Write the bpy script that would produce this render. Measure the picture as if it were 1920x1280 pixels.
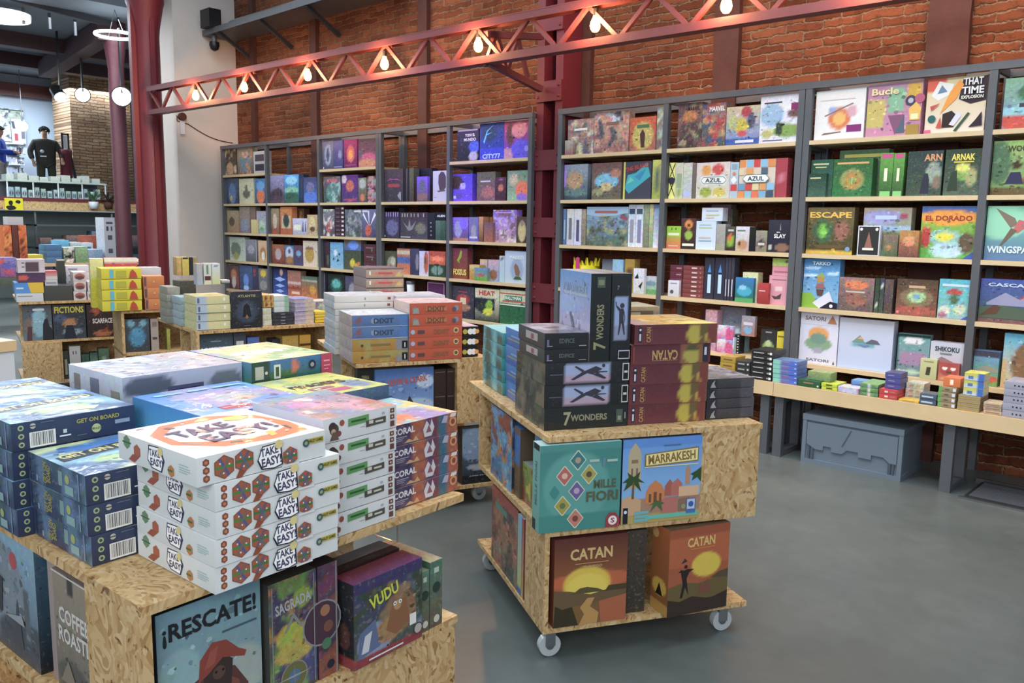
import bpy, bmesh, math, random
import numpy as np
from mathutils import Matrix, Vector
S = bpy.context.scene
for o in list(bpy.data.objects): bpy.data.objects.remove(o, do_unlink=True)
COL = S.collection
# ------------------------------------------------------------------ camera
F = 1552.76; YAW = math.radians(-43.3346); PIT = math.radians(7.99087); ROL = math.radians(.937)
EYE = 1.5
cy, sy, cp, sp = math.cos(YAW), math.sin(YAW), math.cos(PIT), math.sin(PIT)
fw = np.array([sy*cp, cy*cp, -sp]); r0 = np.array([cy, -sy, 0]); u0 = np.cross(r0, fw)
RT = math.cos(ROL)*r0+math.sin(ROL)*u0; UP = math.cos(ROL)*u0-math.sin(ROL)*r0
cd = bpy.data.cameras.new('camera'); cam = bpy.data.objects.new('camera', cd); COL.objects.link(cam)
cd.sensor_width = 36; cd.lens = F/1920*36; cd.clip_start = .02; cd.clip_end = 100
m = Matrix.Identity(4)
for i in range(3): m[i][0] = RT[i]; m[i][1] = UP[i]; m[i][2] = -fw[i]
m[2][3] = EYE
cam.matrix_world = m; S.camera = cam
# ------------------------------------------------------------------ light
w = bpy.data.worlds.new('world'); S.world = w; w.use_nodes = True
w.node_tree.nodes['Background'].inputs[0].default_value = (.72, .80, .92, 1)
w.node_tree.nodes['Background'].inputs[1].default_value = .34
S.view_settings.view_transform = 'Standard'; S.view_settings.look = 'None'
S.view_settings.gamma = 1; S.view_settings.use_curve_mapping = False
S.view_settings.exposure = 0.34
def area(name, loc, size, sizey, power, col, rot=(0, 0, 0)):
    l = bpy.data.lights.new(name, 'AREA'); l.shape = 'RECTANGLE'; l.size = size; l.size_y = sizey
    l.energy = power; l.color = col
    o = bpy.data.objects.new(name, l); COL.objects.link(o); o.location = loc; o.rotation_euler = rot; return o
COOL = (.86, .94, 1.0)
area('skylight_one', (-1.2, 3.3, 4.9), 2.4, 2.0, 95, COOL)
area('skylight_two', (-4.6, 3.3, 4.9), 2.4, 2.0, 75, COOL)
area('skylight_three', (-8.2, 3.3, 4.9), 2.4, 2.0, 75, COOL)
area('skylight_near', (-1.0, .2, 4.8), 2.2, 2.2, 30, COOL)
area('skylight_left', (-5.5, .2, 4.8), 3.5, 1.6, 70, COOL)
area('front_fill_light', (1.9, -2.2, 3.2), 4.0, 2.2, 155, (.95, .98, 1), (math.radians(62), 0, math.radians(43)))  # frontal fill added behind the camera to brighten box fronts, not a shop lamp
area('mezzanine_fill', (-18.6, 4.5, 4.1), .8, 6.0, 250, (.78, .9, 1.0))  # unseen fill added so the pale blue wall comes out brighter
area('under_mezzanine_fill', (-15.9, 5.2, 1.6), .5, 3.0, 28, (.9, .95, 1))  # added fill that lifts the dark space below the slab, no fitting there
area('far_table_fill', (-12.6, 3.0, 4.3), 1.2, 5.0, 260, COOL)  # unseen fill added to brighten the far tables and the clutter behind them
def spot(name, loc, tgt, power, col, ang=60, blend=.6, r=.05):
    l = bpy.data.lights.new(name, 'SPOT'); l.energy = power; l.color = col; l.spot_size = math.radians(ang); l.spot_blend = blend; l.shadow_soft_size = r
    o = bpy.data.objects.new(name, l); COL.objects.link(o); o.location = loc
    o.rotation_euler = (Vector(tgt)-Vector(loc)).to_track_quat('-Z', 'Y').to_euler(); return o
spot('violet_spot', (-5.2, 3.2, 3.6), (-5.9, 5.5, 2.0), 150, (.30, .16, 1.0), 36, .9)
spot('shelf_spot_one', (-2.2, 2.6, 4.2), (-2.0, 5.5, 1.2), 170, (1, .97, .93), 75, .9, .15)
spot('shelf_spot_two', (-7.6, 2.6, 4.2), (-7.6, 5.5, 1.2), 130, (.92, .95, 1), 75, .9, .15)
# ------------------------------------------------------------------ pixel helpers (design aids: a photo pixel onto a real plane)
def ray(px, py): return fw+RT*((px-960)/F)-UP*((py-640)/F)
def onY(px, py, Y): d = ray(px, py); q = d*(Y/d[1]); q[2] += EYE; return q
def onX(px, py, X): d = ray(px, py); q = d*(X/d[0]); q[2] += EYE; return q
def onZ(px, py, Z): d = ray(px, py); q = d*((Z-EYE)/d[2]); q[2] += EYE; return q
def pr(P): P = np.array(P, float)-np.array([0, 0, EYE]); z = P@fw; return 960+F*(P@RT)/z, 640-F*(P@UP)/z
class Fr:                                                     # a cart's own frame: u along its front, v along its left side
    def __init__(s, x, y, deg):
        s.a = math.radians(deg); s.o = np.array([x, y, 0.]); s.u = np.array([math.cos(s.a), math.sin(s.a), 0]); s.v = np.array([-math.sin(s.a), math.cos(s.a), 0])
    def w(s, u, v, z): return s.o+s.u*u+s.v*v+np.array([0, 0, z])
    def V(s, px, py, v): d = ray(px, py); t = (v+s.o@s.v)/(d@s.v); q = d*t; q[2] += EYE; p = q-s.o; return np.array([p@s.u, v, q[2]])
# ------------------------------------------------------------------ objects
def tag(o, label=None, cat=None, group=None, kind=None):
    if label: o['label'] = label
    if cat: o['category'] = cat
    if group: o['group'] = group
    if kind: o['kind'] = kind
    return o
def empty(name, loc, rz=0, label=None, cat=None, group=None):
    o = bpy.data.objects.new(name, None); COL.objects.link(o); o.location = loc; o.rotation_euler = (0, 0, rz); o.empty_display_size = .1
    return tag(o, label, cat, group)
def copy_tree(o, parent=None):
    c = o.copy(); COL.objects.link(c); c.parent = parent
    for ch in o.children: copy_tree(ch, c)
    return c
class MB:
    def __init__(s): s.v = []; s.f = []; s.sm = []
    def add(s, vs, fs, smooth=False):
        n = len(s.v); s.v += [tuple(map(float, p)) for p in vs]; s.f += [tuple(n+i for i in f) for f in fs]; s.sm += [smooth]*len(fs); return s
    def box(s, x0, x1, y0, y1, z0, z1):
        return s.add([(x, y, z) for z in (z0, z1) for y in (y0, y1) for x in (x0, x1)], [(0, 2, 3, 1), (4, 5, 7, 6), (0, 1, 5, 4), (1, 3, 7, 5), (3, 2, 6, 7), (2, 0, 4, 6)])
    def cyl(s, a, b, r, n=12, r2=None, cap=True):
        a = np.array(a, float); b = np.array(b, float); d = b-a; d /= np.linalg.norm(d); t = np.array([0, 0, 1.]) if abs(d[2]) < .9 else np.array([1., 0, 0])
        p = np.cross(d, t); p /= np.linalg.norm(p); q = np.cross(d, p); r2 = r if r2 is None else r2; vs = []
        for c, rr in ((a, r), (b, r2)):
            for i in range(n): g = 2*math.pi*i/n; vs.append(c+(p*math.cos(g)+q*math.sin(g))*rr)
        s.add(vs, [(i, (i+1) % n, n+(i+1) % n, n+i) for i in range(n)], True)
        if cap: s.add(vs, [tuple(range(n))[::-1], tuple(range(n, 2*n))])
        return s
    def bar(s, a, b, w, h):                                   # a rectangular bar between two points
        a = np.array(a, float); b = np.array(b, float); d = (b-a)/np.linalg.norm(b-a); t = np.array([0, 0, 1.]) if abs(d[2]) < .95 else np.array([1., 0, 0])
        p = np.cross(d, t); p /= np.linalg.norm(p); q = np.cross(p, d); vs = [c+p*(i*w/2)+q*(j*h/2) for c in (a, b) for j in (-1, 1) for i in (-1, 1)]
        return s.add(vs, [(0, 2, 3, 1), (4, 5, 7, 6), (0, 1, 5, 4), (1, 3, 7, 5), (3, 2, 6, 7), (2, 0, 4, 6)])
    def lathe(s, pts, c=(0, 0, 0), n=20):
        vs = [(c[0]+r*math.cos(2*math.pi*i/n), c[1]+r*math.sin(2*math.pi*i/n), c[2]+z) for r, z in pts for i in range(n)]
        return s.add(vs, [(k*n+i, k*n+(i+1) % n, (k+1)*n+(i+1) % n, (k+1)*n+i) for k in range(len(pts)-1) for i in range(n)], True)
    def build(s, name, mat, parent=None, loc=None, rz=0):
        me = bpy.data.meshes.new(name); me.from_pydata(s.v, [], s.f); me.polygons.foreach_set('use_smooth', s.sm); me.materials.append(mat); me.update()
        o = bpy.data.objects.new(name, me); COL.objects.link(o)
        if parent: o.parent = parent
        if loc is not None: o.location = loc
        if rz: o.rotation_euler = (0, 0, rz)
        return o
def lin(c): return tuple(x/12.92 if x <= .04045 else ((x+.055)/1.055)**2.4 for x in c)
def hx(s):
    if len(s) == 3: s = s[0]*2+s[1]*2+s[2]*2
    return lin([int(s[i:i+2], 16)/255 for i in (0, 2, 4)])
# ------------------------------------------------------------------ materials
def nodes(name):
    m = bpy.data.materials.new(name); m.use_nodes = True; nt = m.node_tree; b = nt.nodes['Principled BSDF']
    return m, nt, b, (lambda t, **k: mk(nt, t, k))
def mk(nt, t, k):
    n = nt.nodes.new('ShaderNode'+t)
    for a, v in k.items():
        if a.startswith('i_'): n.inputs[a[2:].replace('_', ' ')].default_value = v
        else: setattr(n, a, v)
    return n
def plain(name, c, rough=.5, metal=0, spec=.5, bump=0, bs=30, var=.12, emit=0):
    m, nt, b, N = nodes(name); L = nt.links.new
    c = hx(c) if isinstance(c, str) else c
    tc = N('TexCoord'); no = N('TexNoise', i_Scale=bs, i_Detail=4.0); L(tc.outputs['Object'], no.inputs['Vector'])
    mx = N('Mix', data_type='RGBA', blend_type='MIX'); mx.inputs[6].default_value = (*[x*(1-var) for x in c], 1); mx.inputs[7].default_value = (*[min(1, x*(1+var)) for x in c], 1)
    L(no.outputs['Fac'], mx.inputs[0]); L(mx.outputs[2], b.inputs['Base Color'])
    b.inputs['Roughness'].default_value = rough; b.inputs['Metallic'].default_value = metal; b.inputs['Specular IOR Level'].default_value = spec
    if bump:
        bp = N('Bump', i_Strength=bump, i_Distance=.01); L(no.outputs['Fac'], bp.inputs['Height']); L(bp.outputs[0], b.inputs['Normal'])
    if emit: b.inputs['Emission Color'].default_value = (*c, 1); b.inputs['Emission Strength'].default_value = emit
    return m
def ramp(nt, fac, stops, interp='LINEAR'):
    r = nt.nodes.new('ShaderNodeValToRGB'); r.color_ramp.interpolation = interp; e = r.color_ramp.elements
    while len(e) < len(stops): e.new(.5)
    for x, (p, c) in zip(e, stops): x.position = p; x.color = (*(hx(c) if isinstance(c, str) else c), 1)
    nt.links.new(fac, r.inputs[0]); return r
def print_mat(name, rough, coat, wrap):
    m, nt, b, N = nodes(name); L = nt.links.new
    at = N('Attribute', attribute_name='ink'); tc = N('TexCoord')
    n1 = N('TexNoise', i_Scale=46.0, i_Detail=6.0, i_Roughness=.8); n2 = N('TexNoise', i_Scale=90.0, i_Detail=3.0)
    oi = N('ObjectInfo'); ad = N('VectorMath', operation='ADD'); L(tc.outputs['Object'], ad.inputs[0]); L(oi.outputs['Location'], ad.inputs[1])
    L(ad.outputs[0], n1.inputs['Vector']); L(ad.outputs[0], n2.inputs['Vector'])
    sb = N('VectorMath', operation='SUBTRACT'); L(n1.outputs['Color'], sb.inputs[0]); sb.inputs[1].default_value = (.5, .5, .5)
    sc = N('VectorMath', operation='SCALE'); L(sb.outputs[0], sc.inputs[0]); mu = N('Math', operation='MULTIPLY'); L(at.outputs['Alpha'], mu.inputs[0]); mu.inputs[1].default_value = 5.5; L(mu.outputs[0], sc.inputs['Scale'])
    a1 = N('VectorMath', operation='ADD'); a1.inputs[1].default_value = (1, 1, 1); L(sc.outputs[0], a1.inputs[0])
    mm = N('VectorMath', operation='MULTIPLY'); L(at.outputs['Color'], mm.inputs[0]); L(a1.outputs[0], mm.inputs[1])
    # light ink flecks on busy pictures
    t = ramp(nt, n2.outputs['Fac'], [(.60, (0, 0, 0)), (.68, (1, 1, 1))]); m3 = N('Math', operation='MULTIPLY'); L(t.outputs[0], m3.inputs[0]); L(at.outputs['Alpha'], m3.inputs[1])
    m4 = N('Math', operation='MULTIPLY'); L(m3.outputs[0], m4.inputs[0]); m4.inputs[1].default_value = .38
    mx = N('Mix', data_type='RGBA'); L(m4.outputs[0], mx.inputs[0]); L(mm.outputs[0], mx.inputs[6]); mx.inputs[7].default_value = (.62, .6, .52, 1)
    hs = N('HueSaturation'); hs.inputs['Saturation'].default_value = .92; L(mx.outputs[2], hs.inputs['Color']); L(hs.outputs[0], b.inputs['Base Color'])
    b.inputs['Roughness'].default_value = rough; b.inputs['Coat Weight'].default_value = coat; b.inputs['Coat Roughness'].default_value = .1; b.inputs['Specular IOR Level'].default_value = .35
    if wrap:
        n3 = N('TexNoise', i_Scale=9.0, i_Detail=2.0, i_Distortion=1.2); L(ad.outputs[0], n3.inputs['Vector'])
        bp = N('Bump', i_Strength=wrap, i_Distance=.02); L(n3.outputs['Fac'], bp.inputs['Height']); L(bp.outputs[0], b.inputs['Coat Normal'])
    return m
M = {'print': print_mat('printed_card', .5, .12, 0), 'gloss': print_mat('gloss_printed_card', .45, .14, .12), 'wrap': print_mat('shrink_wrapped_card', .45, .38, .4)}
def osb():
    m, nt, b, N = nodes('osb_board'); L = nt.links.new; tc = N('TexCoord'); oi = N('ObjectInfo')
    ad = N('VectorMath', operation='ADD'); L(tc.outputs['Object'], ad.inputs[0]); L(oi.outputs['Random'], ad.inputs[1])
    nz = N('TexNoise', i_Scale=7.0, i_Detail=2.0); L(ad.outputs[0], nz.inputs['Vector'])
    mx = N('Mix', data_type='VECTOR'); mx.inputs[0].default_value = .10; L(ad.outputs[0], mx.inputs[4]); L(nz.outputs['Color'], mx.inputs[5]); mx.inputs[0].default_value = .16
    mp = N('Mapping'); mp.inputs['Scale'].default_value = (80, 60, 34); mp.inputs['Rotation'].default_value = (.5, .6, .4); L(mx.outputs[1], mp.inputs['Vector'])
    v = N('TexVoronoi', i_Scale=1.6); L(mp.outputs[0], v.inputs['Vector'])
    sep = N('SeparateColor'); L(v.outputs['Color'], sep.inputs[0])
    r = ramp(nt, sep.outputs[0], [(0, '9c7648'), (.08, 'b08c5c'), (.3, 'bf9c6a'), (.7, 'cbac7c'), (1, 'd4ba8e')]); L(r.outputs[0], b.inputs['Base Color'])
    n2 = N('TexNoise', i_Scale=24.0, i_Detail=3.0); L(mp.outputs[0], n2.inputs['Vector']); n2.inputs['Scale'].default_value = .9
    d = ramp(nt, n2.outputs['Fac'], [(.31, '7b5028'), (.36, 'ffffff')]); m2 = N('Mix', data_type='RGBA', blend_type='MULTIPLY'); m2.inputs[0].default_value = .8
    L(r.outputs[0], m2.inputs[6]); L(d.outputs[0], m2.inputs[7]); L(m2.outputs[2], b.inputs['Base Color'])
    b.inputs['Roughness'].default_value = .55
    bp = N('Bump', i_Strength=.25, i_Distance=.004); L(sep.outputs[0], bp.inputs['Height']); L(bp.outputs[0], b.inputs['Normal'])
    return m
M['osb'] = osb()
def brick(name, c1, c2, mort, vx='XZ', sc=1.0, dark=.5):
    m, nt, b, N = nodes(name); L = nt.links.new; tc = N('TexCoord'); sp_ = N('SeparateXYZ'); L(tc.outputs['Object'], sp_.inputs[0]); cb = N('CombineXYZ')
    L(sp_.outputs[0 if vx == 'XZ' else 1], cb.inputs[0]); L(sp_.outputs[2], cb.inputs[1])
    nz = N('TexNoise', i_Scale=3.5, i_Detail=5.0, i_Roughness=.65); L(cb.outputs[0], nz.inputs['Vector'])
    sb = N('VectorMath', operation='SUBTRACT'); L(nz.outputs['Color'], sb.inputs[0]); sb.inputs[1].default_value = (.5, .5, .5)
    sc_ = N('VectorMath', operation='SCALE'); L(sb.outputs[0], sc_.inputs[0]); sc_.inputs['Scale'].default_value = .075
    a0 = N('VectorMath', operation='ADD'); L(cb.outputs[0], a0.inputs[0]); L(sc_.outputs[0], a0.inputs[1])
    nf = N('TexNoise', i_Scale=22.0, i_Detail=4.0, i_Roughness=.7); L(cb.outputs[0], nf.inputs['Vector']); sf = N('VectorMath', operation='SUBTRACT'); L(nf.outputs['Color'], sf.inputs[0]); sf.inputs[1].default_value = (.5, .5, .5)
    s2 = N('VectorMath', operation='SCALE'); L(sf.outputs[0], s2.inputs[0]); s2.inputs['Scale'].default_value = .04; ad = N('VectorMath', operation='ADD'); L(a0.outputs[0], ad.inputs[0]); L(s2.outputs[0], ad.inputs[1])
    br = N('TexBrick', offset=.5); br.inputs['Scale'].default_value = 1; br.inputs['Brick Width'].default_value = .27*sc; br.inputs['Row Height'].default_value = .06*sc
    br.inputs['Mortar Size'].default_value = .010*sc; br.inputs['Mortar Smooth'].default_value = 1.0; br.inputs['Bias'].default_value = 0
    br.inputs['Color1'].default_value = (*hx(c1), 1); br.inputs['Color2'].default_value = (*hx(c2), 1); br.inputs['Mortar'].default_value = (*hx(mort), 1); L(ad.outputs[0], br.inputs['Vector'])
    n2 = N('TexNoise', i_Scale=14.0, i_Detail=8.0, i_Roughness=.8); L(cb.outputs[0], n2.inputs['Vector'])
    r2 = ramp(nt, n2.outputs['Fac'], [(.34, (dark*.8,)*3), (.5, (1, 1, 1)), (.62, (1.0, .97, .92)), (.75, (1.4, 1.35, 1.3))]); m1 = N('Mix', data_type='RGBA', blend_type='MULTIPLY'); m1.inputs[0].default_value = .9
    L(br.outputs['Color'], m1.inputs[6]); L(r2.outputs[0], m1.inputs[7])
    n3 = N('TexNoise', i_Scale=1.3, i_Detail=4.0); L(cb.outputs[0], n3.inputs['Vector']); r3 = ramp(nt, n3.outputs['Fac'], [(.32, (.45, .42, .42)), (.45, (.85, .82, .8)), (.62, (1.15, 1.12, 1.08))])
    m2 = N('Mix', data_type='RGBA', blend_type='MULTIPLY'); m2.inputs[0].default_value = .8; L(m1.outputs[2], m2.inputs[6]); L(r3.outputs[0], m2.inputs[7]); L(m2.outputs[2], b.inputs['Base Color'])
    b.inputs['Roughness'].default_value = .85; b.inputs['Specular IOR Level'].default_value = .2
    h = N('Math', operation='MULTIPLY_ADD'); L(br.outputs['Fac'], h.inputs[0]); h.inputs[1].default_value = -1; L(n2.outputs['Fac'], h.inputs[2])
    bp = N('Bump', i_Strength=.9, i_Distance=.025); L(h.outputs[0], bp.inputs['Height']); L(bp.outputs[0], b.inputs['Normal'])
    return m
M['brick'] = brick('old_red_brick', '74402a', '985c40', 'a68a72')
M['brick_pale'] = brick('old_pale_brick', 'a08066', 'c2a486', '7d6654', 'YZ', 1.0, .6)
M['steel'] = plain('grey_painted_steel', '606368', .45, .2)
M['steel_dark'] = plain('dark_painted_steel', '35373b', .5, .3)
M['shelfwood'] = plain('pale_shelf_board', 'd6bf98', .5, bs=12)
M['benchwood'] = plain('pale_bench_board', 'dcc196', .45, bs=9)
M['red'] = plain('dark_red_iron_paint', '66242e', .5, .0, bump=.1, bs=40, var=.2)
M['reddark'] = plain('maroon_iron_paint', '4c222c', .55, bump=.15, bs=18, var=.25)
M['truss'] = plain('red_truss_paint', '643236', .5, .1, var=.15)
M['white'] = plain('white_plaster', 'cbc4bd', .8, bump=.15, bs=6, var=.04)
M['bluewhite'] = plain('pale_blue_plaster', 'c0cfe0', .8, bs=3, var=.04)
M['yellowwall'] = plain('cream_plaster', 'c9bb90', .8, bs=3, var=.08)
M['ceil'] = plain('grey_ceiling', '76808a', .8, bs=2, var=.12)
M['beam'] = plain('maroon_ceiling_beam', '4a3034', .6)
M['timber'] = plain('old_brown_timber', '4c2a22', .8, bump=.5, bs=14, var=.3)
M['black'] = plain('black_plastic', '16171a', .4)
M['chrome'] = plain('zinc_metal', 'a8adb0', .25, .9)
M['clear'] = plain('clear_plastic_wheel', 'b4bcc0', .15, .0, var=.05)
M['crate'] = plain('blue_grey_plastic', '6d7a87', .5, bs=20, var=.06)
M['crate_dark'] = plain('dark_blue_grey_plastic', '4c5660', .5, var=.06)
M['whitegloss'] = plain('white_laminate', 'd5dde2', .35, var=.02)
def floor_mat():
    m, nt, b, N = nodes('polished_concrete'); L = nt.links.new; tc = N('TexCoord')
    n = N('TexNoise', i_Scale=.8, i_Detail=8.0, i_Roughness=.6); L(tc.outputs['Object'], n.inputs['Vector']); n2 = N('TexNoise', i_Scale=14.0, i_Detail=6.0); L(tc.outputs['Object'], n2.inputs['Vector'])
    r = ramp(nt, n.outputs['Fac'], [(.3, '535b5a'), (.5, '5d6564'), (.7, '6a716f')]); r2 = ramp(nt, n2.outputs['Fac'], [(.3, (.86, .86, .86)), (.7, (1.05, 1.05, 1.05))])
    mx = N('Mix', data_type='RGBA', blend_type='MULTIPLY'); mx.inputs[0].default_value = .7; L(r.outputs[0], mx.inputs[6]); L(r2.outputs[0], mx.inputs[7]); L(mx.outputs[2], b.inputs['Base Color'])
    rr = ramp(nt, n.outputs['Fac'], [(.3, (.25,)*3), (.7, (.42,)*3)]); L(rr.outputs[0], b.inputs['Roughness']); return m
M['floor'] = floor_mat()
# ------------------------------------------------------------------ printed boxes
TXT = {}
def glyphs(t):
    if t not in TXT:
        cu = bpy.data.curves.new('lettering', 'FONT'); cu.body = t; cu.resolution_u = 2; cu.offset = .03; cu.size = 1
        o = bpy.data.objects.new('lettering', cu); me = o.to_mesh()
        v = np.array([x.co[:2] for x in me.vertices]); f = [tuple(p.vertices) for p in me.polygons]
        # make every face look the same way round
        g = []
        for q in f:
            a, b_, c = v[q[0]], v[q[1]], v[q[2]]
            cr = (b_[0]-a[0])*(c[1]-a[1])-(b_[1]-a[1])*(c[0]-a[0]); g.append(q if cr > 0 else q[::-1])
        o.to_mesh_clear(); bpy.data.objects.remove(o); bpy.data.curves.remove(cu)
        lo = v.min(0); hi = v.max(0); v = (v-lo)/(hi-lo)-.5; TXT[t] = (v, g)
    return TXT[t]
def vnoise(X, Y, sc, seed):
    rs = np.random.RandomState(seed); G = rs.rand(34, 34); x = (X*sc) % 32; y = (Y*sc) % 32; i = x.astype(int); j = y.astype(int); a = x-i; b = y-j
    a = a*a*(3-2*a); b = b*b*(3-2*b); return (G[i, j]*(1-a)+G[i+1, j]*a)*(1-b)+(G[i, j+1]*(1-a)+G[i+1, j+1]*a)*b
def face_art(spec, wd, ht, seed, N):
    """returns verts (x,y in metres, layer), faces, colours for one printed face; spec: 'top bottom op op ...'"""
    tk = spec.split(); tk = tk if len(tk) > 1 else tk*2; c1, c2 = np.array(hx(tk[0])), np.array(hx(tk[1])); soft = [t for t in tk[2:] if t[0] in 'orngkw']; crisp = [t for t in tk[2:] if t[0] in 'PHCRTVB']
    nx = max(2, int(N*min(1, max(.25, wd/max(ht, 1e-4))))) if soft else 1; ny = max(2, int(N*min(1, max(.25, ht/max(wd, 1e-4))))) if soft else 2
    xs = np.linspace(0, 1, nx+1); ys = np.linspace(0, 1, ny+1); X, Y = np.meshgrid(xs, ys)
    C = c1[None, None]*Y[..., None]+c2[None, None]*(1-Y[..., None]); A = np.full_like(X, .07 if len(soft) > 1 else 0.)
    for k, t in enumerate(soft):
        a = t[1:].split(',')
        if t[0] == 'n':                                        # patches of colour: n<amount>,<scale>,c,c,c
            amt, sc = float(a[0]), float(a[1])
            for q, c in enumerate(a[2:]):
                v = .6*vnoise(X*wd/.25, Y*ht/.25, sc, seed+q*7+k)+.4*vnoise(X*wd/.25, Y*ht/.25, sc*2.3, seed+q*13+k+3)
                m_ = np.clip((v-(.62-.2*amt))*9, 0, 1)[..., None]; C = C*(1-m_)+np.array(hx(c))*m_
        elif t[0] == 'g': A[:] = float(a[0])*1.25+.04*(float(a[0]) > .05)                   # busy factor
        elif t[0] == 'o':
            x, y, rx, ry = map(float, a[:4]); d = ((X-x)/rx)**2+((Y-y)/ry)**2; m_ = np.clip((1.15-d)*4, 0, 1)[..., None]; C = C*(1-m_)+np.array(hx(a[4]))*m_
        elif t[0] == 'r':
            x, y, x2, y2 = map(float, a[:4]); m_ = ((X >= x) & (X <= x2) & (Y >= y) & (Y <= y2))[..., None]; C = np.where(m_, np.array(hx(a[4])), C)
    vs = np.stack([X.ravel()*wd, Y.ravel()*ht, np.zeros(X.size)], 1); W = nx+1
    fs = [(j*W+i, j*W+i+1, (j+1)*W+i+1, (j+1)*W+i) for j in range(ny) for i in range(nx)]
    cs = np.concatenate([C.reshape(-1, 3), A.reshape(-1, 1)], 1); VS = [vs]; CS = [cs]; n = len(vs)
    if A[0, 0] > .1 and wd*ht > .006:                          # many little brush strokes on illustrated faces
        rs = np.random.RandomState(seed % 9973+7); K = int(26+60*min(1, wd*ht/.08)); L_ = min(wd, ht)
        cx = rs.rand(K)*.92+.04; cyy = rs.rand(K)*.86+.05; ci = C[np.clip((cyy*ny).astype(int), 0, ny), np.clip((cx*nx).astype(int), 0, nx)]
        for q in range(K):
            r_ = L_*rs.uniform(.02, .075); a = rs.uniform(0, 6.28); e = rs.uniform(.25, .8); th = a+np.array([0, 1.3, 2.6, 3.6, 5.0]); rr = r_*rs.uniform(.5, 1, 5)
            px = cx[q]*wd+np.cos(th)*rr*np.where(rs.rand() < .5, e, 1); py = cyy[q]*ht+np.sin(th)*rr*e; px = np.clip(px, .002, wd-.002); py = np.clip(py, .002, ht-.002)
            cc = np.clip(ci[q]*rs.uniform(.35, 1.0)*rs.uniform(.85, 1.15, 3) if rs.rand() < .6 else ci[q]*1.3+rs.uniform(.0, .07, 3), 0, .8)
            VS.append(np.stack([px, py, np.full(5, .3+.5*q/K)], 1)); CS.append(np.tile([*cc, A[0, 0]*.5], (5, 1))); fs.append(tuple(range(n, n+5))); n += 5
    for k, t in enumerate(crisp):
        lay = k+1; a = t[1:].split(','); op = t[0]
        if op == 'P': c = a[0]; p = np.array(list(map(float, a[1:]))).reshape(-1, 2)*[wd, ht]; f = [tuple(range(len(p)))]
        elif op == 'R': x, y, x2, y2 = map(float, a[:4]); c = a[4]; p = np.array([(x, y), (x2, y), (x2, y2), (x, y2)])*[wd, ht]; f = [(0, 1, 2, 3)]
        elif op in 'HC':
            x, y, r_ = map(float, a[:3]); c = a[3]; nn = 6 if op == 'H' else 18; ra = float(a[4]) if len(a) > 4 else 1
            p = np.array([(x*wd+r_*ht*math.cos(2*math.pi*(i+.5)/nn)*ra, y*ht+r_*ht*math.sin(2*math.pi*(i+.5)/nn)) for i in range(nn)]); f = [tuple(range(nn))]
        elif op in 'TV':
            v, f = glyphs(a[0].replace('_', ' ')); x, y, w_, h_ = map(float, a[1:5]); c = a[5]; rot = float(a[6]) if len(a) > 6 else 0
            p = v*[w_*wd, h_*ht]
            if op == 'V': p = np.stack([-v[:, 1]*w_*wd, v[:, 0]*h_*ht], 1)
            if rot: cr, sr = math.cos(math.radians(rot)), math.sin(math.radians(rot)); p = np.stack([p[:, 0]*cr-p[:, 1]*sr, p[:, 0]*sr+p[:, 1]*cr], 1)
            p = p+[x*wd, y*ht]
        elif op == 'B':                                        # bar code: white field with black bars
            x, y, x2, y2 = map(float, a[:4]); c = 'eee'; q = [(x, y, x2, y2)]; rs = random.Random(4); xx = x+(x2-x)*.06
            p = [(x, y), (x2, y), (x2, y2), (x, y2)]; f = [(0, 1, 2, 3)]; VS.append(np.array([(*np.array(pp)*[wd, ht], lay-.5) for pp in p])); CS.append(np.array([(*hx('e4e4e0'), 0)]*4)); fs += [tuple(n+i for i in (0, 1, 2, 3))]; n += 4
            p = []; f = []; c = '223'
            while xx < x2-.06*(x2-x): bw = (x2-x)*rs.choice((.012, .022, .034)); k0 = len(p); p += [(xx, y+.1*(y2-y)), (xx+bw, y+.1*(y2-y)), (xx+bw, y2-.06*(y2-y)), (xx, y2-.06*(y2-y))]; f.append((k0, k0+1, k0+2, k0+3)); xx += bw+(x2-x)*rs.choice((.016, .028))
            p = np.array(p)*[wd, ht]
        VS.append(np.concatenate([p, np.full((len(p), 1), lay)], 1)); CS.append(np.array([(*hx(c), 0)]*len(p))); fs += [tuple(n+i for i in q) for q in f]; n += len(p)
    return np.concatenate(VS), fs, np.concatenate(CS)
EPS = .0005
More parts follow.
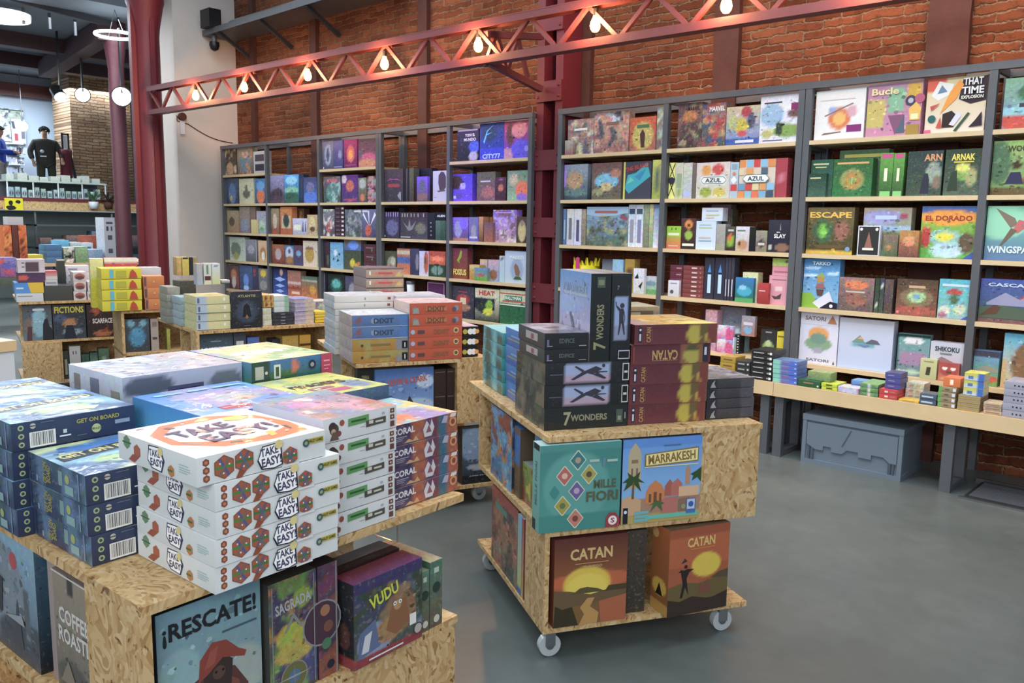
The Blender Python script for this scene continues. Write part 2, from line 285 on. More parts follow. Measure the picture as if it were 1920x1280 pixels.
def boxmesh(w, d, h, base, arts, seed=1, N=16, mat='print', eps=EPS):
    """printed carton: x -w/2..w/2, y 0 (front)..d, z 0..h; arts: {'F','L','R','T','K'}"""
    V = []; Fc = []; C = []; n = 0
    fr = {'F': ((-w/2, 0, 0), (1, 0, 0), (0, 0, 1), (0, -1, 0), w, h), 'L': ((-w/2, d, 0), (0, -1, 0), (0, 0, 1), (-1, 0, 0), d, h), 'R': ((w/2, 0, 0), (0, 1, 0), (0, 0, 1), (1, 0, 0), d, h),
          'T': ((-w/2, 0, h), (1, 0, 0), (0, 1, 0), (0, 0, 1), w, d), 'K': ((w/2, d, 0), (-1, 0, 0), (0, 0, 1), (0, 1, 0), w, h), 'B': ((-w/2, d, 0), (1, 0, 0), (0, -1, 0), (0, 0, -1), w, d)}
    for k, (o, a, b, nn, wd, ht) in fr.items():
        vs, fs, cs = face_art(arts.get(k) or f'{base} {base}', wd, ht, seed+ord(k), N)
        P = np.array(o)+vs[:, :1]*np.array(a)+vs[:, 1:2]*np.array(b)+vs[:, 2:3]*eps*np.array(nn); V.append(P); C.append(cs); Fc += [tuple(n+i for i in f) for f in fs]; n += len(P)
    me = bpy.data.meshes.new('carton'); me.from_pydata(np.concatenate(V).tolist(), [], Fc); at = me.color_attributes.new('ink', 'FLOAT_COLOR', 'POINT')
    at.data.foreach_set('color', np.concatenate(C).astype(np.float32).ravel()); me.materials.append(M[mat]); me.update(); return me
SEED = [10]; LBL = {}
def put(me, name, label, cat, loc, rz, group=None):
    o = bpy.data.objects.new(name, me); COL.objects.link(o); o.location = loc; o.rotation_euler = (0, 0, rz)
    if label in LBL: LBL[label] += 1; print('DUPLICATE LABEL', label)
    else: LBL[label] = 1
    if not 4 <= len(label.split()) <= 16: print('LONG LABEL', len(label.split()), label)
    return tag(o, label, cat, group)
def carton(label, loc, rz, w, d, h, base, arts, N=16, mat='print', name='game_box', cat='board game', group=None, eps=EPS, seed=None):
    if name == 'game_box' and max(w, d)*h < .026: name, cat = 'small_game', 'small game'
    SEED[0] += 17; return put(boxmesh(w, d, h, base, arts, seed or SEED[0], N, mat, eps), name, label, cat, loc, rz, group)
ORD = ['top', 'second', 'third', 'fourth', 'fifth', 'sixth', 'seventh', 'eighth', 'ninth']
def pos(i, n):                                                # i counts from the bottom
    if i == n-1: return 'topmost'
    if i == 0: return 'bottom one'
    return ORD[n-1-i]+' from top'
def stack(n, desc, where, loc, rz, w, d, h, base, arts, jit=.003, group=None, topart=None, **k):
    """n flat cartons on each other, each an object of its own"""
    if k.get('name', 'game_box') == 'game_box' and max(w, d) < .21: k['name'] = 'small_game'; k['cat'] = 'small game'
    SEED[0] += 17; me = boxmesh(w, d, h-.0015, base, arts, SEED[0], k.get('N', 16), k.get('mat', 'print'), k.get('eps', EPS)); rs = random.Random(SEED[0]); out = []
    for i in range(n):
        j = np.array([rs.uniform(-jit, jit), rs.uniform(-jit, jit), 0])
        lab = f'{desc}, {pos(i, n)}, {where}' if n > 1 else f'{desc} {where}'
        out.append(put(me, k.get('name', 'game_box'), lab, k.get('cat', 'board game'), np.array(loc)+j+[0, 0, i*h+.001], rz+rs.uniform(-.004, .004), group or (f'{desc} stack' if n > 1 else None)))
    return out
def fput(fr, u0, u1, v0, v1, z): return fr.w((u0+u1)/2, v0, z)
# ------------------------------------------------------------------ the setting
def struct(name, mb, mat): return tag(mb.build(name, mat), kind='structure')
struct('floor', MB().box(-22, 4, -4, 11, -.1, 0), M['floor'])
struct('wall_back', MB().box(-10.66, 4, 5.8, 6.1, 0, 5.2), M['brick'])
struct('wall_return', MB().box(-11.2, -10.66, 4.95, 6.1, 0, 5.2), M['white'])
struct('wall_far', MB().box(-20.2, -20, -4, 11, 1.8, 4.6), M['bluewhite'])
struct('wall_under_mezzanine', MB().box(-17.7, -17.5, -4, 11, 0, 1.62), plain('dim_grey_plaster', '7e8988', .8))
struct('ceiling', MB().box(-20.2, -12.4, -4, 11, 4.45, 4.6), M['ceil'])
for n, X in ((1, -15.5), (2, -17.4)): struct(f'trim_{n}', MB().box(X-.12, X+.12, -4, 11, 4.22, 4.45), M['beam'])
struct('trim_3', MB().box(-20, -19.7, -4, 6.6, 4.0, 4.25), plain('brown_beam', '5a3430', .6))
struct('trim_4', MB().bar((-17.2, 5.55, 4.2), (-13.4, 5.2, 4.3), .25, .28), M['beam'])
k = 5
for X, wd in ((-10.16, .1), (-8.75, .13), (-6.76, .14), (-4.66, .2), (-3.28, .2), (-1.74, .24)):
    rs = random.Random(k); mb = MB()
    zs = np.linspace(0, 5.2, 27); pts = [(X+rs.uniform(-.004, .004), rs.uniform(-.004, .004)) for _ in zs]
    for (a, b), z0, z1, (c, d) in zip(pts, zs, zs[1:], pts[1:]):
        mb.add([(a-wd/2+b, 5.75, z0), (a+wd/2-b, 5.75, z0), (c+wd/2-d, 5.75, z1), (c-wd/2+d, 5.75, z1), (a-wd/2+b, 5.82, z0), (a+wd/2-b, 5.82, z0), (c+wd/2-d, 5.82, z1), (c-wd/2+d, 5.82, z1)], [(0, 1, 2, 3), (1, 5, 6, 2), (4, 0, 3, 7)])
    struct(f'trim_{k}', mb, M['timber']); k += 1
struct('wall_brick_pier', MB().box(-19.4, -18.4, 6.35, 7.55, 1.82, 4.4), M['brick_pale'])
# mural wall beside the pier: cream wall with a dark painted creature
struct('wall_mural', MB().box(-18.2, -18.0, 7.55, 11, 1.82, 4.45), M['yellowwall'])
mu = empty('mural', (-17.98, 8.0, 1.82), 0, 'large dark creature shape painted on the cream wall behind the red columns', 'mural')
mb = MB()
def blob(mb, cy_, cz, ry, rz, n=18, x=0, seed=0):
    rs = random.Random(seed); ps = [(cy_+ry*math.cos(2*math.pi*i/n)*(1+rs.uniform(-.12, .12)), cz+rz*math.sin(2*math.pi*i/n)*(1+rs.uniform(-.12, .12))) for i in range(n)]
    mb.add([(x, y, z) for y, z in ps]+[(x-.01, y, z) for y, z in ps], [tuple(range(n))]+[(i, i+n, (i+1) % n+n, (i+1) % n) for i in range(n)])
blob(mb, .05, .88, .42, .75, seed=1); blob(mb, .12, 1.6, .17, .24, seed=2); mb.build('dark_patch', plain('mural_charcoal', '35353c', .8), mu)
mb = MB(); blob(mb, .1, 1.62, .26, .42, x=-.003, seed=3); blob(mb, .25, 1.0, .22, .28, x=.006, seed=4); mb.build('pale_patch', plain('mural_mauve', '8d7072', .8), mu)
mb = MB(); blob(mb, .06, 1.66, .035, .08, x=.012, seed=5); blob(mb, .17, 1.66, .035, .08, x=.012, seed=6); mb.build('eyes', plain('mural_pale', 'b9b2a0', .8), mu)
# mezzanine: floor slab with a chipboard fascia and a red edge
mz = empty('mezzanine', (-15.2, 4, 1.62), 0, 'raised mezzanine floor with chipboard fascia and red edge strip', 'mezzanine')
MB().box(-4.5, 0, -8, 7, .13, .19).build('floor_slab', M['steel'], mz); MB().box(-.03, .03, -8, 7, 0, .15).build('fascia', M['osb'], mz); MB().box(-.04, .045, -8, 7, .15, .2).build('edge_strip', M['red'], mz)
sa, sb_ = onX(9, 393, -15.16), onX(42, 372, -15.16); sg = MB().box(0, .015, 0, .42, 0, .27).build('yellow_sign', plain('sign_yellow', 'd9cf2a', .5), None, (-15.164, sa[1], sa[2])); sg.scale = (1, (sb_[1]-sa[1])/.42, (sb_[2]-sa[2])/.27); tag(sg, 'small yellow sign with black bust silhouette hung on chipboard fascia', 'sign')
mb = MB(); blob(mb, .14, .16, .05, .06, x=.018, seed=1); blob(mb, .14, .05, .11, .055, x=.018, seed=2); blob(mb, .31, .19, .06, .04, x=.018, seed=3); mb.build('silhouette', M['black'], sg)
# ------------------------------------------------------------------ iron columns
def round_column(px0, px1, X, Y, mat, name, label, flange=True):
    a = onX(px0, 250, X)[1]; b = onX(px1, 250, X)[1]; r = abs(b-a)/2*.86; Y = (a+b)/2; t = empty(name, (X, Y, 0), 0, label, 'column')
    MB().lathe([(r*1.35, 0), (r*1.35, .12), (r, .2), (r*.96, 3.75), (r*1.02, 3.85), (r*1.3, 4.1), (r*1.4, 4.15), (r*1.4, 5.2 if flange else 4.44)], n=28).build('shaft', mat, t)
    if flange: MB().box(-r*.25, r*.25, -r*1.28, -r*.8, 0, 4.3).build('flange', mat, t); MB().box(r*.8, r*1.1, -r*.18, r*.18, 0, 4.3).build('rib', mat, t)
    return t
round_column(254, 309, -10.72, 4.55, M['red'], 'iron_column', 'thick dark red iron column standing against the white wall end')
round_column(206, 240, -13.5, 5.17, M['reddark'], 'iron_column', 'slimmer dark red column further back below the round ceiling lamp', False)
# laced column between the shelf groups
lc = empty('laced_column', (-4.795, 5.62, 0), 0, 'red riveted steel column with open panels between the shelf groups', 'column')
for s in (-1, 1):
    MB().box(s*.105-.04, s*.105+.04, -.12, .12, 0, 5.2).build('channel', M['red'], lc)
MB().box(-.064, .064, .06, .10, 0, 5.2).build('back_plate', M['reddark'], lc)
for z in np.arange(.25, 5.1, .575):
    p = MB().box(-.145, .145, -.14, -.12, z, z+.17).build('batten_plate', M['red'], lc)
    rv = MB()
    for x in (-.115, .115):
        for zz in (.04, .13): rv.cyl((x, -.14, z+zz), (x, -.152, z+zz), .015, 10, .008)
    rv.build('rivets', M['red'], p)
# ------------------------------------------------------------------ truss with bulbs
P0 = np.array([-10.5, 4.56]); P1 = np.array([-.6, 5.05]); DX = (P1-P0)/np.linalg.norm(P1-P0); LEN = float(np.linalg.norm(P1-P0))
tr = empty('roof_truss', (P0[0], P0[1], 2.78), math.atan2(DX[1], DX[0]), 'long red lattice truss spanning in front of the brick wall', 'truss')
for s in (-1, 1): MB().box(0, LEN, s*.012-.006+.03*s, s*.012+.006+.03*s, 0, .05).build('lower_chord', M['truss'], tr); MB().box(0, LEN, s*.012-.006+.03*s, s*.012+.006+.03*s, .27, .32).build('upper_chord', M['truss'], tr)
MB().box(0, LEN, -.05, .05, -.008, 0).build('lower_chord', M['truss'], tr); MB().box(0, LEN, -.05, .05, .32, .328).build('upper_chord', M['truss'], tr)
stp = .275; nd = int(LEN/stp)
for i in range(nd):
    x = i*stp; a, b = ((x, 0, .03), (x+stp, 0, .29)) if i % 2 else ((x, 0, .29), (x+stp, 0, .03))
    MB().bar(a, b, .03, .03).build('diagonal', M['truss'], tr)
br_ = empty('wall_bracket', (-4.85, 5.45, 2.7), 0, 'short red bracket tying the truss back to the riveted column', 'bracket')
MB().bar((0, 0, -.05), (-.05, -.62, .1), .05, .05).build('brace', M['truss'], br_); MB().bar((0, 0, .38), (-.05, -.62, .3), .05, .05).build('brace', M['truss'], br_)
for q in (.15, .4): MB().bar((-.02, -q, .03), (-.03, -q-.12, .33), .03, .03).build('web', M['truss'], br_); MB().bar((-.03, -q-.24, .05), (-.03, -q-.12, .33), .03, .03).build('web', M['truss'], br_)
glow = bpy.data.materials.new('warm_filament_glass'); glow.use_nodes = True; g = glow.node_tree.nodes['Principled BSDF']; g.inputs['Emission Color'].default_value = (1, .50, .12, 1); g.inputs['Emission Strength'].default_value = 9; g.inputs['Base Color'].default_value = (1, .6, .3, 1)
core = bpy.data.materials.new('filament'); core.use_nodes = True; g = core.node_tree.nodes['Principled BSDF']; g.inputs['Emission Color'].default_value = (1, .72, .3, 1); g.inputs['Emission Strength'].default_value = 60
def on_truss(px, py):
    d = ray(px, py)[:2]; A = np.array([[d[0], -DX[0]], [d[1], -DX[1]]]); t, s = np.linalg.solve(A, P0); z = EYE+ray(px, py)[2]*t; return P0+DX*s, z
wh = ['left end, before the white wall', 'second from left, in front of dark brick post', 'third from left', 'fourth from left, above the second brick post', 'fifth from left, just left of the riveted column', 'first to the right of the riveted column', 'furthest right at top edge']
bz = [(367, 179), (458, 163), (577, 141), (721, 119), (897, 85), (1116, 46), (1362, 9)]
extra = [(1640, -40), (1960, -90)]
b0 = None
for i, (px, py) in enumerate(bz+extra):
    (x, y), z = on_truss(px, py)
    if b0 is None:
        b0 = empty('light_bulb', (x, y, z)); MB().cyl((0, 0, .06), (0, 0, .11), .018, 12).build('socket', M['black'], b0); MB().cyl((0, 0, .11), (0, 0, .2), .004, 6).build('cord', M['black'], b0)
        gl = MB().lathe([(0, -.055), (.02, -.05), (.034, -.03), (.038, -.01), (.032, .02), (.02, .045), (.016, .062)], n=16).build('bulb_glass', glow, b0); o = b0
    else: o = copy_tree(b0); o.location = (x, y, z)
    lab = 'glowing warm filament bulb in the truss, '+(wh[i] if i < 7 else ['just beyond the right edge', 'farthest beyond the right edge'][i-7]); tag(o, lab, 'light bulb', 'warm bulbs hung in the truss')
    l = bpy.data.lights.new('bulb_light', 'POINT'); l.energy = 26; l.color = (1, .48, .2); l.shadow_soft_size = .04
    lo = bpy.data.objects.new('bulb_light', l); COL.objects.link(lo); lo.location = (x, y-.085, z-.0)
# grey ledge with a loudspeaker and a camera at the white corner
lg = empty('cable_ledge', (-10.64, 5.45, 3.86), 0, 'grey ledge carrying pipes high on the corner of the brick wall', 'ledge')
MB().box(0, 3.6, -.12, .34, 0, .07).build('ledge_slab', M['steel'], lg); MB().cyl((.42, .07, .12), (3.6, .07, .12), .05).build('pipe', M['chrome'], lg); MB().cyl((.42, .2, .106), (3.6, .2, .106), .035).build('pipe', M['steel'], lg)
for x in (.4, 1.4, 2.4): MB().bar((x, .33, -.25), (x, -.1, 0), .04, .04).build('strut', M['steel_dark'], lg)
sp_k = tag(MB().box(-.12, .12, -.08, .08, 0, .22).build('loudspeaker', M['black'], None, (-10.42, 5.34, 3.932)), 'small black loudspeaker at left end of the grey ledge', 'speaker')
cm = empty('dome_camera', (-10.46, 5.40, 3.715), 0, 'small black dome camera hanging below the grey ledge', 'security camera'); MB().cyl((0, 0, .14), (0, 0, .05), .03).build('stem', M['steel'], cm); MB().lathe([(.06, .06), (.065, .02), (.05, -.03), (.02, -.05), (0, -.055)], n=16).build('dome', M['black'], cm)
p = onX(340, 222, -10.66); ss = empty('wall_sensor', (-10.66, p[1], p[2]), 0, 'small white sensor with brown round top on the white wall', 'sensor'); MB().box(0, .03, -.03, .03, -.2, -.03).build('body', M['whitegloss'], ss); MB().cyl((0, 0, .02), (.05, 0, .02), .05, 16).build('round_head', M['timber'], ss)
a = onX(352, 232, -10.655); b = onX(436, 268, -10.655); c = onX(310, 214, -10.655)
wc = MB(); pts = [c+(a-c)*t+np.array([0, 0, -.02*math.sin(t*3)]) for t in np.linspace(0, 1, 5)]+[a+(b-a)*t+np.array([0, 0, -.05*math.sin(t*math.pi)]) for t in np.linspace(.1, 1, 9)]
for q, r_ in zip(pts, pts[1:]): wc.cyl(np.array([-10.652, max(q[1], 4.955), q[2]]), np.array([-10.652, max(r_[1], 4.96), r_[2]]), .006, 6)
tag(wc.build('wall_cable', M['timber']), 'thin cable sagging across the white wall towards the shelves', 'cable')
# floor grille under the right shelves
gr = empty('floor_grille', (-1.29, 5.07, 0), 0, 'dark metal floor grille with bright rails under the right shelves', 'grille')
MB().box(.04, 2.6, .05, .42, .002, .01).build('grate', M['steel_dark'], gr); MB().box(0, 2.6, .44, .46, .0, .02).build('rail', M['chrome'], gr); MB().box(.02, 2.6, 0, .03, .0, .012).build('rail', M['chrome'], gr)
sl = MB()
for i in range(12): sl.box(.06, 2.6, .07+i*.028, .08+i*.028, .01, .016)
sl.build('slats', M['steel'], gr)
# ------------------------------------------------------------------ wall shelving
Y0 = 5.45; ZB = {1: 2.089, 2: 1.718, 3: 1.342, 4: .977, 5: .595}; ZT = 2.465
XL = [x*5.45 for x in (-1.92, -1.717, -1.508, -1.304, -1.105, -.911)]; XR = [x*5.45 for x in (-.849, -.658, -.463)]; XS = [x*5.45 for x in (-.454, -.254, -.05)]
def shelving(xs, label, skip=()):
    x0 = xs[0]; t = empty('shelving_unit', (x0, Y0, 0), 0, label, 'shelving unit', 'steel shelving units along the brick wall'); pw = .022
    for x in xs:
        for y in (0, .31): MB().box(x-x0-pw, x-x0+pw, y, y+.04, 0, ZT).build('upright', M['steel'], t)
        MB().box(x-x0-.01, x-x0+.01, .04, .31, ZT-.04, ZT).build('side_rail', M['steel'], t)
        for z in ZB.values(): MB().box(x-x0-.012, x-x0+.012, .04, .31, z-.055, z-.03).build('side_rail', M['steel'], t)
    L_ = xs[-1]-x0
    for y in (-.003, .313): MB().box(-pw-.003, L_+pw+.003, y, y+.04, ZT-.04, ZT+.004).build('top_rail', M['steel'], t)
    for i, (a, b) in enumerate(zip(xs, xs[1:])):
        for k_, z in ZB.items():
            if (i, k_) in skip: continue
            MB().box(a-x0+pw+.001, b-x0-pw-.001, -.002, .33, z-.028, z).build('shelf_board', M['shelfwood'], t)
    return t
shelving([*XL[:3], XL[3]-.024], 'grey steel shelving unit of three bays, furthest left beside white wall', {(1, 1)})
shelving([XL[3]+.024, *XL[4:]], 'grey steel shelving unit of two bays just left of the riveted column', {(0, 1)})
shelving(XR, 'grey steel shelving unit of two bays right of the riveted column'); shelving(XS, 'grey steel shelving unit furthest right above the plastic crate')
def bench(x0, x1, label, legs):
    t = empty('display_bench', (x0, 5.1, 0), 0, label, 'bench', 'low wooden display benches below the shelves')
    MB().box(0, x1-x0-.003, 0, .34, .41, .50).build('bench_top', M['benchwood'], t)
    for x in legs:
        a = x-x0; f = MB().box(a-.03, a+.03, .03, .07, 0, .41).box(a-.03, a+.03, .29, .33, 0, .41).box(a-.03, a+.03, .07, .29, 0, .04).box(a-.03, a+.03, .07, .29, .37, .41); f.build('leg_frame', M['steel'], t)
bench(-4.3, -2.43, 'pale wooden bench on steel leg frames, left part behind the cart', (-4.2, -2.50)); bench(-2.43, .6, 'long pale wooden bench on steel leg frames above the plastic crate', (-2.43+.03, -1.36, .3))
# folded plastic crate
cr = empty('folding_crate', (-1.92, 5.14, 0), math.radians(1.2), 'grey blue folding plastic crate standing on the floor below the bench', 'crate')
MB().box(-.3, .3, .012, .40, .0, .318).build('body', M['crate'], cr)
MB().box(-.31, .31, 0, .41, .0, .03).build('base_rim', M['crate'], cr); MB().box(-.312, .312, -.003, .41, .285, .322).build('upper_rim', M['crate'], cr)
for s in (-1, 1): MB().box(s*.297-.013, s*.297+.013, 0, .02, .03, .285).build('corner_post', M['crate'], cr); MB().box(s*.24-.008, s*.24+.008, .001, .014, .03, .11).box(s*.262-.006, s*.262+.006, .001, .014, .03, .11).build('hinge', M['crate_dark'], cr)
mb = MB(); mb.add([(x, y, z) for y in (.0, .012) for x, z in ((-.28, .27), (.28, .27), (.28, .10), (.24, .10), (.2, .13), (.13, .13), (.13, .10), (.05, .10), (.05, .13), (-.02, .13), (-.05, .10), (-.12, .10), (-.12, .13), (-.17, .13), (-.17, .10), (-.22, .10), (-.28, .13))], [tuple(range(17))[::-1]]+[(i, (i+1) % 17, 17+(i+1) % 17, 17+i) for i in range(17)])
mb.build('folded_flap', M['crate'], cr); MB().bar((-.05, -.001, .15), (.0, -.001, .26), .004, .006).build('moulded_line', M['crate_dark'], cr)
# ------------------------------------------------------------------ games on the wall shelves, row by row
BAYX = XL[:6]; ALLB = [(XL[0], XL[1]), (XL[1], XL[2]), (XL[2], XL[3]-.024), (XL[3]+.024, XL[4]), (XL[4], XL[5])]+[(XR[0], XR[1]), (XR[1], XR[2]), (XS[0], XS[1]), (XS[1], XS[2])]
BN = ['first', 'second', 'third', 'fourth', 'fifth', 'sixth', 'seventh', 'eighth', 'ninth']
LAY = {'f': (.004, .032), '0': (.04, .075), 'b': (.125, .08), 's': (.02, .17)}
def crop(ox, oy, s): return lambda x, y: (ox+x/s, oy+y/s)
def shelf_row(cropf, bay, row, text):
    x_lo, x_hi = ALLB[bay]; zb = ZB[row]; last = {}
    for line in text.strip().split('\n'):
        hd, desc, art = [p.strip() for p in line.split('|')][:3]; side = line.split('|')[3].strip() if line.count('|') > 2 else None
        t = hd.split(); n = 1; lay = '0'; tilt = 0; zo = 0
        for q in t[3:]:
            if q[0] == '*': n = int(q[1:])
            elif q in LAY: lay = q
            elif q[0] == 't': tilt = float(q[1:])
            elif q[0] == 'z': zo = float(q[1:])
        dy, dep = LAY[lay]; Y = Y0+dy; ax, ay = cropf(float(t[0]), float(t[2])); bx, by = cropf(float(t[1]), float(t[2]))
        def X_at(px, py):
            P = onY(px, py, Y); yb = pr((P[0], Y, zb))[1]; return onY(px, (py+yb)/2, Y)
        xa = X_at(ax, ay)[0]; xb = X_at(bx, by)[0]; ztop = onY((ax+bx)/2, ay, Y)[2]; z0 = zb+.001
        if zo: z0 = last_top[0]+.001
        h = max(.02, ztop-z0); xa = max(xa, x_lo+.026, last.get(lay, -99)+.003 if not zo else -99); xb = min(xb, x_hi-.026)
        if xb-xa < .008: xb = xa+.012
        if not zo: last[lay] = xb
        h = min(h, (.335 if row > 1 else .33) if not zo else 9); last_top = [z0+h]; w_ = xb-xa; xc = (xa+xb)/2
        where = f'{ORD[row-1]} shelf, {BN[bay]} bay from left'
        arts = {'F': art}; tk = art.split(); base = tk[1]
        if side: arts['L'] = side
        else: arts['L'] = f'{tk[0]} {tk[1]} g.3'; 
        arts['R'] = arts['L']; arts['T'] = f'{tk[0]} {tk[0]}'
        N_ = 20 if w_ > .1 else 9
        if n == 1: carton(f'{desc}, {where}', (xc, Y, z0), math.radians(tilt), w_, dep, h, base, arts, N_, 'gloss', eps=.0009)
        else: stack(n, desc, where, (xc, Y, z0-.001), 0, w_, dep, h/n, base, arts, jit=.0015, N=8, mat='gloss', eps=.0009)
Z3 = crop(400, 180, 5.819); Z4 = crop(700, 180, 5.819); Z5 = crop(400, 360, 5.819); Z6 = crop(700, 360, 5.332)
CA = crop(1030, 130, 3.657); CB = crop(1480, 100, 4.266); CC = crop(1030, 360, 4); CD = crop(1480, 360, 4); CE = crop(1400, 580, 3.369); CG = crop(1280, 560, 6)
shelf_row(Z3, 0, 1, '''110 250 555 | dark brown box with cream figures | 433 554 g.3 n.5,3,cb9 o.4,.25,.3,.25,b97
262 428 560 | grey box with blue helmeted rider | 998 655 g.3 o.5,.45,.35,.35,689 o.5,.75,.2,.12,ccc n.3,4,b86
440 575 600 | white box with two dark prints | ccc bbb R.12,.55,.85,.85,545 R.12,.12,.85,.42,334''')
shelf_row(Z3, 2, 1, '''1172 1310 487 | slate blue box with pale ghostly figure | 88a 446 g.3 o.5,.5,.3,.35,9ac o.5,.5,.12,.25,557 C.1,.06,.03,eee
1312 1412 484 | violet box with white wings | 66a 337 g.2 o.7,.5,.2,.15,99c R.05,.06,.9,.08,ccd
1425 1570 475 | magenta framed box with orange flower | a27 615 g.3 o.5,.5,.3,.3,d66 o.5,.48,.16,.16,fa5 R.1,.1,.9,.115,d59
1583 1770 465 | dark mauve box with pink wave | 545 a57 g.2 o.6,.35,.4,.15,c58 o.5,.15,.5,.15,c86 o.1,.5,.15,.12,667''')
shelf_row(Z4, 4, 1, '''915 1150 365 | navy box with white title and blue moon | 335 223 g.2 o.8,.45,.25,.18,35d o.75,.15,.2,.15,bbc TTODO_EL,.6,.82,.45,.09,eee TMUNDO,.6,.68,.55,.1,eee R.05,.95,.95,1,aac
1162 1424 275 | blue box with light blue lightning scribble | 248 13a g.2 o.4,.7,.3,.2,246 P5bf,.15,.5,.3,.8,.6,.95,.33,.78,.2,.45 P5bf,.25,.7,.55,.75,.26,.66 r0,0,1,.35,23c TCITY77,.5,.1,.75,.13,bdf
1427 1700 270 | pink and violet box with portrait faces | b46 53c g.2 o.25,.65,.15,.3,644 o.6,.75,.3,.2,d89 r0,0,.35,.3,c9a o.7,.25,.4,.25,54e C.9,.25,.08,98f''')
shelf_row(Z3, 0, 2, '''122 272 900 | slate blue box with misty castle | 568 346 g.3 o.5,.4,.3,.4,68b o.4,.2,.1,.1,cb5
282 440 900 | cream box with dark ship drawing | ddb cca g.1 o.5,.38,.25,.16,665 o.5,.55,.1,.2,776
455 575 900 | blue box with orange tower | 48c 246 g.3 o.5,.3,.35,.3,d74 o.5,.7,.35,.2,6ad''')
shelf_row(Z3, 1, 2, '''590 770 815 | tall lavender box with dark fir trees | 99c 656 g.3 o.5,.25,.5,.28,545 P334,.5,.3,.56,.5,.62,.3 P334,.7,.25,.78,.55,.86,.25 P334,.2,.3,.26,.42,.32,.3
775 930 815 | tall bright blue and teal box with ship | 4af 254 g.3 o.5,.8,.4,.15,9df o.5,.45,.5,.12,8ca o.5,.2,.5,.2,365
938 984 815 | narrow navy box spine | 235 124 g.2 o.5,.5,.4,.3,346
986 1130 885 | indigo box with pale blue peaks | 447 36b g.3 o.5,.2,.5,.25,47d o.5,.6,.3,.2,77a''')
shelf_row(Z3, 2, 2, '''1203 1388 880 | grey box with teal figures and red title | 767 455 g.4 o.5,.4,.35,.35,588 n.3,5,9bb o.5,.85,.35,.06,c67
1402 1580 860 | violet box with orange pyramid | 628 437 g.3 o.5,.6,.25,.2,c65 o.15,.85,.15,.15,dcd o.5,.1,.4,.05,b46
1582 1672 890 | small grey box with white mask | 887 544 g.4 o.5,.75,.4,.2,bbb o.5,.2,.3,.15,c75
1682 1780 870 *2 | small maroon box with pink pattern | 634 423 g.5 n.5,6,c89,9aa''')
shelf_row(Z4, 3, 2, '''75 325 777 | dark grey box with magenta arc and red title | 545 334 g.1 Pc3b,.05,.62,.3,.7,.7,.7,.97,.62,.7,.68,.3,.68 R.2,.45,.8,.55,a34 P99a,.8,.08,.86,.32,.7,.2 P99a,.9,.05,.9,.3,.8,.3,.85,.05
338 352 777 | thin black box spine left of the tall pair | 222 112
356 372 777 | thin grey box spine in the tall group | 656 334
376 390 777 | thin black box spine right of the tall pair | 223 112
392 440 775 | brown grey box spine | 665 433 g.3
442 640 778 b | wide black box standing behind | 223 112
475 590 878 f | small violet box with glowing figure | 74e 655 g.3 o.5,.6,.3,.3,668 o.5,.2,.5,.15,866
650 800 815 | white box with dark monster drawing | ccd bbc P545,.5,.35,.4,.6,.42,.85,.6,.97,.8,.95,.95,.8,.95,.45,.75,.35 P666,.3,.35,.4,.3,.9,.33,.9,.38 R.1,.12,.3,.14,889''')
shelf_row(Z4, 4, 2, '''872 1080 850 | indigo box with pale mask | 43c 63d g.1 o.15,.7,.35,.25,433 o.5,.55,.15,.12,baf o.3,.2,.2,.1,54a R.02,.1,.15,.2,ccf
1130 1330 827 | grey brown box with pink crowd | 665 756 g.5 o.6,.3,.35,.2,a66 R.2,.65,.75,.7,ccc
1335 1445 885 | dark maroon box with orange glow | 534 423 g.4 o.5,.55,.25,.15,c75 o.5,.9,.2,.05,a59
1462 1690 812 | pale green box with orange robed figure | 798 9b9 g.3 o.7,.35,.3,.3,e75 o.7,.1,.25,.15,86d o.3,.7,.2,.2,cb9''')
shelf_row(Z5, 0, 3, '''132 275 202 | sandy box with dark oval emblem | ba8 a86 g.4 o.4,.5,.25,.2,654
287 396 157 | tall tan and grey box | a98 878 g.3 o.5,.3,.4,.25,89a
398 460 160 | brown box side beside the tall tan box | 876 755 g.3
412 468 300 f | tiny plain cream box | dc9 cb7
472 585 207 | pale teal box with green figure | aab 9ab g.3 o.5,.35,.3,.25,bcb o.5,.2,.2,.1,6a7''')
shelf_row(Z5, 1, 3, '''606 715 177 | tan box with standing explorer | a97 854 g.4 o.5,.5,.25,.3,cba o.5,.12,.3,.1,a42
732 858 162 | orange box with black figure | d84 a53 g.3 r.1,.25,.9,.7,cb9 o.5,.5,.25,.25,344
862 990 180 b | brown box standing behind the white one | 643 321 g.4 n.4,4,a73
866 1024 287 | white box with blue winter trees | cce aab g.3 r.1,.3,.6,.6,eed P448,.65,.2,.72,.9,.76,.2 P448,.85,.2,.88,.85,.93,.2
1026 1135 247 | tan box with brown treehouse | ca8 ba8 g.4 o.5,.6,.3,.3,dc9 o.5,.3,.25,.12,643''')
shelf_row(Z5, 2, 3, '''1197 1322 187 | grey box with white and red armoured figure | 889 545 g.5 o.5,.4,.3,.25,a55 n.4,5,ddd
1330 1428 132 *7 | dark small box with white label | 534 323 R.7,.3,.95,.75,ddd R.1,.35,.5,.6,767
1438 1620 190 | teal grey box with soldiers | 567 455 g.5 n.4,5,9aa,889 R.55,.9,.95,.97,dde
1622 1786 188 | grey blue box with white rays and red figure | 77a 446 g.3 Peef,.5,.4,.05,.8,.1,.9 Peef,.5,.4,.4,.95,.5,.95 Peef,.55,.4,.85,.9,.95,.8 o.4,.25,.2,.2,c54 R.05,.9,.4,.97,dde''')
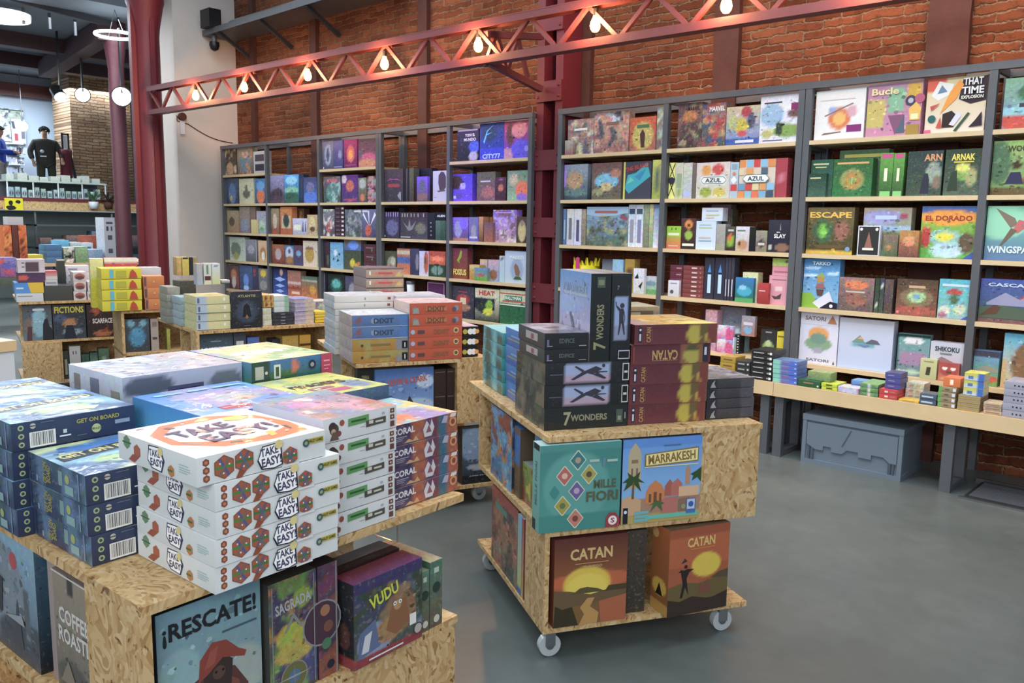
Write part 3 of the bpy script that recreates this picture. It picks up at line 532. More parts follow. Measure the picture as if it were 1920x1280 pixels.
shelf_row(Z6, 3, 3, '''80 260 197 | dark indigo box with pale bars on top | 436 334 g.2 o.5,.4,.4,.3,669 R.1,.82,.14,.98,bad R.25,.82,.29,.98,bad R.4,.82,.44,.98,bad R.6,.82,.64,.98,bad R.75,.82,.79,.98,bad R.9,.82,.94,.98,bad C.05,.08,.04,99a
270 541 203 | dark wide box with pale spiky figures | 434 445 g.3 o.75,.4,.2,.2,776 P888,.3,.3,.1,.65,.28,.45,.35,.75,.4,.45,.6,.7,.45,.35 R.06,.83,.1,.96,aaa R.16,.83,.2,.96,aaa R.26,.83,.3,.96,aaa R.4,.83,.44,.96,aaa R.52,.83,.55,.96,aaa R.66,.83,.7,.96,aaa R.86,.83,.9,.96,aaa R.03,.05,.4,.09,bbb
545 618 207 | black box spine with pale lettering | 223 112 R.35,.15,.55,.2,88a R.35,.3,.55,.35,88a R.35,.45,.55,.5,88a R.35,.6,.55,.65,88a
622 670 285 f | tiny teal box in front of black box | 576 354 g.3
622 722 205 | black box with white title | 112 112 TALIEN,.55,.88,.8,.08,eee
672 722 285 f | tiny green grey box in front of black box | 465 243 g.3''')
shelf_row(Z6, 4, 3, '''792 950 252 | violet blue box with caped figure | 86d 546 g.3 o.35,.5,.25,.35,99c o.7,.7,.25,.2,75f r0,0,1,.12,a76
955 1050 250 | slim grey blue box with pale tower | 77a 55a g.3 o.5,.4,.3,.3,99a R.1,.12,.9,.2,ccd
1055 1097 246 | orange brown box spine | c96 643 g.2
1100 1190 250 b | brown box standing behind | a73 754
1105 1192 305 f | small maroon box with orange base | 756 a64 g.3
1197 1430 177 | big sandy box with violet top | a7f b9a g.3 r0,.78,1,1,86d n.4,5,dcc,867 R.1,.9,.8,.93,c9f
1432 1540 247 | dark box with cream bearded head | 544 433 g.2 o.5,.45,.35,.4,cb8 o.5,.75,.15,.12,987''')
shelf_row(Z5, 0, 4, '''180 345 492 | pale green box with round owl | bcb cdc g.1 o.4,.45,.32,.32,787 o.4,.2,.2,.15,aa6
350 472 517 | slate box with grey mountain and white edge | 99a 556 g.2 o.5,.55,.3,.2,aab R.0,.0,.04,1,ccc R.96,0,1,1,ccc
490 595 530 | cream box with orange and white figure | db9 ca7 g.1 o.5,.4,.3,.3,b75 o.5,.3,.18,.2,eed''')
shelf_row(Z5, 1, 4, '''640 775 572 | rust box with pale antlered figure | a64 733 g.3 o.5,.5,.25,.3,baa
780 880 582 | blue box with white arch | 37a 754 g.3 o.5,.6,.4,.35,ccd o.5,.7,.15,.12,35a o.5,.25,.35,.2,a74
885 975 582 | small maroon and blue box | 645 447 g.4 o.5,.6,.3,.15,7ac
980 1136 532 | tall cream box with ochre tree | dcb dcb g.1 o.45,.45,.32,.3,b94 o.45,.7,.3,.06,865''')
shelf_row(Z5, 2, 4, '''1172 1268 537 | black box with pale figures | 434 323 g.4 o.7,.3,.25,.2,565
1275 1415 547 | light blue box with dark splashes | 6ad 8bd g.2 o.4,.6,.12,.12,def P234,.2,.3,.35,.36,.3,.45 P234,.5,.25,.7,.3,.6,.4 P234,.65,.5,.8,.55,.7,.62
1427 1612 637 | dark olive box with yellow blossoms | 454 554 g.3 o.5,.35,.15,.2,dc3 o.7,.2,.15,.15,da4 o.85,.35,.1,.1,c83
1427 1612 520 z1 | bright blue box laid on the olive one | 875 46a g.3 o.55,.5,.3,.4,69f
1640 1772 568 *3 | small dark red box with pale text | 534 522 g.4 R.2,.55,.8,.65,a77 C.7,.35,.15,487''')
shelf_row(Z6, 3, 4, '''105 232 590 | dark olive box with red eyed skull | 554 443 g.3 o.55,.4,.35,.35,998 o.5,.3,.1,.1,a33 o.7,.55,.2,.2,bba
238 366 565 | colourful box with blue car and red base | a65 c75 g.4 r0,.45,1,.65,46a r0,.8,1,.9,cba
370 455 565 | plain navy box | 446 335 g.1 o.8,.5,.2,.3,889
460 550 590 | white box with orange face | cce ccd o.75,.55,.25,.45,b53 o.7,.6,.12,.12,654 g.15
555 720 592 | dark box with fiery top and green tree | b43 354 g.3 r0,.5,1,.85,c53 o.5,.7,.4,.1,f85 r0,0,1,.45,243 o.5,.25,.35,.18,798 P232,.48,0,.5,.4,.35,.5,.65,.5,.53,.4,.55,0''')
shelf_row(Z6, 4, 4, '''785 940 562 | brown box with golden creature and title | 734 842 g.2 P9a3,.5,.5,.3,.6,.45,.75,.55,.95,.65,.9,.6,.7,.45,.6 TFOSSUS,.5,.22,.85,.2,ed6
960 1060 727 | small yellow box with orange figures | db5 a73 g.4 r0,.8,1,.92,cb9
1065 1140 672 b | pale blue and orange box behind | eca 9ad g.3
1010 1138 757 f | small green meadow box | 68b 7a4 g.3 o.5,.45,.3,.12,b56 o.5,.1,.5,.15,6a3
1147 1255 677 | pale box with brown animals | cab 8ac g.4 o.5,.3,.35,.25,964
1260 1310 637 | white blue box spine | bcd acd o.5,.9,.25,.06,445
1315 1535 590 | pale blue box with brown stone figure | bce bcd o.55,.42,.28,.35,9ac P865,.5,.25,.42,.5,.48,.62,.6,.55,.7,.35,.65,.2 P363,.4,.12,.5,.22,.7,.2,.8,.12 TPALEO,.55,.8,.65,.1,eee''')
shelf_row(Z5, 0, 5, '''150 278 800 | brown box with orange crowned creature | 755 533 g.3 o.5,.6,.3,.25,c85 o.5,.3,.2,.25,dcc o.9,.3,.1,.3,a44
286 428 800 | blue box with bright blue figure | 469 347 g.2 o.5,.4,.2,.25,69e o.5,.1,.2,.1,acf
432 492 802 | dark blue box with red marks | 446 335 g.3 o.3,.8,.3,.06,a44 o.3,.65,.3,.05,a44
496 595 835 | grey box with yellow animal | 888 556 g.3 o.5,.8,.3,.15,ec3 o.5,.3,.4,.2,999''')
shelf_row(Z5, 1, 5, '''652 805 832 | navy box with blue white fish pattern | 225 35a g.1 o.6,.85,.12,.12,ca9 P9bf,.1,.6,.5,.5,.9,.6,.5,.68 P9bf,.15,.35,.5,.42,.85,.35,.5,.28 P9bf,.2,.15,.5,.22,.8,.15,.5,.08
812 955 857 | rust striped box | a76 b65 g.2 r0,.5,1,.6,dbb r0,.3,1,.38,943 R.3,.1,.9,.2,eca
962 1135 922 | green landscape box with orange blocks | 576 c74 g.4 r0,.75,1,.82,bba o.7,.4,.2,.2,d93 o.3,.4,.2,.15,b64''')
shelf_row(Z5, 2, 5, '''1175 1195 880 | thin pale box spine | 99a 667
1200 1246 880 | black box side | 223 112
1250 1435 895 | black box with teal skull emblem | 233 112 g.1 o.5,.6,.35,.25,365 o.5,.65,.25,.15,6bb o.5,.2,.2,.06,aaa
1440 1590 917 | slate box with pale figure | 557 334 g.3 o.5,.45,.25,.3,99a o.5,.15,.3,.1,a86
1592 1640 925 | slim cream box with green leaf | cca 996 g.3 o.5,.6,.3,.2,464''')
shelf_row(Z6, 3, 5, '''80 290 880 | dark grey box mostly hidden | 445 333 g.3
540 715 897 | purple box with pale pink frame | 525 525 R.02,.03,.98,.05,c9a R.02,.95,.98,.97,c9a R.02,.03,.05,.97,c9a R.95,.03,.98,.97,c9a''')
shelf_row(Z6, 4, 5, '''785 1004 942 | charcoal box with red and cream circus tent | 445 334 g.2 o.5,.6,.3,.15,a33 R.38,.45,.65,.65,dca o.5,.35,.35,.12,a76 R.3,.82,.7,.84,c44
1016 1255 967 | racing box with red title and yellow car | eec 233 g.2 r0,.35,.8,.7,224 o.35,.45,.3,.2,233 o.6,.5,.15,.15,8b3 o.55,.3,.2,.1,dd4 P778,0,.4,.35,.15,.35,.1,0,.35 Pdd3,.3,.2,.7,.35,.75,.45,.4,.3 THEAT,.5,.87,.65,.15,c22
1266 1525 982 | green and white box with red stripes | eec 364 g.2 r0,0,1,.6,264 R0,.55,1,.58,eee R.0,.88,1,.91,c44 R.1,.66,1,.69,c44 R.2,.7,.85,.84,285 TRALLYMAN,.52,.77,.6,.1,eee''')
# right groups
shelf_row(CA, 5, 1, '''127 304 340 | grey pink box with white title and crowd | a88 977 g.6 n.4,4,ccb,667 R.25,.68,.75,.74,eee
306 545 293 | sandy rose box with warriors and sky | ca9 966 g.6 o.45,.85,.35,.12,cde n.4,4,556,c98 R.35,.68,.72,.76,865
551 730 327 | orange red box with dark tower | c52 a65 g.4 o.5,.45,.4,.4,cb6 P533,.45,.1,.4,.5,.5,.65,.6,.5,.58,.1 R.28,.68,.75,.78,575
737 800 258 | tall grey box spine with figures | 998 766 g.6 n.4,6,ccb
107 160 487 f | tiny grey and rust box | bba 956 g.4''')
shelf_row(CA, 6, 1, '''882 1045 230 | dark brown box with orange title and crowd | 655 433 g.6 n.4,5,a97,755 o.5,.7,.3,.12,b74 TMARVEL,.65,.87,.5,.08,322
1047 1208 232 | brown box with white title and bright figures | 977 455 g.6 n.5,5,c96,457,a44 TMARVEL,.62,.87,.65,.11,eee
1212 1440 252 | pale blue box with bold coloured figures | cb9 68c g.3 o.6,.85,.15,.15,a34 o.45,.5,.2,.2,cb4 o.75,.6,.12,.2,557 o.2,.6,.15,.2,bb8 o.5,.3,.15,.08,c45 r0,0,1,.18,35a R.3,.06,.85,.13,dde
1444 1716 178 | white box with blue splash and green shapes | eef dde g.15 o.3,.6,.3,.25,9bd o.7,.25,.35,.15,8a5 o.5,.3,.1,.15,343 o.2,.2,.15,.1,bb7 o.85,.6,.15,.1,755 R.78,.68,.98,.82,826 R.1,.84,.55,.87,445 R.1,.05,.6,.07,447''')
shelf_row(CA, 5, 2, '''75 262 652 | stormy blue grey box with violet edge | 9ab 345 g.3 o.45,.55,.35,.25,b97 r0,.4,.1,1,a8e o.5,.2,.5,.1,688
292 493 640 | brown box with bright blue lagoon splash | 755 665 g.3 o.5,.5,.4,.2,7bd o.5,.35,.2,.12,cb8 o.2,.2,.2,.1,997 o.8,.7,.2,.1,b76
506 700 632 t-3 | dark box with torn turquoise island and red title | 445 445 P3ab,.05,.3,.15,.65,.45,.7,.85,.97,.98,.6,.55,.35,.2,.15 P6cb,.1,.4,.25,.6,.4,.5 P28b,.4,.6,.8,.8,.6,.5 R0,0,.07,1,cc6 TTHE_ISLAND,.5,.85,.85,.12,b33,10
706 772 620 | yellow green box spine | cc6 9a4 o.6,.5,.3,.3,566 g.2''')
shelf_row(CA, 6, 2, '''803 862 640 | yellow and black lattice box spine | ee8 ee8 P111,0,.95,.05,1,1,.55,1,.5 P111,0,.5,.05,.55,1,.1,1,.05 P111,1,.95,.95,1,0,.55,0,.5 P111,1,.5,.95,.55,0,.1,0,.05 C.5,.5,.1,334
864 916 640 | pale green box spine with oval label | ccb cca g.2 R.15,.3,.85,.7,9a8 o.5,.15,.3,.1,8a5
918 978 640 | pale grey box spine with blue label | ccb bbc g.3 R.2,.08,.8,.2,abf
982 1004 650 | thin dark box spine | 766 665
1008 1236 637 | white box with coloured leaves and AZUL-like shield | dcc ccb o.3,.78,.15,.15,d94 o.65,.8,.18,.15,c44 o.3,.18,.18,.14,9a4 o.7,.17,.18,.13,cb5 g.1 Peee,.1,.5,.2,.62,.85,.62,.95,.5,.85,.38,.2,.38 P588,.13,.5,.22,.6,.83,.6,.92,.5,.83,.4,.22,.4 Peee,.15,.5,.23,.58,.82,.58,.9,.5,.82,.42,.23,.42 TAZUL,.52,.5,.48,.12,344
1238 1294 637 | tiled box spine with blue white red tiles | bcd abc R.1,.2,.9,.38,c33 R.15,.8,.85,.95,8ab C.5,.68,.05,d74 Peee,.1,.5,.5,.62,.9,.5,.5,.38
1302 1548 617 | patterned tile box with AZUL-like shield | dcb dcb g.05 R.0,.8,.18,1,d84 R.2,.8,.38,1,8bd R.4,.8,.58,1,c33 R.6,.8,.78,1,8bd R.8,.8,1,1,d84 R.0,.6,.15,.78,dca R.2,.62,.4,.78,d95 R.62,.62,.8,.78,567 R.0,.2,.18,.38,69b R.2,.2,.38,.38,c33 R.4,.2,.58,.38,dc9 R.6,.2,.78,.38,d95 R.8,.2,1,.38,8bd R.0,.0,.18,.18,d84 R.2,.0,.38,.18,8bc R.4,.0,.58,.18,d64 R.6,.0,.78,.18,7ac R.8,.0,1,.18,456 P588,.12,.5,.22,.61,.78,.61,.88,.5,.78,.39,.22,.39 Peee,.14,.5,.23,.59,.77,.59,.86,.5,.77,.41,.23,.41 TAZUL,.5,.5,.45,.12,344
1552 1630 608 | plain crimson box spine | a34 a34 o.5,.5,.2,.12,c78 g.05'''.replace('AZUL-like shield', 'blue edged shield'))
shelf_row(CA, 5, 3, '''58 116 957 | blue box spine with white lettering | 68b 57a g.3 R.3,.15,.65,.7,bcd
120 168 957 | white box spine beside the blue one | ddd ccd R.3,.15,.7,.75,778 g.2
171 219 957 | white box spine with dark title | ddd cce R.3,.1,.7,.7,557 g.2
222 250 960 | brown slim box spine | a98 776 g.5
256 539 942 | broad green grey box with armies under blue sky | 8ac 565 g.5 n.4,4,997,554 P9bd,0,1,0,.8,.3,.75,.7,.78,1,.85,1,1 P946,.8,.72,.97,.66,1,.72,.84,.8 R.2,.84,.75,.9,a55 R.3,.75,.5,.79,ca8
542 590 927 | white box spine with blue figure top | bcd dde R.25,.1,.75,.65,99a R.1,.78,.9,.9,346 g.3
592 642 927 | pale box spine with blue figure top | cde dde R.25,.1,.75,.65,88a R.1,.78,.9,.9,456 g.3
647 682 917 | green grey box spine | 9a8 776 g.4
685 711 917 | yellow green box spine in the group | cc9 897 g.4
714 750 917 | blue and white box spine | 68b dde g.4
565 745 915 b | grey box lying over the spines at the back | 898 776 g.4''')
shelf_row(CC, 6, 3, '''872 985 255 | small lime over red box | 9c3 d64 r0,.55,1,1,9c3 R.1,.58,.9,.7,eec o.35,.88,.06,.05,332 o.65,.88,.06,.05,332 R.15,.1,.85,.14,ecb
986 1098 197 | dark red box with avocado shape | 533 322 o.5,.45,.25,.15,9b4 o.5,.8,.25,.15,d83 o.5,.78,.1,.06,532 R.1,.1,.9,.18,eed g.1
1100 1248 217 | white box with rows of faint colour marks | cde cde R.15,.84,.75,.88,9bc R.15,.75,.8,.79,bc9 R.15,.4,.75,.44,dba R.15,.3,.8,.34,9bc
1140 1295 117 z1 | white box stacked on the lower white one | dde cde R.2,.7,.8,.8,9bc R.2,.4,.85,.5,bc9 R.2,.2,.6,.3,dba
1252 1318 240 | grey cream carton side | aaa 998 g.2
1322 1394 258 t-8 | small black box with rainbow fruit | 554 322 o.5,.4,.35,.25,8b3 o.4,.55,.2,.15,d63 R.2,.8,.85,.88,ccc
1398 1498 258 | white and brown box with people | dde ba9 g.2 o.5,.25,.4,.2,b86 o.3,.3,.1,.1,532 R.1,.8,.7,.86,686
1500 1545 262 | black box side | 221 112
1550 1630 288 t6 | small brown box with dark cups | 998 876 g.3 o.5,.4,.3,.2,433 R.2,.3,.8,.42,ccc
1642 1828 208 | black box with white title SLAY style | 334 223 o.6,.15,.3,.12,865 o.1,.15,.08,.06,bbb P99a,.5,.9,.47,.68,.53,.68 TSLAY,.5,.5,.5,.13,eee R.35,.6,.5,.63,ccc g.05
1210 1355 85 b | dark grey flat box leaning at the back | 655 544 g.1
1065 1140 130 b | dark olive box at the back | 554 332 g.2'''.replace('title SLAY style', 'title and crown rays'))
shelf_row(CC, 5, 4, '''395 470 502 | small navy and white box | 334 bcd g.2
472 550 505 | small light blue box leaning right | 8bd 9bd g.2 o.5,.4,.3,.2,dde
566 636 502 | mustard box with brown mark | a83 a83 o.5,.6,.2,.15,643 g.1
630 710 572 f | white toy box with black patches | dde ccc g.3 P223,.1,.6,.4,.8,.5,.6 P223,.5,.3,.9,.5,.7,.2
712 808 632 | white and green small box | ccd 8b8 g.2 r0,0,1,.3,6a6 o.5,.6,.4,.15,79a''')
shelf_row(CC, 6, 4, '''905 998 545 *5 | maroon slim box with white mark | 634 623 R.5,.4,.9,.6,b88
1002 1154 552 *7 | brown red slim box with white mark | 844 733 R.42,.35,.68,.65,dcc C.85,.5,.15,b88
893 970 662 f t6 | small white card box with dark emblem | dde ccc C.35,.3,.12,556 R.2,.8,.8,.85,889
1162 1234 492 | first navy binder box with blue light beam | 334 334 R.35,.15,.7,.6,bdf P38d,.35,.65,.7,.65,.55,.85
1240 1314 492 | second navy binder box with blue light beam | 334 334 R.35,.15,.7,.6,bdf P38d,.35,.65,.7,.65,.55,.85
1318 1336 492 | first thin black box with white line | 445 334 R.3,.1,.6,.5,dde
1340 1358 492 | second thin black box with white line | 445 334 R.3,.1,.6,.5,dde
1362 1384 492 | third thin black box with white line | 445 334 R.3,.1,.6,.5,dde
1394 1530 642 f | bright blue tub with green landscape | 27b 274 o.5,.45,.4,.2,3ac r0,0,1,.18,5a6 o.4,.6,.2,.1,8ce
1447 1560 602 | cream box with orange faint print | dda dcb g.2 o.6,.6,.3,.1,d95 o.3,.4,.2,.1,9a7
1564 1642 682 f | small red box | b33 922 R.1,.6,.7,.65,dbb
1646 1796 627 | pink box with dark bird | d9a d9a P544,.15,.3,.4,.28,.65,.4,.6,.2,.3,.18 o.5,.55,.2,.08,ecc R.15,.85,.85,.88,a67
1666 1812 557 z1 | small salmon box on the pink one | d89 d9a R.1,.3,.9,.5,b67
1666 1816 498 z1 | small lime and pink box at the very top | ac5 bc7 g.2 o.8,.6,.1,.2,676''')
shelf_row(CG, 6, 5, '''250 380 125 | pink patterned sheet box | c9a b8a g.5
385 560 300 f *2 | comic style white and magenta pack | dde c59 g.4 n.4,5,9ad,c48
300 560 420 f | comic style pack with bright figures | cde bcc g.5 n.5,4,e8b,bd6,68a
412 700 92 b | grey blue box with bright eyes print | 778 9bc g.2 o.25,.35,.15,.2,def o.7,.35,.15,.2,def R.1,.05,.9,.12,c47
562 640 400 *7 | small black box with white square label | 333 222 R.65,.3,.85,.7,eee
655 805 195 f z1 | small steel blue picture box leaning on the stack | 99a a76 g.2 R.15,.55,.85,.7,ccd o.5,.3,.3,.2,7ac
875 1050 345 | black box with green dragon egg | 333 333 o.5,.35,.35,.25,8a5 o.5,.5,.2,.12,bc9 R.3,.88,.7,.93,999 g.1
1057 1172 372 | bright yellow box | dc1 cb1 R.1,.8,.9,.85,763 P332,.7,.2,.8,.4,.85,.2 g.05''')
shelf_row(CB, 7, 1, '''208 603 290 | white box with orange and pink chest drawing | eee eee o.5,.42,.22,.22,d74 o.5,.42,.12,.12,eb6 o.75,.55,.1,.1,dab o.35,.6,.08,.08,9ad P977,.2,.5,.75,.72,.78,.7,.2,.47 P865,.15,.1,.55,.14,.55,.16,.2,.14 R.66,.14,.95,.28,827 R.1,.8,.8,.82,ddd
622 1058 240 | mauve box with green and yellow masks titled Bucle | b8a c8a g.1 r0,.2,.35,.7,cb6 r.4,.45,.68,.9,8b9 P857,.4,.4,.7,.4,.55,.02 P567,.55,.05,.7,.4,.72,.05 r.72,.6,.98,.95,da3 C.8,.65,.1,445 C.8,.65,.05,bbc C.96,.68,.09,b57 Peb5,.78,.5,.9,.62,1,.5,.98,.28,.8,.28 Peeb,.82,.4,.95,.4,.95,.3,.82,.3 Pa83,.75,.0,.98,.0,.98,.2,.75,.2 TBucle,.33,.86,.5,.13,eda
1095 1572 190 | white box with bold abstract paint shapes | dc9 edc r0,.75,.35,1,d53 Peee,.08,.7,.2,.95,.45,.88,.4,.7,.2,.6 P68a,.18,.72,.25,.88,.35,.75 P323,.55,.6,.6,.95,1,.98,1,.55,.75,.5 Pe92,.4,.75,.55,.95,.62,.85,.5,.6,.25,.35 P322,.3,.1,.3,.35,.45,.4,.55,.3,.5,.1 Pdde,.42,.15,.55,.38,.62,.3,.5,.12 P354,.5,.03,.72,.35,.76,.33,.55,.02 P323,.75,.08,.97,.1,.95,.35,.85,.2 C.12,.27,.07,266 Pc43,.2,.1,.27,.3,.3,.1 Pc43,.08,.5,.25,.55,.1,.42 R.0,0,.12,.07,d58 TTHAT,.78,.9,.32,.13,eee TTIME,.78,.74,.36,.13,eee TEXPLOSION,.78,.62,.36,.06,eed'''.replace(' titled Bucle', ' and cream title'))
shelf_row(CB, 8, 1, '''1715 2240 180 | pale green box with dark animal and red car | 8b9 79b g.2 o.4,.7,.2,.15,475 o.3,.15,.35,.2,c43 o.3,.35,.4,.1,9cd R.25,.42,.9,.5,445 R.35,.45,.8,.47,eee''')
shelf_row(CB, 7, 2, '''150 292 962 f | small dark green box with pale title | 243 465 g.2 R.1,.78,.7,.84,cc9
170 345 850 | dark green box with two line title | 254 465 g.2 R.1,.86,.8,.9,cc9 R.2,.78,.7,.81,cc9
347 662 842 | green box with golden sun disc eye | 363 374 g.3 o.5,.45,.3,.28,995 o.5,.42,.18,.18,b83 o.5,.42,.1,.1,8a5 R.1,.86,.9,.91,da6 R.49,.32,.51,.52,cca
395 785 770 b | green box with yellow title band behind | 686 464 g.2 R.1,.84,.95,.91,ed6
722 825 797 | first lime box spine with pink cap | 6a4 353 R.1,.88,.9,.98,c48 R.35,.35,.6,.65,eec R.1,.0,.9,.12,8c7 g.2
829 915 797 | second lime box spine with pink cap | 6a4 353 R.1,.88,.9,.98,c48 R.35,.35,.6,.65,eec R.1,.0,.9,.12,8c7 g.2
942 1222 780 | dark teal box with explorers and cut off title | 344 454 g.3 o.75,.5,.2,.25,9a9 P334,.4,.05,.45,.35,.5,.5,.6,.5,.65,.35,.65,.05 o.85,.3,.12,.15,876 TARN,.72,.85,.5,.15,d96
1240 1530 765 | dark green box with gold title and explorers | 343 565 g.3 o.6,.45,.3,.12,8a5 o.5,.6,.2,.1,dd6 P343,.1,.1,.2,.5,.35,.55,.4,.1 o.75,.4,.15,.2,aa7 TARNAK,.5,.83,.65,.14,ed5 R.25,.71,.8,.74,dc4''')
shelf_row(CB, 8, 2, '''1612 2150 692 | pale green box with curly haired woodworker | 9b6 796 g.2 o.1,.6,.2,.4,575 o.38,.55,.08,.09,432 P335,.22,.2,.3,.42,.45,.42,.5,.2 r0,0,1,.12,653 r.4,.2,1,.3,953 TWOODCRAFT,.6,.85,.75,.11,442''')
shelf_row(CD, 7, 3, '''133 480 115 | brown temple box with golden title | 764 442 g.3 o.35,.5,.22,.25,464 o.35,.5,.1,.15,7b4 o.75,.5,.15,.2,965 r0,0,1,.09,ca3 P653,.15,.2,.9,.2,.75,.12,.25,.12 C.9,.12,.05,79c TESCAPE,.5,.84,.9,.13,eb4
551 908 117 | tall pale blue box with clouds and river town | a98 698 g.2 o.4,.8,.4,.15,99c r0,.55,1,.62,9bd o.6,.3,.4,.2,775 o.85,.82,.08,.06,a35 R.25,.76,.7,.84,bce
512 678 252 f | white edged black card box with statue | dde ddd R.05,.03,.95,.97,333 o.5,.5,.25,.35,a75 P965,.3,.2,.5,.8,.7,.2 C.15,.88,.05,eee C.85,.88,.05,eee R.25,.18,.75,.26,eed
705 812 322 f | small brown green jungle box | 876 564 g.4 o.4,.4,.2,.15,c85
822 968 287 f | small orange brown adventure box | b84 744 g.4 o.5,.6,.3,.2,d96
985 1398 105 | yellow and green adventure box with orange title | 9b4 5a4 g.2 r0,.88,1,1,46a o.5,.78,.55,.14,e92 o.45,.4,.3,.15,9cb o.45,.42,.18,.08,ed3 o.1,.4,.1,.2,b33 o.5,.15,.3,.15,bde o.85,.3,.15,.2,654 P35a,.8,0,1,.15,1,0 TEL_DORADO,.5,.77,.85,.1,932''')
shelf_row(CD, 8, 3, '''1448 2010 103 | teal to blue box with flying long tailed bird | 8ca 57a o.2,.7,.4,.3,9db P876,.35,.6,.12,.96,.4,.78,.45,.66 Pc66,.38,.55,.46,.75,.55,.72,.55,.6,.45,.5 P765,.36,.6,.18,.2,.45,.55 Pa78,.5,.65,.75,.8,.55,.58 TWINGSPAN,.38,.2,.68,.13,dee''')
shelf_row(CD, 7, 4, '''92 373 492 | tall sky blue box with floating pagoda | 38c 8bd g.1 o.2,.65,.2,.04,cef o.8,.7,.15,.04,cef o.25,.8,.2,.04,bdf P9a5,.35,.62,.5,.72,.63,.62 Pb84,.38,.52,.6,.52,.58,.62,.4,.62 P966,.36,.4,.62,.4,.58,.5,.4,.5 P644,.42,.25,.56,.25,.6,.38,.38,.38 P8b3,0,0,0,.3,.25,.3,.45,.1,.5,0 Pdde,.3,.1,.75,.35,.9,.1,.9,0,.5,0 P223,.5,0,.8,.15,1,.12,1,0 C.83,.06,.035,dde TTAKKO,.5,.9,.5,.07,dee
370 632 642 | rust and grey box with flaming title | 977 655 g.4 o.5,.78,.35,.12,d74 o.5,.35,.3,.2,965 R.2,.55,.75,.6,cba
640 672 645 | dark green box spine with white blot | 343 454 g.3 o.5,.2,.35,.08,ddd
676 708 645 | dark grey box spine with white blot | 445 454 g.3 o.5,.8,.35,.08,ddd
712 775 655 | brown grey box spine in shrink wrap | 655 544 g.5
802 1108 655 | dark brown box with glowing round cavern | 543 854 g.3 o.5,.5,.4,.25,875 o.5,.52,.22,.15,ac9 o.5,.52,.08,.06,6ad o.5,.15,.5,.1,a54 R.3,.76,.7,.83,ca8 C.06,.08,.04,d78
1118 1354 655 | turquoise box with white rabbits and red umbrella | 5bc 8bb g.3 o.5,.68,.25,.08,b44 o.5,.5,.15,.12,575 o.2,.2,.2,.12,ddc o.7,.25,.2,.12,cdb o.15,.08,.15,.08,a68 P35a,.75,0,1,.12,1,0 R.1,.82,.95,.88,cde''')
shelf_row(CD, 8, 4, '''1408 1990 658 | violet blue box with bear and mountains | 45a 465 g.2 P99b,.1,.45,.35,.7,.55,.55,.75,.72,1,.5,1,.4,.1,.4 P565,0,.2,.0,.35,.35,.4,.6,.35,1,.42,1,.1,0,.1 P643,.02,.15,.2,.4,.3,.35,.25,.2 o.6,.52,.07,.1,c43 r0,0,1,.1,755 TCASCADIA,.48,.87,.75,.08,cde''')
shelf_row(CE, 7, 5, '''322 572 97 | white box with green island under orange sun | dde dde o.5,.75,.27,.2,e9a050 o.5,.52,.35,.17,8a8 o.5,.65,.22,.15,798 o.5,.35,.15,.08,aab TSATORI,.5,.1,.6,.07,777 P554,.9,.03,.93,.12,.96,.03
322 572 18 z1 | white flat box with grey lettering lying on top | dde dde TSATORI,.4,.5,.55,.35,877 Pb75,.72,.15,.85,.85,.97,.15
580 922 62 | big plain white box with tiny floating island | ccd bce o.47,.5,.25,.05,7ab P798,.25,.53,.4,.68,.5,.53 Pda7,.35,.6,.42,.66,.48,.6 P667,.5,.53,.62,.62,.72,.6,.78,.53 P68b,.35,.5,.6,.5,.5,.45
950 1150 158 t5 | teal glassy box with dark edge | 7aa 789 g.1 r0,0,.05,1,244 r0,.95,1,1,133 o.5,.85,.3,.08,eee o.5,.1,.5,.05,bdb r.1,.3,.9,.55,a8a
1095 1200 312 f | small yellow box with dark character | cc9 bb8 P443,.35,.2,.4,.6,.65,.6,.6,.2 R.2,.85,.8,.9,996
1210 1342 338 f | round faced red tin | a44 c75 o.5,.6,.45,.3,a44 o.3,.7,.12,.08,fed o.7,.7,.12,.08,fed o.5,.5,.15,.06,643 o.5,.15,.4,.1,d96
1155 1368 208 | grey white box with mountain and dark title | ccd bbb P977,.1,.45,.35,.62,.7,.5,.7,.45 TSHIKOKU,.5,.82,.72,.13,244 R.3,.68,.65,.72,788''')
shelf_row(CE, 8, 5, '''1425 1590 262 | box with blue sky and green meadow village | 69c 7a4 g.2 r0,.85,1,1,445 P998,.0,.4,.5,.6,1,.5,1,.4 o.7,.2,.3,.1,c53 o.3,.15,.3,.1,cc4
1615 1990 163 | sandy and blue box with brown lion head | 5bd db8 o.55,.45,.4,.45,864 o.7,.7,.2,.2,da6 g.15 r0,.0,.1,.5,ca7''')
# benches: little stacks in front
BZ = .501
def bench_stack(cropf, x0, x1, ytop, n, desc, art, yf=5.115, dep=.1, base=None, z0=BZ):
    ax, ay = cropf(x0, ytop); bx, by = cropf(x1, ytop); P = onY(ax, ay, yf); xa = onY(ax, (ay+pr((P[0], yf, z0))[1])/2, yf)[0]; P = onY(bx, by, yf); xb = onY(bx, (by+pr((P[0], yf, z0))[1])/2, yf)[0]
    h = onY((ax+bx)/2, ay, yf)[2]-z0; tk = art.split()
    stack(n, desc, 'on the bench', ((xa+xb)/2, yf, z0), 0, xb-xa-.003, dep, h/n, tk[1], {'F': art, 'L': f'{tk[0]} {tk[1]} g.2', 'R': f'{tk[0]} {tk[1]} g.2', 'T': f'{tk[0]} {tk[0]} g.4'}, N=8, mat='gloss', eps=.0009, jit=.002, name='small_game', cat='small game')
    return z0+h
bench_stack(CG, 420, 590, 648, 3, 'mustard small box left of black ones', 'b93 a82 R.2,.4,.8,.6,753', dep=.14)
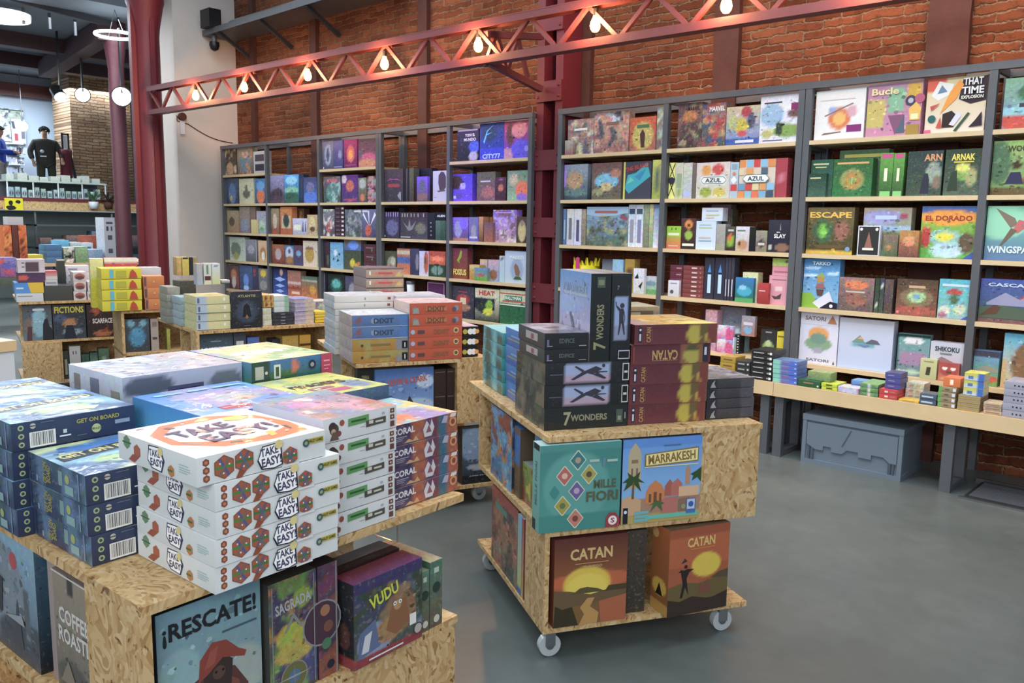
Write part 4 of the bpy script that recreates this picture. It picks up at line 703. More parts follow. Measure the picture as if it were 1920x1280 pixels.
bench_stack(CG, 606, 760, 702, 3, 'low black small box with round mark', '444 333 R.1,.35,.6,.6,aaa C.85,.5,.2,ccc', dep=.14)
bench_stack(CG, 768, 1006, 580, 6, 'long black box with white square', '333 222 R.1,.4,.6,.55,ccc R.78,.35,.86,.65,aaa R.88,.25,.99,.75,eee', dep=.2)
bench_stack(CG, 1012, 1290, 695, 5, 'blue and mint box with red print', '68b 56b r0,0,.3,1,8cb r.7,0,1,1,46c R.35,.4,.65,.6,a58 R.9,.4,.97,.6,cdf', dep=.15)
z = bench_stack(CE, 322, 466, 448, 1, 'dark green box with red title', '364 253 R.25,.5,.7,.7,a75 C.9,.3,.15,cdc', dep=.15)
bench_stack(CE, 384, 530, 395, 1, 'olive green box lying on the dark green box', '9a6 686 g.3', yf=5.15, dep=.1, z0=z+.001)
bench_stack(CE, 470, 572, 468, 2, 'lime yellow flat box with black title', 'cd3 bc2 R.3,.3,.7,.7,443', dep=.15)
bench_stack(CE, 577, 712, 492, 1, 'white box with violet doodles', 'ccd bbd g.4 n.4,6,97a', dep=.1)
bench_stack(CE, 656, 742, 448, 2, 'small sky blue box behind the doodle box', '69c 57b g.2', yf=5.24, dep=.1)
bench_stack(CE, 716, 832, 470, 3, 'green and grey small box', '7a5 576 g.4 r.4,0,.6,1,ddd', dep=.2)
z = bench_stack(CE, 836, 952, 505, 2, 'red box with white print', 'c33 b33 R.3,.3,.5,.7,ecc R.6,.3,.9,.7,b66', dep=.2)
bench_stack(CE, 873, 975, 400, 3, 'violet blue box on the red ones', '558 449 R.2,.4,.6,.6,88b', yf=5.14, dep=.12, z0=z+.001)
z = bench_stack(CE, 956, 1086, 572, 1, 'low yellow box', 'db4 ca4 R.2,.3,.8,.6,a83', dep=.1)
bench_stack(CE, 1003, 1118, 465, 3, 'cream box with brown faces', 'ccb bba g.3 o.3,.5,.1,.3,a76 o.7,.5,.1,.3,a97', yf=5.23, dep=.12)
bench_stack(CE, 1092, 1200, 532, 2, 'dark blue and white box', '567 456 R.1,.3,.8,.6,bcd g.2', dep=.1)
z = bench_stack(CE, 1207, 1322, 488, 4, 'brown box with green corner and white label', 'a97 875 r0,0,.2,1,6a5 R.8,.2,.97,.8,dde R.35,.4,.6,.6,655', dep=.15)
bench_stack(CE, 1238, 1350, 432, 1, 'orange red box with white cross on brown boxes', 'd73 c62 R.4,.2,.6,.8,fed', yf=5.13, dep=.12, z0=z+.001)
z = bench_stack(CE, 1330, 1474, 545, 4, 'olive and gold box', 'a97 875 g.1 r0,0,1,.3,b93', dep=.16)
bench_stack(CE, 1372, 1500, 402, 3, 'white, blue and yellow box on the olive boxes', 'dd6 bce r.65,0,1,1,36b r0,.6,.7,1,cc5 R.2,.2,.45,.6,57a', yf=5.13, dep=.12, z0=z+.001)
bench_stack(CE, 1494, 1612, 590, 3, 'tan box with red brown print', 'cb9 b98 R.1,.3,.9,.6,a75 g.2', dep=.12)
bench_stack(CE, 1618, 1790, 460, 5, 'grey box with three black dots', 'aab 99a C.4,.5,.12,233 C.55,.5,.12,233 C.7,.5,.12,233', dep=.2)
bench_stack(CE, 1795, 1960, 470, 5, 'grey box with small dark text at the frame edge', 'aab 99a R.3,.4,.7,.6,445', dep=.2)
# yellow plastic toy crown on the fourth shelf behind the tall black box
cwn = empty('toy_crown', tuple(onY(1093, 500, 5.5)*[1, 1, 0]+[0, 0, ZB[4]+.001]), 0, 'bright yellow spiky toy with pink label on fourth shelf, sixth bay', 'toy')
yel = plain('yellow_plastic', 'd8cc20', .4); mb = MB()
top = onY(1093, 483, 5.5)[2]-ZB[4]
for i in range(16): a = 2*math.pi*i/16; mb.cyl((.12*math.cos(a), .05*math.sin(a)+.05, top*.75), (.13*math.cos(a), .06*math.sin(a)+.05, top*(1.0 if i % 2 else .9)), .014, 7, .003)
mb.build('spikes', yel, cwn); MB().lathe([(.0, 0), (.11, 0), (.115, top*.75), (.0, top*.76)], (0, .05, 0), 20).build('body', yel, cwn); MB().box(-.02, .02, -.075, -.07, top*.55, top).build('label', plain('pink_label', 'c8407a'), cwn)
# white cup on the fifth shelf of the fourth bay
P = onY(766, 527, 5.47); cp_ = empty('lidded_cup', (P[0], 5.5, ZB[5]+.0015), 0, 'white lidded cup on fifth shelf, fourth bay from left', 'cup')
hh = P[2]-ZB[5]; MB().lathe([(0, 0), (.035, 0), (.042, hh-.03), (.04, hh-.03)], n=18).build('cup_body', M['whitegloss'], cp_); MB().lathe([(.046, hh-.03), (.046, hh-.012), (.04, hh), (0, hh)], n=18).build('lid', M['steel'], cp_)
# ------------------------------------------------------------------ chipboard display carts
def cart(fr, label, parts, casters=None):
    t = empty('display_cart', tuple(fr.w(0, 0, 0)), fr.a, label, 'display cart', 'chipboard display carts with games')
    for nm, x0, x1, y0, y1, z0, z1 in parts: MB().box(x0, x1, y0, y1, z0, z1).build(nm, M['osb'], t)
    c0 = None
    for (x, y) in casters or []:
        if c0 is None:
            c0 = MB().box(x-.03, x+.03, y-.03, y+.03, .094, .0999).add([(x-.03+.012*k, y+s, z) for k in (0, 3) for s in (-.018, .018) for z in (.094, .04)], [(0, 1, 3, 2), (4, 6, 7, 5), (0, 2, 6, 4), (1, 5, 7, 3), (0, 4, 5, 1), (2, 3, 7, 6)]).build('caster', M['chrome'], t)
            wl = MB().cyl((x-.012, y-.013, .041), (x-.012, y+.013, .041), .04, 22).build('wheel', M['clear'], c0); hb = MB().cyl((x-.012, y-.016, .041), (x-.012, y+.016, .041), .015, 12).build('hub', M['steel'], c0); cx0 = (x, y)
        else:
            c = copy_tree(c0, t); c.location = (x-cx0[0], y-cx0[1], 0)
    return t
def cpx(fr, v, p0, p1):
    a = fr.V(*p0, v); b = fr.V(*p1, v); return a[0], b[0], (a[2]+b[2])/2
def cstack(fr, n, desc, where, u0, u1, v0, v1, z0, z1, arts, base='ccc', **k):
    return stack(n, desc, where, fr.w((u0+u1)/2, v0, z0), fr.a, u1-u0, v1-v0, (z1-z0)/n, base, arts, **k)
def cbox(fr, label, u0, u1, v0, v1, z0, z1, arts, base='555', rz=0, **k):
    return carton(label, fr.w((u0+u1)/2, v0, z0+.001), fr.a+math.radians(rz), u1-u0, v1-v0, z1-z0-.001, base, arts, **k)
def lpx(fr, u, px, py):                                       # pixel on the plane u = const: (v, z)
    d = ray(px, py); t = (u+fr.o@fr.u)/(d@fr.u); q = d*t; q[2] += EYE; return (q-fr.o)@fr.v, q[2]
# ---- near cart
A = Fr(-1.46, .577, 94.5)
cart(A, 'chipboard display cart in the foreground loaded with white and navy games', [
    ('deck', 0, .87, 0, 1.25, .78, .80), ('middle_shelf', 0, .85, 0, 1.25, .45, .47), ('base_board', 0, .85, 0, 1.25, .10, .12),
    ('side_panel', 0, .018, 0, .23, .47, .78), ('back_panel', .10, .85, .42, .438, .47, .78), ('partition', .42, .438, .44, 1.2, .47, .78), ('front_panel', .46, .84, .0, .018, .12, .45), ('partition', .46, .478, .019, .42, .12, .45), ('end_panel', 0, .4, 1.23, 1.248, .12, .78)], [(.07, .07), (.78, .07), (.07, 1.15), (.78, 1.15)])
AS = .053/.29
def HEX(x, y, r, asp=AS, c='8f4a2c', k=0):
    o = f' H{x},{y},{r},{c} H{x},{y},{r*.9},a4573a'; rs = random.Random(int(x*100)+k)
    for a, cc in ((30, '56707c'), (90, '2f7a40'), (150, '6a5a78')) if k else ((90, '3a8a3c'), (30, '4a5a90'), (150, '7a6a60')):
        ca, sa = math.cos(math.radians(a-90)), math.sin(math.radians(a-90)); q = [(r*.82, .045), (-r*.82, .045), (-r*.82, -.045), (r*.82, -.045)]
        o += f' P{cc},'+','.join(f'{x+(u*ca-v*sa)*asp:.4f},{y+u*sa+v*ca:.4f}' for u, v in q)
    for a in (0, 120, 240): o += f' C{x+r*.5*math.cos(math.radians(a+20))*asp:.4f},{y+r*.5*math.sin(math.radians(a+20)):.4f},.035,e0d8d0'
    return o
te_side = 'e2e6e6 d6dcdc H.065,.78,.14,8a4a38 H.065,.5,.14,8a4a38 H.065,.22,.14,8a4a38 C.065,.78,.06,c07a50 C.065,.5,.06,c07a50 C.065,.22,.06,c07a50'+HEX(.19, .5, .43)+' P8f4a2c,.27,.0,.315,.0,.385,.4,.31,.4'+HEX(.335, .58, .42, k=1)+' P223,.43,.42,.47,.92,.62,.96,.63,.1,.56,.02,.46,.08 Pfff,.44,.45,.475,.88,.61,.92,.62,.13,.56,.06,.47,.12 TTAKE,.525,.7,.14,.3,446,4 TEASY!,.54,.33,.155,.34,446,4 C.6,.88,.17,dfd08a,1'+HEX(.69, .34, .36, c='a5542f', k=2)+' Pdddedd,.62,-.02,.76,-.02,.76,.06,.62,.06 R.82,.62,.97,.82,b8a83c TBARLEY_GAMES,.9,.72,.13,.12,343 C.82,.68,.15,3a5a70 C.82,.68,.07,9a5'
te_left = 'dde2e2 d0d6d6 H.12,.72,.27,6a8a66 P2a6a4a,.06,.68,.18,.68,.18,.74,.06,.74 H.26,.5,.27,a8583a P9c4a32,.14,.1,.22,.05,.3,.35,.2,.35 P335,.4,.35,.42,.92,.57,.95,.62,.5,.58,.05,.45,.1 Pfff,.41,.38,.43,.88,.56,.91,.6,.5,.57,.1,.46,.14 TTAKE,.495,.68,.14,.26,446,3 TEASY!,.52,.36,.16,.28,446,3 C.57,.8,.16,dccb84 H.7,.25,.22,b8783a P4a6a44,.66,.22,.72,.22,.72,.3,.66,.3 R.8,.5,.93,.53,9bb R.8,.42,.93,.45,9bb R.8,.34,.9,.37,9bb R.8,.6,.91,.63,9bb'
te_top = 'ecefef e6eaea Pd8703a,.06,.4,.28,.12,.62,.05,.93,.1,.98,.4,.93,.76,.66,.97,.26,.93,.08,.72 Peceff2,.14,.44,.34,.24,.64,.18,.86,.28,.9,.6,.7,.84,.32,.84,.14,.64 P9a8c7a,.12,.4,.15,.42,.22,.3,.19,.27 P5a6a70,.35,.17,.37,.2,.44,.18,.43,.14 Pe8b850,.64,.12,.7,.14,.74,.26,.68,.26 P6a5a54,.86,.2,.88,.22,.9,.32,.87,.33 Pe8b850,.5,.86,.58,.83,.62,.88,.56,.92 P7a6a60,.24,.84,.28,.85,.32,.8,.28,.78 Pe0d468,.66,.74,.7,.83,.82,.82,.86,.72,.76,.68 C.9,.5,.012,fff C.14,.6,.012,fff C.4,.86,.012,fff C.8,.17,.012,fff R.1,.93,.16,.96,d9a R.03,.03,.97,.035,dde TTAKE,.40,.61,.46,.19,50406e,5 TEASY!,.56,.38,.56,.2,50406e,5'
cstack(A, 4, 'white puzzle game box with orange hexagons', 'at front corner of near cart', .117, .407, -.058, .235, .801, 1.017, {'F': te_side, 'L': te_left, 'R': te_left, 'T': te_top}, 'd8dcdc', mat='gloss', group='white boxes with orange hexagons', eps=.00014)
cbox(A, 'white puzzle game box with orange hexagons, topmost and shifted left on near cart', .085, .375, -.058, .235, 1.0175, 1.073, {'F': te_side, 'L': te_left, 'R': te_left, 'T': te_top}, 'd8dcdc', mat='gloss', group='white boxes with orange hexagons', eps=.00014)
gb_f = '2c3c5e 26304c C.07,.8,.1,9fb07a C.07,.5,.1,9fb07a C.07,.2,.1,9fb07a C.07,.8,.05,2c3c5e C.07,.5,.05,2c3c5e C.07,.2,.05,2c3c5e C.16,.82,.1,b8b4a4 R.12,.8,.2,.84,2c3c5e B.13,.05,.33,.6 R.39,.38,.42,.52,bcc R.36,.26,.45,.31,dde TGET_ON_BOARD,.68,.72,.36,.16,a8a24a C.66,.36,.17,b4bc7c TIELLO,.66,.36,.07,.08,243 R.82,.4,.95,.55,8a9ab0 R.5,.2,.58,.21,99a R.22,.9,.32,.91,99a'
gb_l = '33476b 2a3a5c g.25 n.35,4,5a7a9a,3f5a6a R.02,.05,.05,.95,22304c R.14,.1,.17,.3,8a9ab4 VGET_ON,.3,.5,.07,.75,a39a4a VBOARD,.37,.5,.07,.6,a39a4a R.55,.3,.62,.8,7fa0a0 C.7,.6,.16,aab468 R.66,.1,.8,.4,8ab0b0 R.88,.05,.9,.95,7b8fb0'
gb_t = '5c86b8 3f5f8a g.12 n.5,2,8fc0d8,cfe0a8 o.5,.35,.3,.12,bcd8a0 o.5,.8,.5,.1,3a78c0 P2b3648,.05,.62,.5,.74,.95,.8,.95,.64,.5,.56,.05,.46 TGET_ON_BOARD,.5,.65,.85,.12,dccf86,6 P9fd0ee,.3,.45,.35,.5,.75,.5,.85,.3,.8,.28,.7,.44,.38,.42 Pc8dcae,.45,.2,.6,.3,.8,.22,.7,.1'
P2 = A.V(80, 800, .525)
cstack(A, 3, 'navy city tram game box with bar code', 'in nearest navy pile', .022, .295, .245, .518, .801, .993, {'F': gb_f, 'L': gb_l, 'R': gb_l, 'T': gb_t}, '26304c', mat='wrap', group='navy game boxes on the near cart', eps=.00014)
cstack(A, 4, 'navy city tram game box', 'in second navy pile from the corner', -.01, .262, .526, .80, .801, 1.057, {'F': gb_f, 'L': gb_l, 'R': gb_l, 'T': gb_t}, '26304c', mat='wrap', group='navy game boxes on the near cart', eps=.00014)
cstack(A, 4, 'navy city tram game box', 'in farthest navy pile at left frame edge', -.01, .262, .808, 1.08, .801, 1.053, {'F': gb_f, 'L': gb_l, 'R': gb_l, 'T': gb_t}, '26304c', mat='wrap', group='navy game boxes on the near cart', eps=.00014)
vf = 'dde1e2 d2d7d8 C.14,.5,.24,5a463e C.12,.62,.2,453a38 C.13,.42,.12,b89c88 P6a564a,.08,.05,.2,.05,.17,.4,.12,.4 C.24,.72,.13,9a4a3a C.2,.3,.12,7a4a40 P5f9a5a,.32,.5,.32,.82,.6,.86,.6,.54 R.36,.64,.56,.72,2f5a34 P55504a,.56,.3,.84,.34,.84,.62,.56,.58 R.6,.42,.66,.56,ccb R.69,.42,.8,.5,ccb R.48,.36,.54,.38,787 R.78,.72,.82,.82,aab R.9,.7,.96,.9,6a4038 R.9,.42,.96,.62,6a4038 R.9,.1,.96,.34,6a4038 C.93,.8,.05,cb9 C.93,.52,.05,cb9'
vt = '88a a87 g.35 n.5,3,a66,c9a,78a r0,.85,1,1,79a o.3,.6,.2,.1,b8b'
ux = A.V(732, 760, .0); cv = A.V(858, 772, .03)
cstack(A, 5, 'white game box with brown haired cartoon face', 'behind hexagon boxes', .413, .628, .0, .26, .801, ux[2], {'F': vf, 'L': 'dde bbc', 'T': vt}, 'd0d5d6', mat='gloss', group='white boxes with cartoon face', eps=.00014)
cf = '3a3560 3c3458 g.2 r.34,0,.52,1,a85a3c r.52,0,.62,1,6a4458 r.62,0,.72,1,7a3a40 r.72,0,.86,1,3a6a80 r.86,0,1,1,a85a40 n.3,7,5a4a6a TCORAL,.24,.66,.3,.32,e4e0e4 R.12,.36,.28,.4,aab R.12,.28,.24,.31,aab R.12,.2,.22,.23,aab Pc8a070,.24,.05,.3,.22,.36,.1,.4,.3,.44,.05 Pd0ccd2,.52,.1,.5,.5,.55,.9,.6,.6,.62,.95,.66,.5,.62,.1 P8a5a68,.54,.3,.58,.7,.62,.3 Pb0a8c0,.76,.6,.8,.95,.86,.9,.84,.55 C.93,.55,.26,d09058 C.93,.55,.14,8a4038 Pe4d8c8,.88,.8,.9,.98,.98,.98,.97,.8'
ct = '8fc4cc a8b8c8 g.2 n.6,3,e08858,7ab8c8,e8c878,9a8ac0 o.3,.25,.25,.15,e07a4a'
cstack(A, 4, 'coral reef game box in purple and orange', 'near cart', .633, .885, .035, .29, .801, cv[2], {'F': cf, 'L': '446 335', 'T': ct}, '3a3458', mat='wrap', group='coral reef boxes on near cart', eps=.00014)
cbox(A, 'large pale lavender glossy box, upper of its pile on near cart', .30, .645, .655, .96, 1.02, 1.10, {'T': 'c4cad8 b4b8cc g.1 n.4,2,c8b0b0,b0b8c8', 'L': 'd0d4e2 c0c6d6 R.1,.3,.22,.75,8a8078 R.1,.2,.22,.32,889 R.42,.1,.58,.75,757a90 R.8,.1,.95,.5,9a988c g.1', 'F': 'b0b8cc a0aabf o.2,.6,.2,.35,556070 R.35,.15,.65,.5,4a5070 R.38,.28,.62,.38,223 o.85,.4,.15,.4,667080'}, 'c0c6d6', mat='wrap', N=30)
cbox(A, 'large pale box hidden below the lavender glossy one', .31, .64, .66, .95, .80, 1.019, {'L': 'cdd abc'}, 'b0b8c8')
lf = '3f6fae 2f6a4a g.1 r0,0,.55,.55,3a6a44 r0,.0,.2,1,2f4a44 R.04,.25,.14,.8,b8bab0 C.17,.5,.07,ccb R.26,.2,.34,.8,d8dcd8 R.28,.3,.32,.7,354 o.52,.6,.05,.3,c07060 C.74,.6,.2,223248 C.74,.6,.1,99a R.86,0,1,1,c03a5c R.89,.65,.97,.72,e8a0b0 R.89,.45,.97,.5,e8a0b0 R.89,.3,.95,.34,e8a0b0'
cbox(A, 'wide blue and green landscape box with pink end on near cart', .652, .935, .618, .95, 1.03, 1.10, {'F': lf, 'T': '6f98d8 a8c8a0 g.15 r0,.55,.4,1,7f98d8 n.5,2,dce8c8,9fc890,e8d8a0 o.5,.5,.35,.12,e8eee0', 'R': 'c35 b24', 'L': '58a 486'}, '3f6fae', mat='wrap', N=30)
cbox(A, 'plain green box below the landscape box with pink end', .66, .93, .63, .94, .80, 1.029, {'F': '465 354'}, '354')
bt = '3f88d8 4a9ad8 g.08 n.4,2,68a8e0,9a98c8 o.6,.45,.22,.16,a8b4c4 o.62,.4,.1,.08,c8b0a8 R.25,.1,.5,.22,b02a5a R.27,.15,.48,.17,e0a0b8 R.1,.83,.35,.88,8fd0f0 R.4,.83,.6,.88,8fd0f0 R.64,.83,.92,.88,8fd0f0'
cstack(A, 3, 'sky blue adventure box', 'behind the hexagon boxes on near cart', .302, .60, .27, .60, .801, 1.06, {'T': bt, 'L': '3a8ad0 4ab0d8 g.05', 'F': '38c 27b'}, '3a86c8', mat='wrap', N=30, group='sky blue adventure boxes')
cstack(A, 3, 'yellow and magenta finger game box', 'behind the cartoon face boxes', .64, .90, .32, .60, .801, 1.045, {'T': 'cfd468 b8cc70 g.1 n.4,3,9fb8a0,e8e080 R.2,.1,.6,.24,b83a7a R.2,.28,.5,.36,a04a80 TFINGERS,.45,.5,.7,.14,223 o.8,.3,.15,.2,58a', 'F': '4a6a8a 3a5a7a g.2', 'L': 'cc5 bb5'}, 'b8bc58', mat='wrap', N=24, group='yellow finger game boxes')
# front compartment
u0, u1, z1 = cpx(A, .03, (290, 1146), (487, 1092))
cbox(A, 'blue rescue game box with black title and firefighter in red helmet', u0, u1, .03, .1, .47, z1, {'F': '6f98a8 8aa0a0 g.06 o.75,.35,.3,.2,a0aca8 o.2,.5,.2,.2,8ab0b4 r0,0,1,.1,445 P5a3430,.25,.0,.22,.2,.32,.42,.5,.48,.72,.42,.85,.25,.88,0 P7a4234,.3,.0,.3,.2,.4,.38,.6,.4,.76,.3,.8,0 P3a2c2a,.42,.3,.4,.5,.55,.58,.7,.48,.68,.3,.55,.26 P8a3a2c,.36,.4,.38,.56,.5,.66,.64,.64,.76,.54,.84,.5,.82,.46,.6,.52,.46,.44 P9a4a3a,.42,.48,.48,.6,.56,.62,.52,.5 C.56,.42,.05,5a4038 C.53,.43,.01,111 C.6,.43,.01,111 Pc8b8a0,.48,.2,.5,.28,.56,.2 T¡RESCATE!,.5,.83,.9,.16,1c2026 R.6,.7,.95,.715,445566', 'L': '345 233', 'T': '234 234'}, '2a3038', mat='wrap', N=40, eps=.00014)
u0b, u1b, z1b = cpx(A, .02, (502, 1085), (592, 1060))
cbox(A, 'tall stained glass design box with grey title, left half of a pair', u0b, u1b, .02, .09, .47, .74, {'F': '5a5a58 4a4c48 g.3 r.08,.05,.92,.95,463c58 n.5,6,a87a3a,6a8a4a,4a4a7a o.45,.5,.3,.12,a8a83c o.5,.35,.4,.08,b0a048 o.7,.8,.2,.08,8aa03c C.5,.15,.13,8a8a88 C.5,.15,.12,6a6a3c C.5,.15,.06,4a7090 P778,.48,.15,.5,.27,.52,.15 P778,.48,.15,.5,.03,.52,.15 P9a9a98,.1,.15,.5,.16,.5,.14 P9a9a98,.9,.15,.5,.16,.5,.14 P888,.3,.55,.5,.7,.7,.55,.65,.55,.5,.65,.35,.55 TSAGRADA,.5,.78,.75,.09,a8b0b4,6 R.05,.03,.07,.97,8a8c8c R.93,.03,.95,.97,8a8c8c'}, '484a48', mat='wrap', N=40, eps=.00014)
u0c = u1b+.004; u1c = A.V(632, 1045, .02)[0]
cbox(A, 'purple stained glass design box beside the grey titled one', u0c, u1c, .02, .09, .47, .74, {'F': '4a2f48 3a3440 g.3 n.4,6,8a4a3a,4a5a6a,6a3a5a C.2,.5,.2,8a8c90 C.2,.5,.185,4a3040 C.35,.6,.05,a06a4a C.5,.45,.05,7a4a3a C.4,.3,.05,4a7a5a R.88,.0,.95,1,8a8c8c C.6,.1,.04,223'}, '3a3238', mat='wrap', N=30, eps=.00014)
vu = 'g.25 n.5,5,8a7458,6a7a8a,3f4a3a o.3,.25,.25,.2,8a98b0 o.65,.45,.25,.25,8a6a4a o.5,.3,.2,.15,a07a50'
cbox(A, 'purple and green voodoo party game box with yellow title', .485, .705, -.012, .06, .47, .68, {'F': f'3c3866 4a5a48 {vu} r0,.86,1,1,3a3462 r0,0,1,.1,8a3038 P5a6a90,.05,.1,.08,.4,.3,.5,.35,.15 Pc8ccd4,.1,.15,.15,.35,.25,.38,.2,.15 P8a5a38,.45,.3,.55,.6,.75,.6,.8,.3,.6,.2 C.62,.55,.06,b08a58 C.58,.58,.025,eee C.66,.58,.025,eee C.58,.58,.01,111 C.66,.58,.01,111 R.8,.22,.9,.36,e4e4e0 C.93,.14,.07,3a3438 C.93,.14,.06,b8b0a8 R.2,.04,.7,.06,ddd TVUDU,.42,.74,.42,.15,c8d038,12', 'L': '2c2e34 24262a g.2 r0,0,1,.12,8a3038 o.5,.35,.3,.15,5a3a34', 'T': '8a3038 6a3a6a g.15'}, '3a3050', mat='wrap', N=36, eps=.00014)
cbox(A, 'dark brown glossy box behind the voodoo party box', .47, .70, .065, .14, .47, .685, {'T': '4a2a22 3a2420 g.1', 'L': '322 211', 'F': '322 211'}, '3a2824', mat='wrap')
pb = empty('display_case', tuple(A.w(.46, .09, .687)), A.a, 'clear plastic display case on the dark box under the white games', 'display case')
gm = bpy.data.materials.new('clear_acrylic'); gm.use_nodes = True; q = gm.node_tree.nodes['Principled BSDF']; q.inputs['Transmission Weight'].default_value = .95; q.inputs['Roughness'].default_value = .03; q.inputs['IOR'].default_value = 1.15; q.inputs['Base Color'].default_value = (.95, .97, .97, 1)
[MB().box(0, .26, y, y+.003, 0, .07).build('wall_pane', gm, pb) for y in (0, .18)]; [MB().box(x, x+.003, .004, .179, 0, .07).build('end_pane', gm, pb) for x in (0, .257)]; MB().box(-.002, .262, -.002, .185, .0705, .0735).build('lid', gm, pb)
cbox(A, 'first green game box spine right of the voodoo box', .712, .742, .0, .2, .47, .632, {'F': '5a7a68 6a5a48 g.25 R.3,.82,.7,.9,b8c4b0 C.5,.6,.08,2a4038 C.5,.12,.06,c8c8b8', 'T': '9a9a80 8a8a70 g.2', 'R': '465 543'}, '4a6a58')
cbox(A, 'second green game box spine with cream lid edge, outermost', .746, .79, .0, .2, .47, .648, {'F': '4f7a64 6a5a48 g.25 R.3,.82,.7,.9,b8c4b0 C.5,.6,.08,2a4038 C.5,.12,.06,c8c8b8', 'T': 'c8c0a4 b8b090 g.3', 'R': '465 543'}, '4a6a58')
# left compartment
v1_, zt = lpx(A, .02, 157, 1098); v2_, _ = lpx(A, .02, 97, 1066)
cbox(A, 'grey brown coffee game box with white lettering in left compartment', .02, .09, .236, v2_, .47, min((zt+_)/2, .776), {'L': '9a8c78 6a6258 g.08 r.35,.86,.5,1,3a3634 o.4,.15,.4,.15,5a554e TCOFFEE,.48,.66,.72,.13,d4d2cc TROASTER,.55,.5,.9,.13,d4d2cc P887a68,.1,.1,.3,.3,.5,.1 R0,.985,1,1,d8d2c8', 'F': '443 332', 'T': '988 877'}, '8a7c6c', mat='wrap', N=30)
cbox(A, 'slim pinkish box edge left of the coffee game', .03, .09, v2_+.004, v2_+.05, .47, min((zt+_)/2, .778), {'L': 'a89a90 9a8a8a', 'T': '988 877'}, '988')
v3_, z3_ = lpx(A, .015, 62, 1032); v4_, z4_ = lpx(A, .015, 0, 990)
cbox(A, 'blue grey game box with red circle and ruined skyline, left compartment', .015, .085, v3_, v3_+.29, .47, min((z3_+z4_)/2, .775), {'L': '8ab4cc 4a4c54 g.15 o.3,.5,.5,.4,7f8c98 o.8,.15,.6,.2,4a4e56 C.58,.8,.07,b84048 r.75,.2,.85,.6,5a6068 P484a50,.5,.1,.62,.5,.7,.1 P9aa0a8,.35,.3,.7,.38,.75,.3 P3a3c42,0,.3,0,.7,.35,.6,.3,.3', 'F': '3a5a70 1c1e24 g.1', 'T': '7aaad0 6a9ac0'}, '3a3f48', mat='gloss', N=30)
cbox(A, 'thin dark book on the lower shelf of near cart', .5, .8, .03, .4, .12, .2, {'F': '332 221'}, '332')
# ---- middle cart
Mc = Fr(-1.76, 2.045, 61.0)
cart(Mc, 'chipboard display cart on casters in the middle of the floor', [
    ('deck', 0, .835, 0, 1.04, .78, .80), ('middle_shelf', 0, .825, 0, .86, .45, .47), ('base_board', 0, .81, 0, .86, .10, .12),
    ('front_panel', .601, .825, 0, .018, .47, .78), ('partition', .586, .60, .0, .42, .47, .78), ('back_panel', .10, .579, .42, .438, .47, .78), ('partition', .42, .438, .44, .82, .47, .78), ('end_panel', 0, .42, .84, .86, .47, .78),
    ('side_panel', 0, .018, 0, .205, .12, .45), ('back_panel', .10, .80, .42, .438, .12, .45), ('partition', .42, .438, .44, .84, .12, .45)], [(.05, .04), (.74, .04), (.06, .8), (.74, .8)])
sw = '20282a 1c2224 TWONDERS,.53,.5,.44,.3,8a8a70 T7,.27,.48,.09,.62,9a9a7a R.86,.2,.94,.8,4a5a50 R.88,.3,.92,.5,8a9080 R.96,.35,.975,.65,889'
swa = '24282c 1e2226 r.24,.05,.76,.95,98a8d0 r.24,.05,.76,.4,b09ab0 P3a3848,.44,.55,.6,.8,.68,.66,.56,.42 P3a3848,.3,.22,.34,.2,.5,.5,.44,.56 P3a3848,.56,.42,.7,.2,.73,.24,.62,.52 C.69,.82,.08,3a3848 P3a3848,.46,.62,.36,.84,.34,.8,.44,.54 P3a3848,.6,.5,.74,.52,.73,.56,.6,.56 R.92,.1,1,.9,c8ccc8 R.93,.15,.99,.85,1a1c1e R.94,.45,.98,.55,ccc R.05,.45,.2,.5,556'
swl = '4a4a42 3a3c38 g.25 n.5,3,6a6a5c,58604c,7a7058'
cbox(Mc, 'black boxed ancient wonders game with gold title, bottom of its pile', .018, .331, .084, .41, .80, .879, {'F': sw, 'L': swl, 'T': swl}, '1e2426', mat='wrap', N=24)
cbox(Mc, 'black box with statue picture, second from bottom in wonders pile', .016, .329, .084, .40, .879, .958, {'F': swa, 'L': swl, 'T': swl}, '1e2426', mat='wrap', N=24)
cbox(Mc, 'black box with statue picture, third from bottom in wonders pile', .018, .330, .084, .40, .958, 1.036, {'F': swa, 'L': swl, 'T': swl}, '1e2426', mat='wrap', N=24)
ed = '23282a 1c2022 R.05,.15,.18,.2,99a R.05,.2,.1,.6,668 R.78,.15,.95,.2,99a TEDIFICE,.5,.5,.35,.3,5a6462'
cbox(Mc, 'small black expansion box with grey lettering, lower of two', .014, .174, .084, .36, 1.036, 1.084, {'F': ed, 'L': '4a4c4e 3a3c3e g.15 R.3,.3,.75,.8,b4b0b0 R.5,.35,.6,.7,a04a4a'}, '202426', mat='wrap')
cbox(Mc, 'small black expansion box with grey lettering, upper of two', .014, .174, .084, .37, 1.084, 1.139, {'F': ed, 'L': '4a4c4e 3a3c3e g.15 R.3,.3,.75,.8,b4b0b0 R.5,.35,.6,.7,a04a4a', 'T': '9a9aa8 77788a g.2 n.5,3,b8b0b8,5a5a68'}, '202426', mat='wrap')
cover = '5f9ad8 d8b8c8 g.06 r0,.0,1,.2,c8a8b8 o.3,.6,.4,.12,98b0dc R.15,.72,.9,.76,a8b8d0 T7_WONDERS,.5,.8,.78,.1,90a8c0 P7a7a88,.08,.05,.12,.35,.2,.3,.28,.1 P6a6a7a,.4,.1,.44,.35,.36,.5,.4,.52,.5,.4,.56,.1 P88889a,.6,.1,.68,.45,.72,.1 P8a6a68,.76,.02,.8,.24,.84,.02'
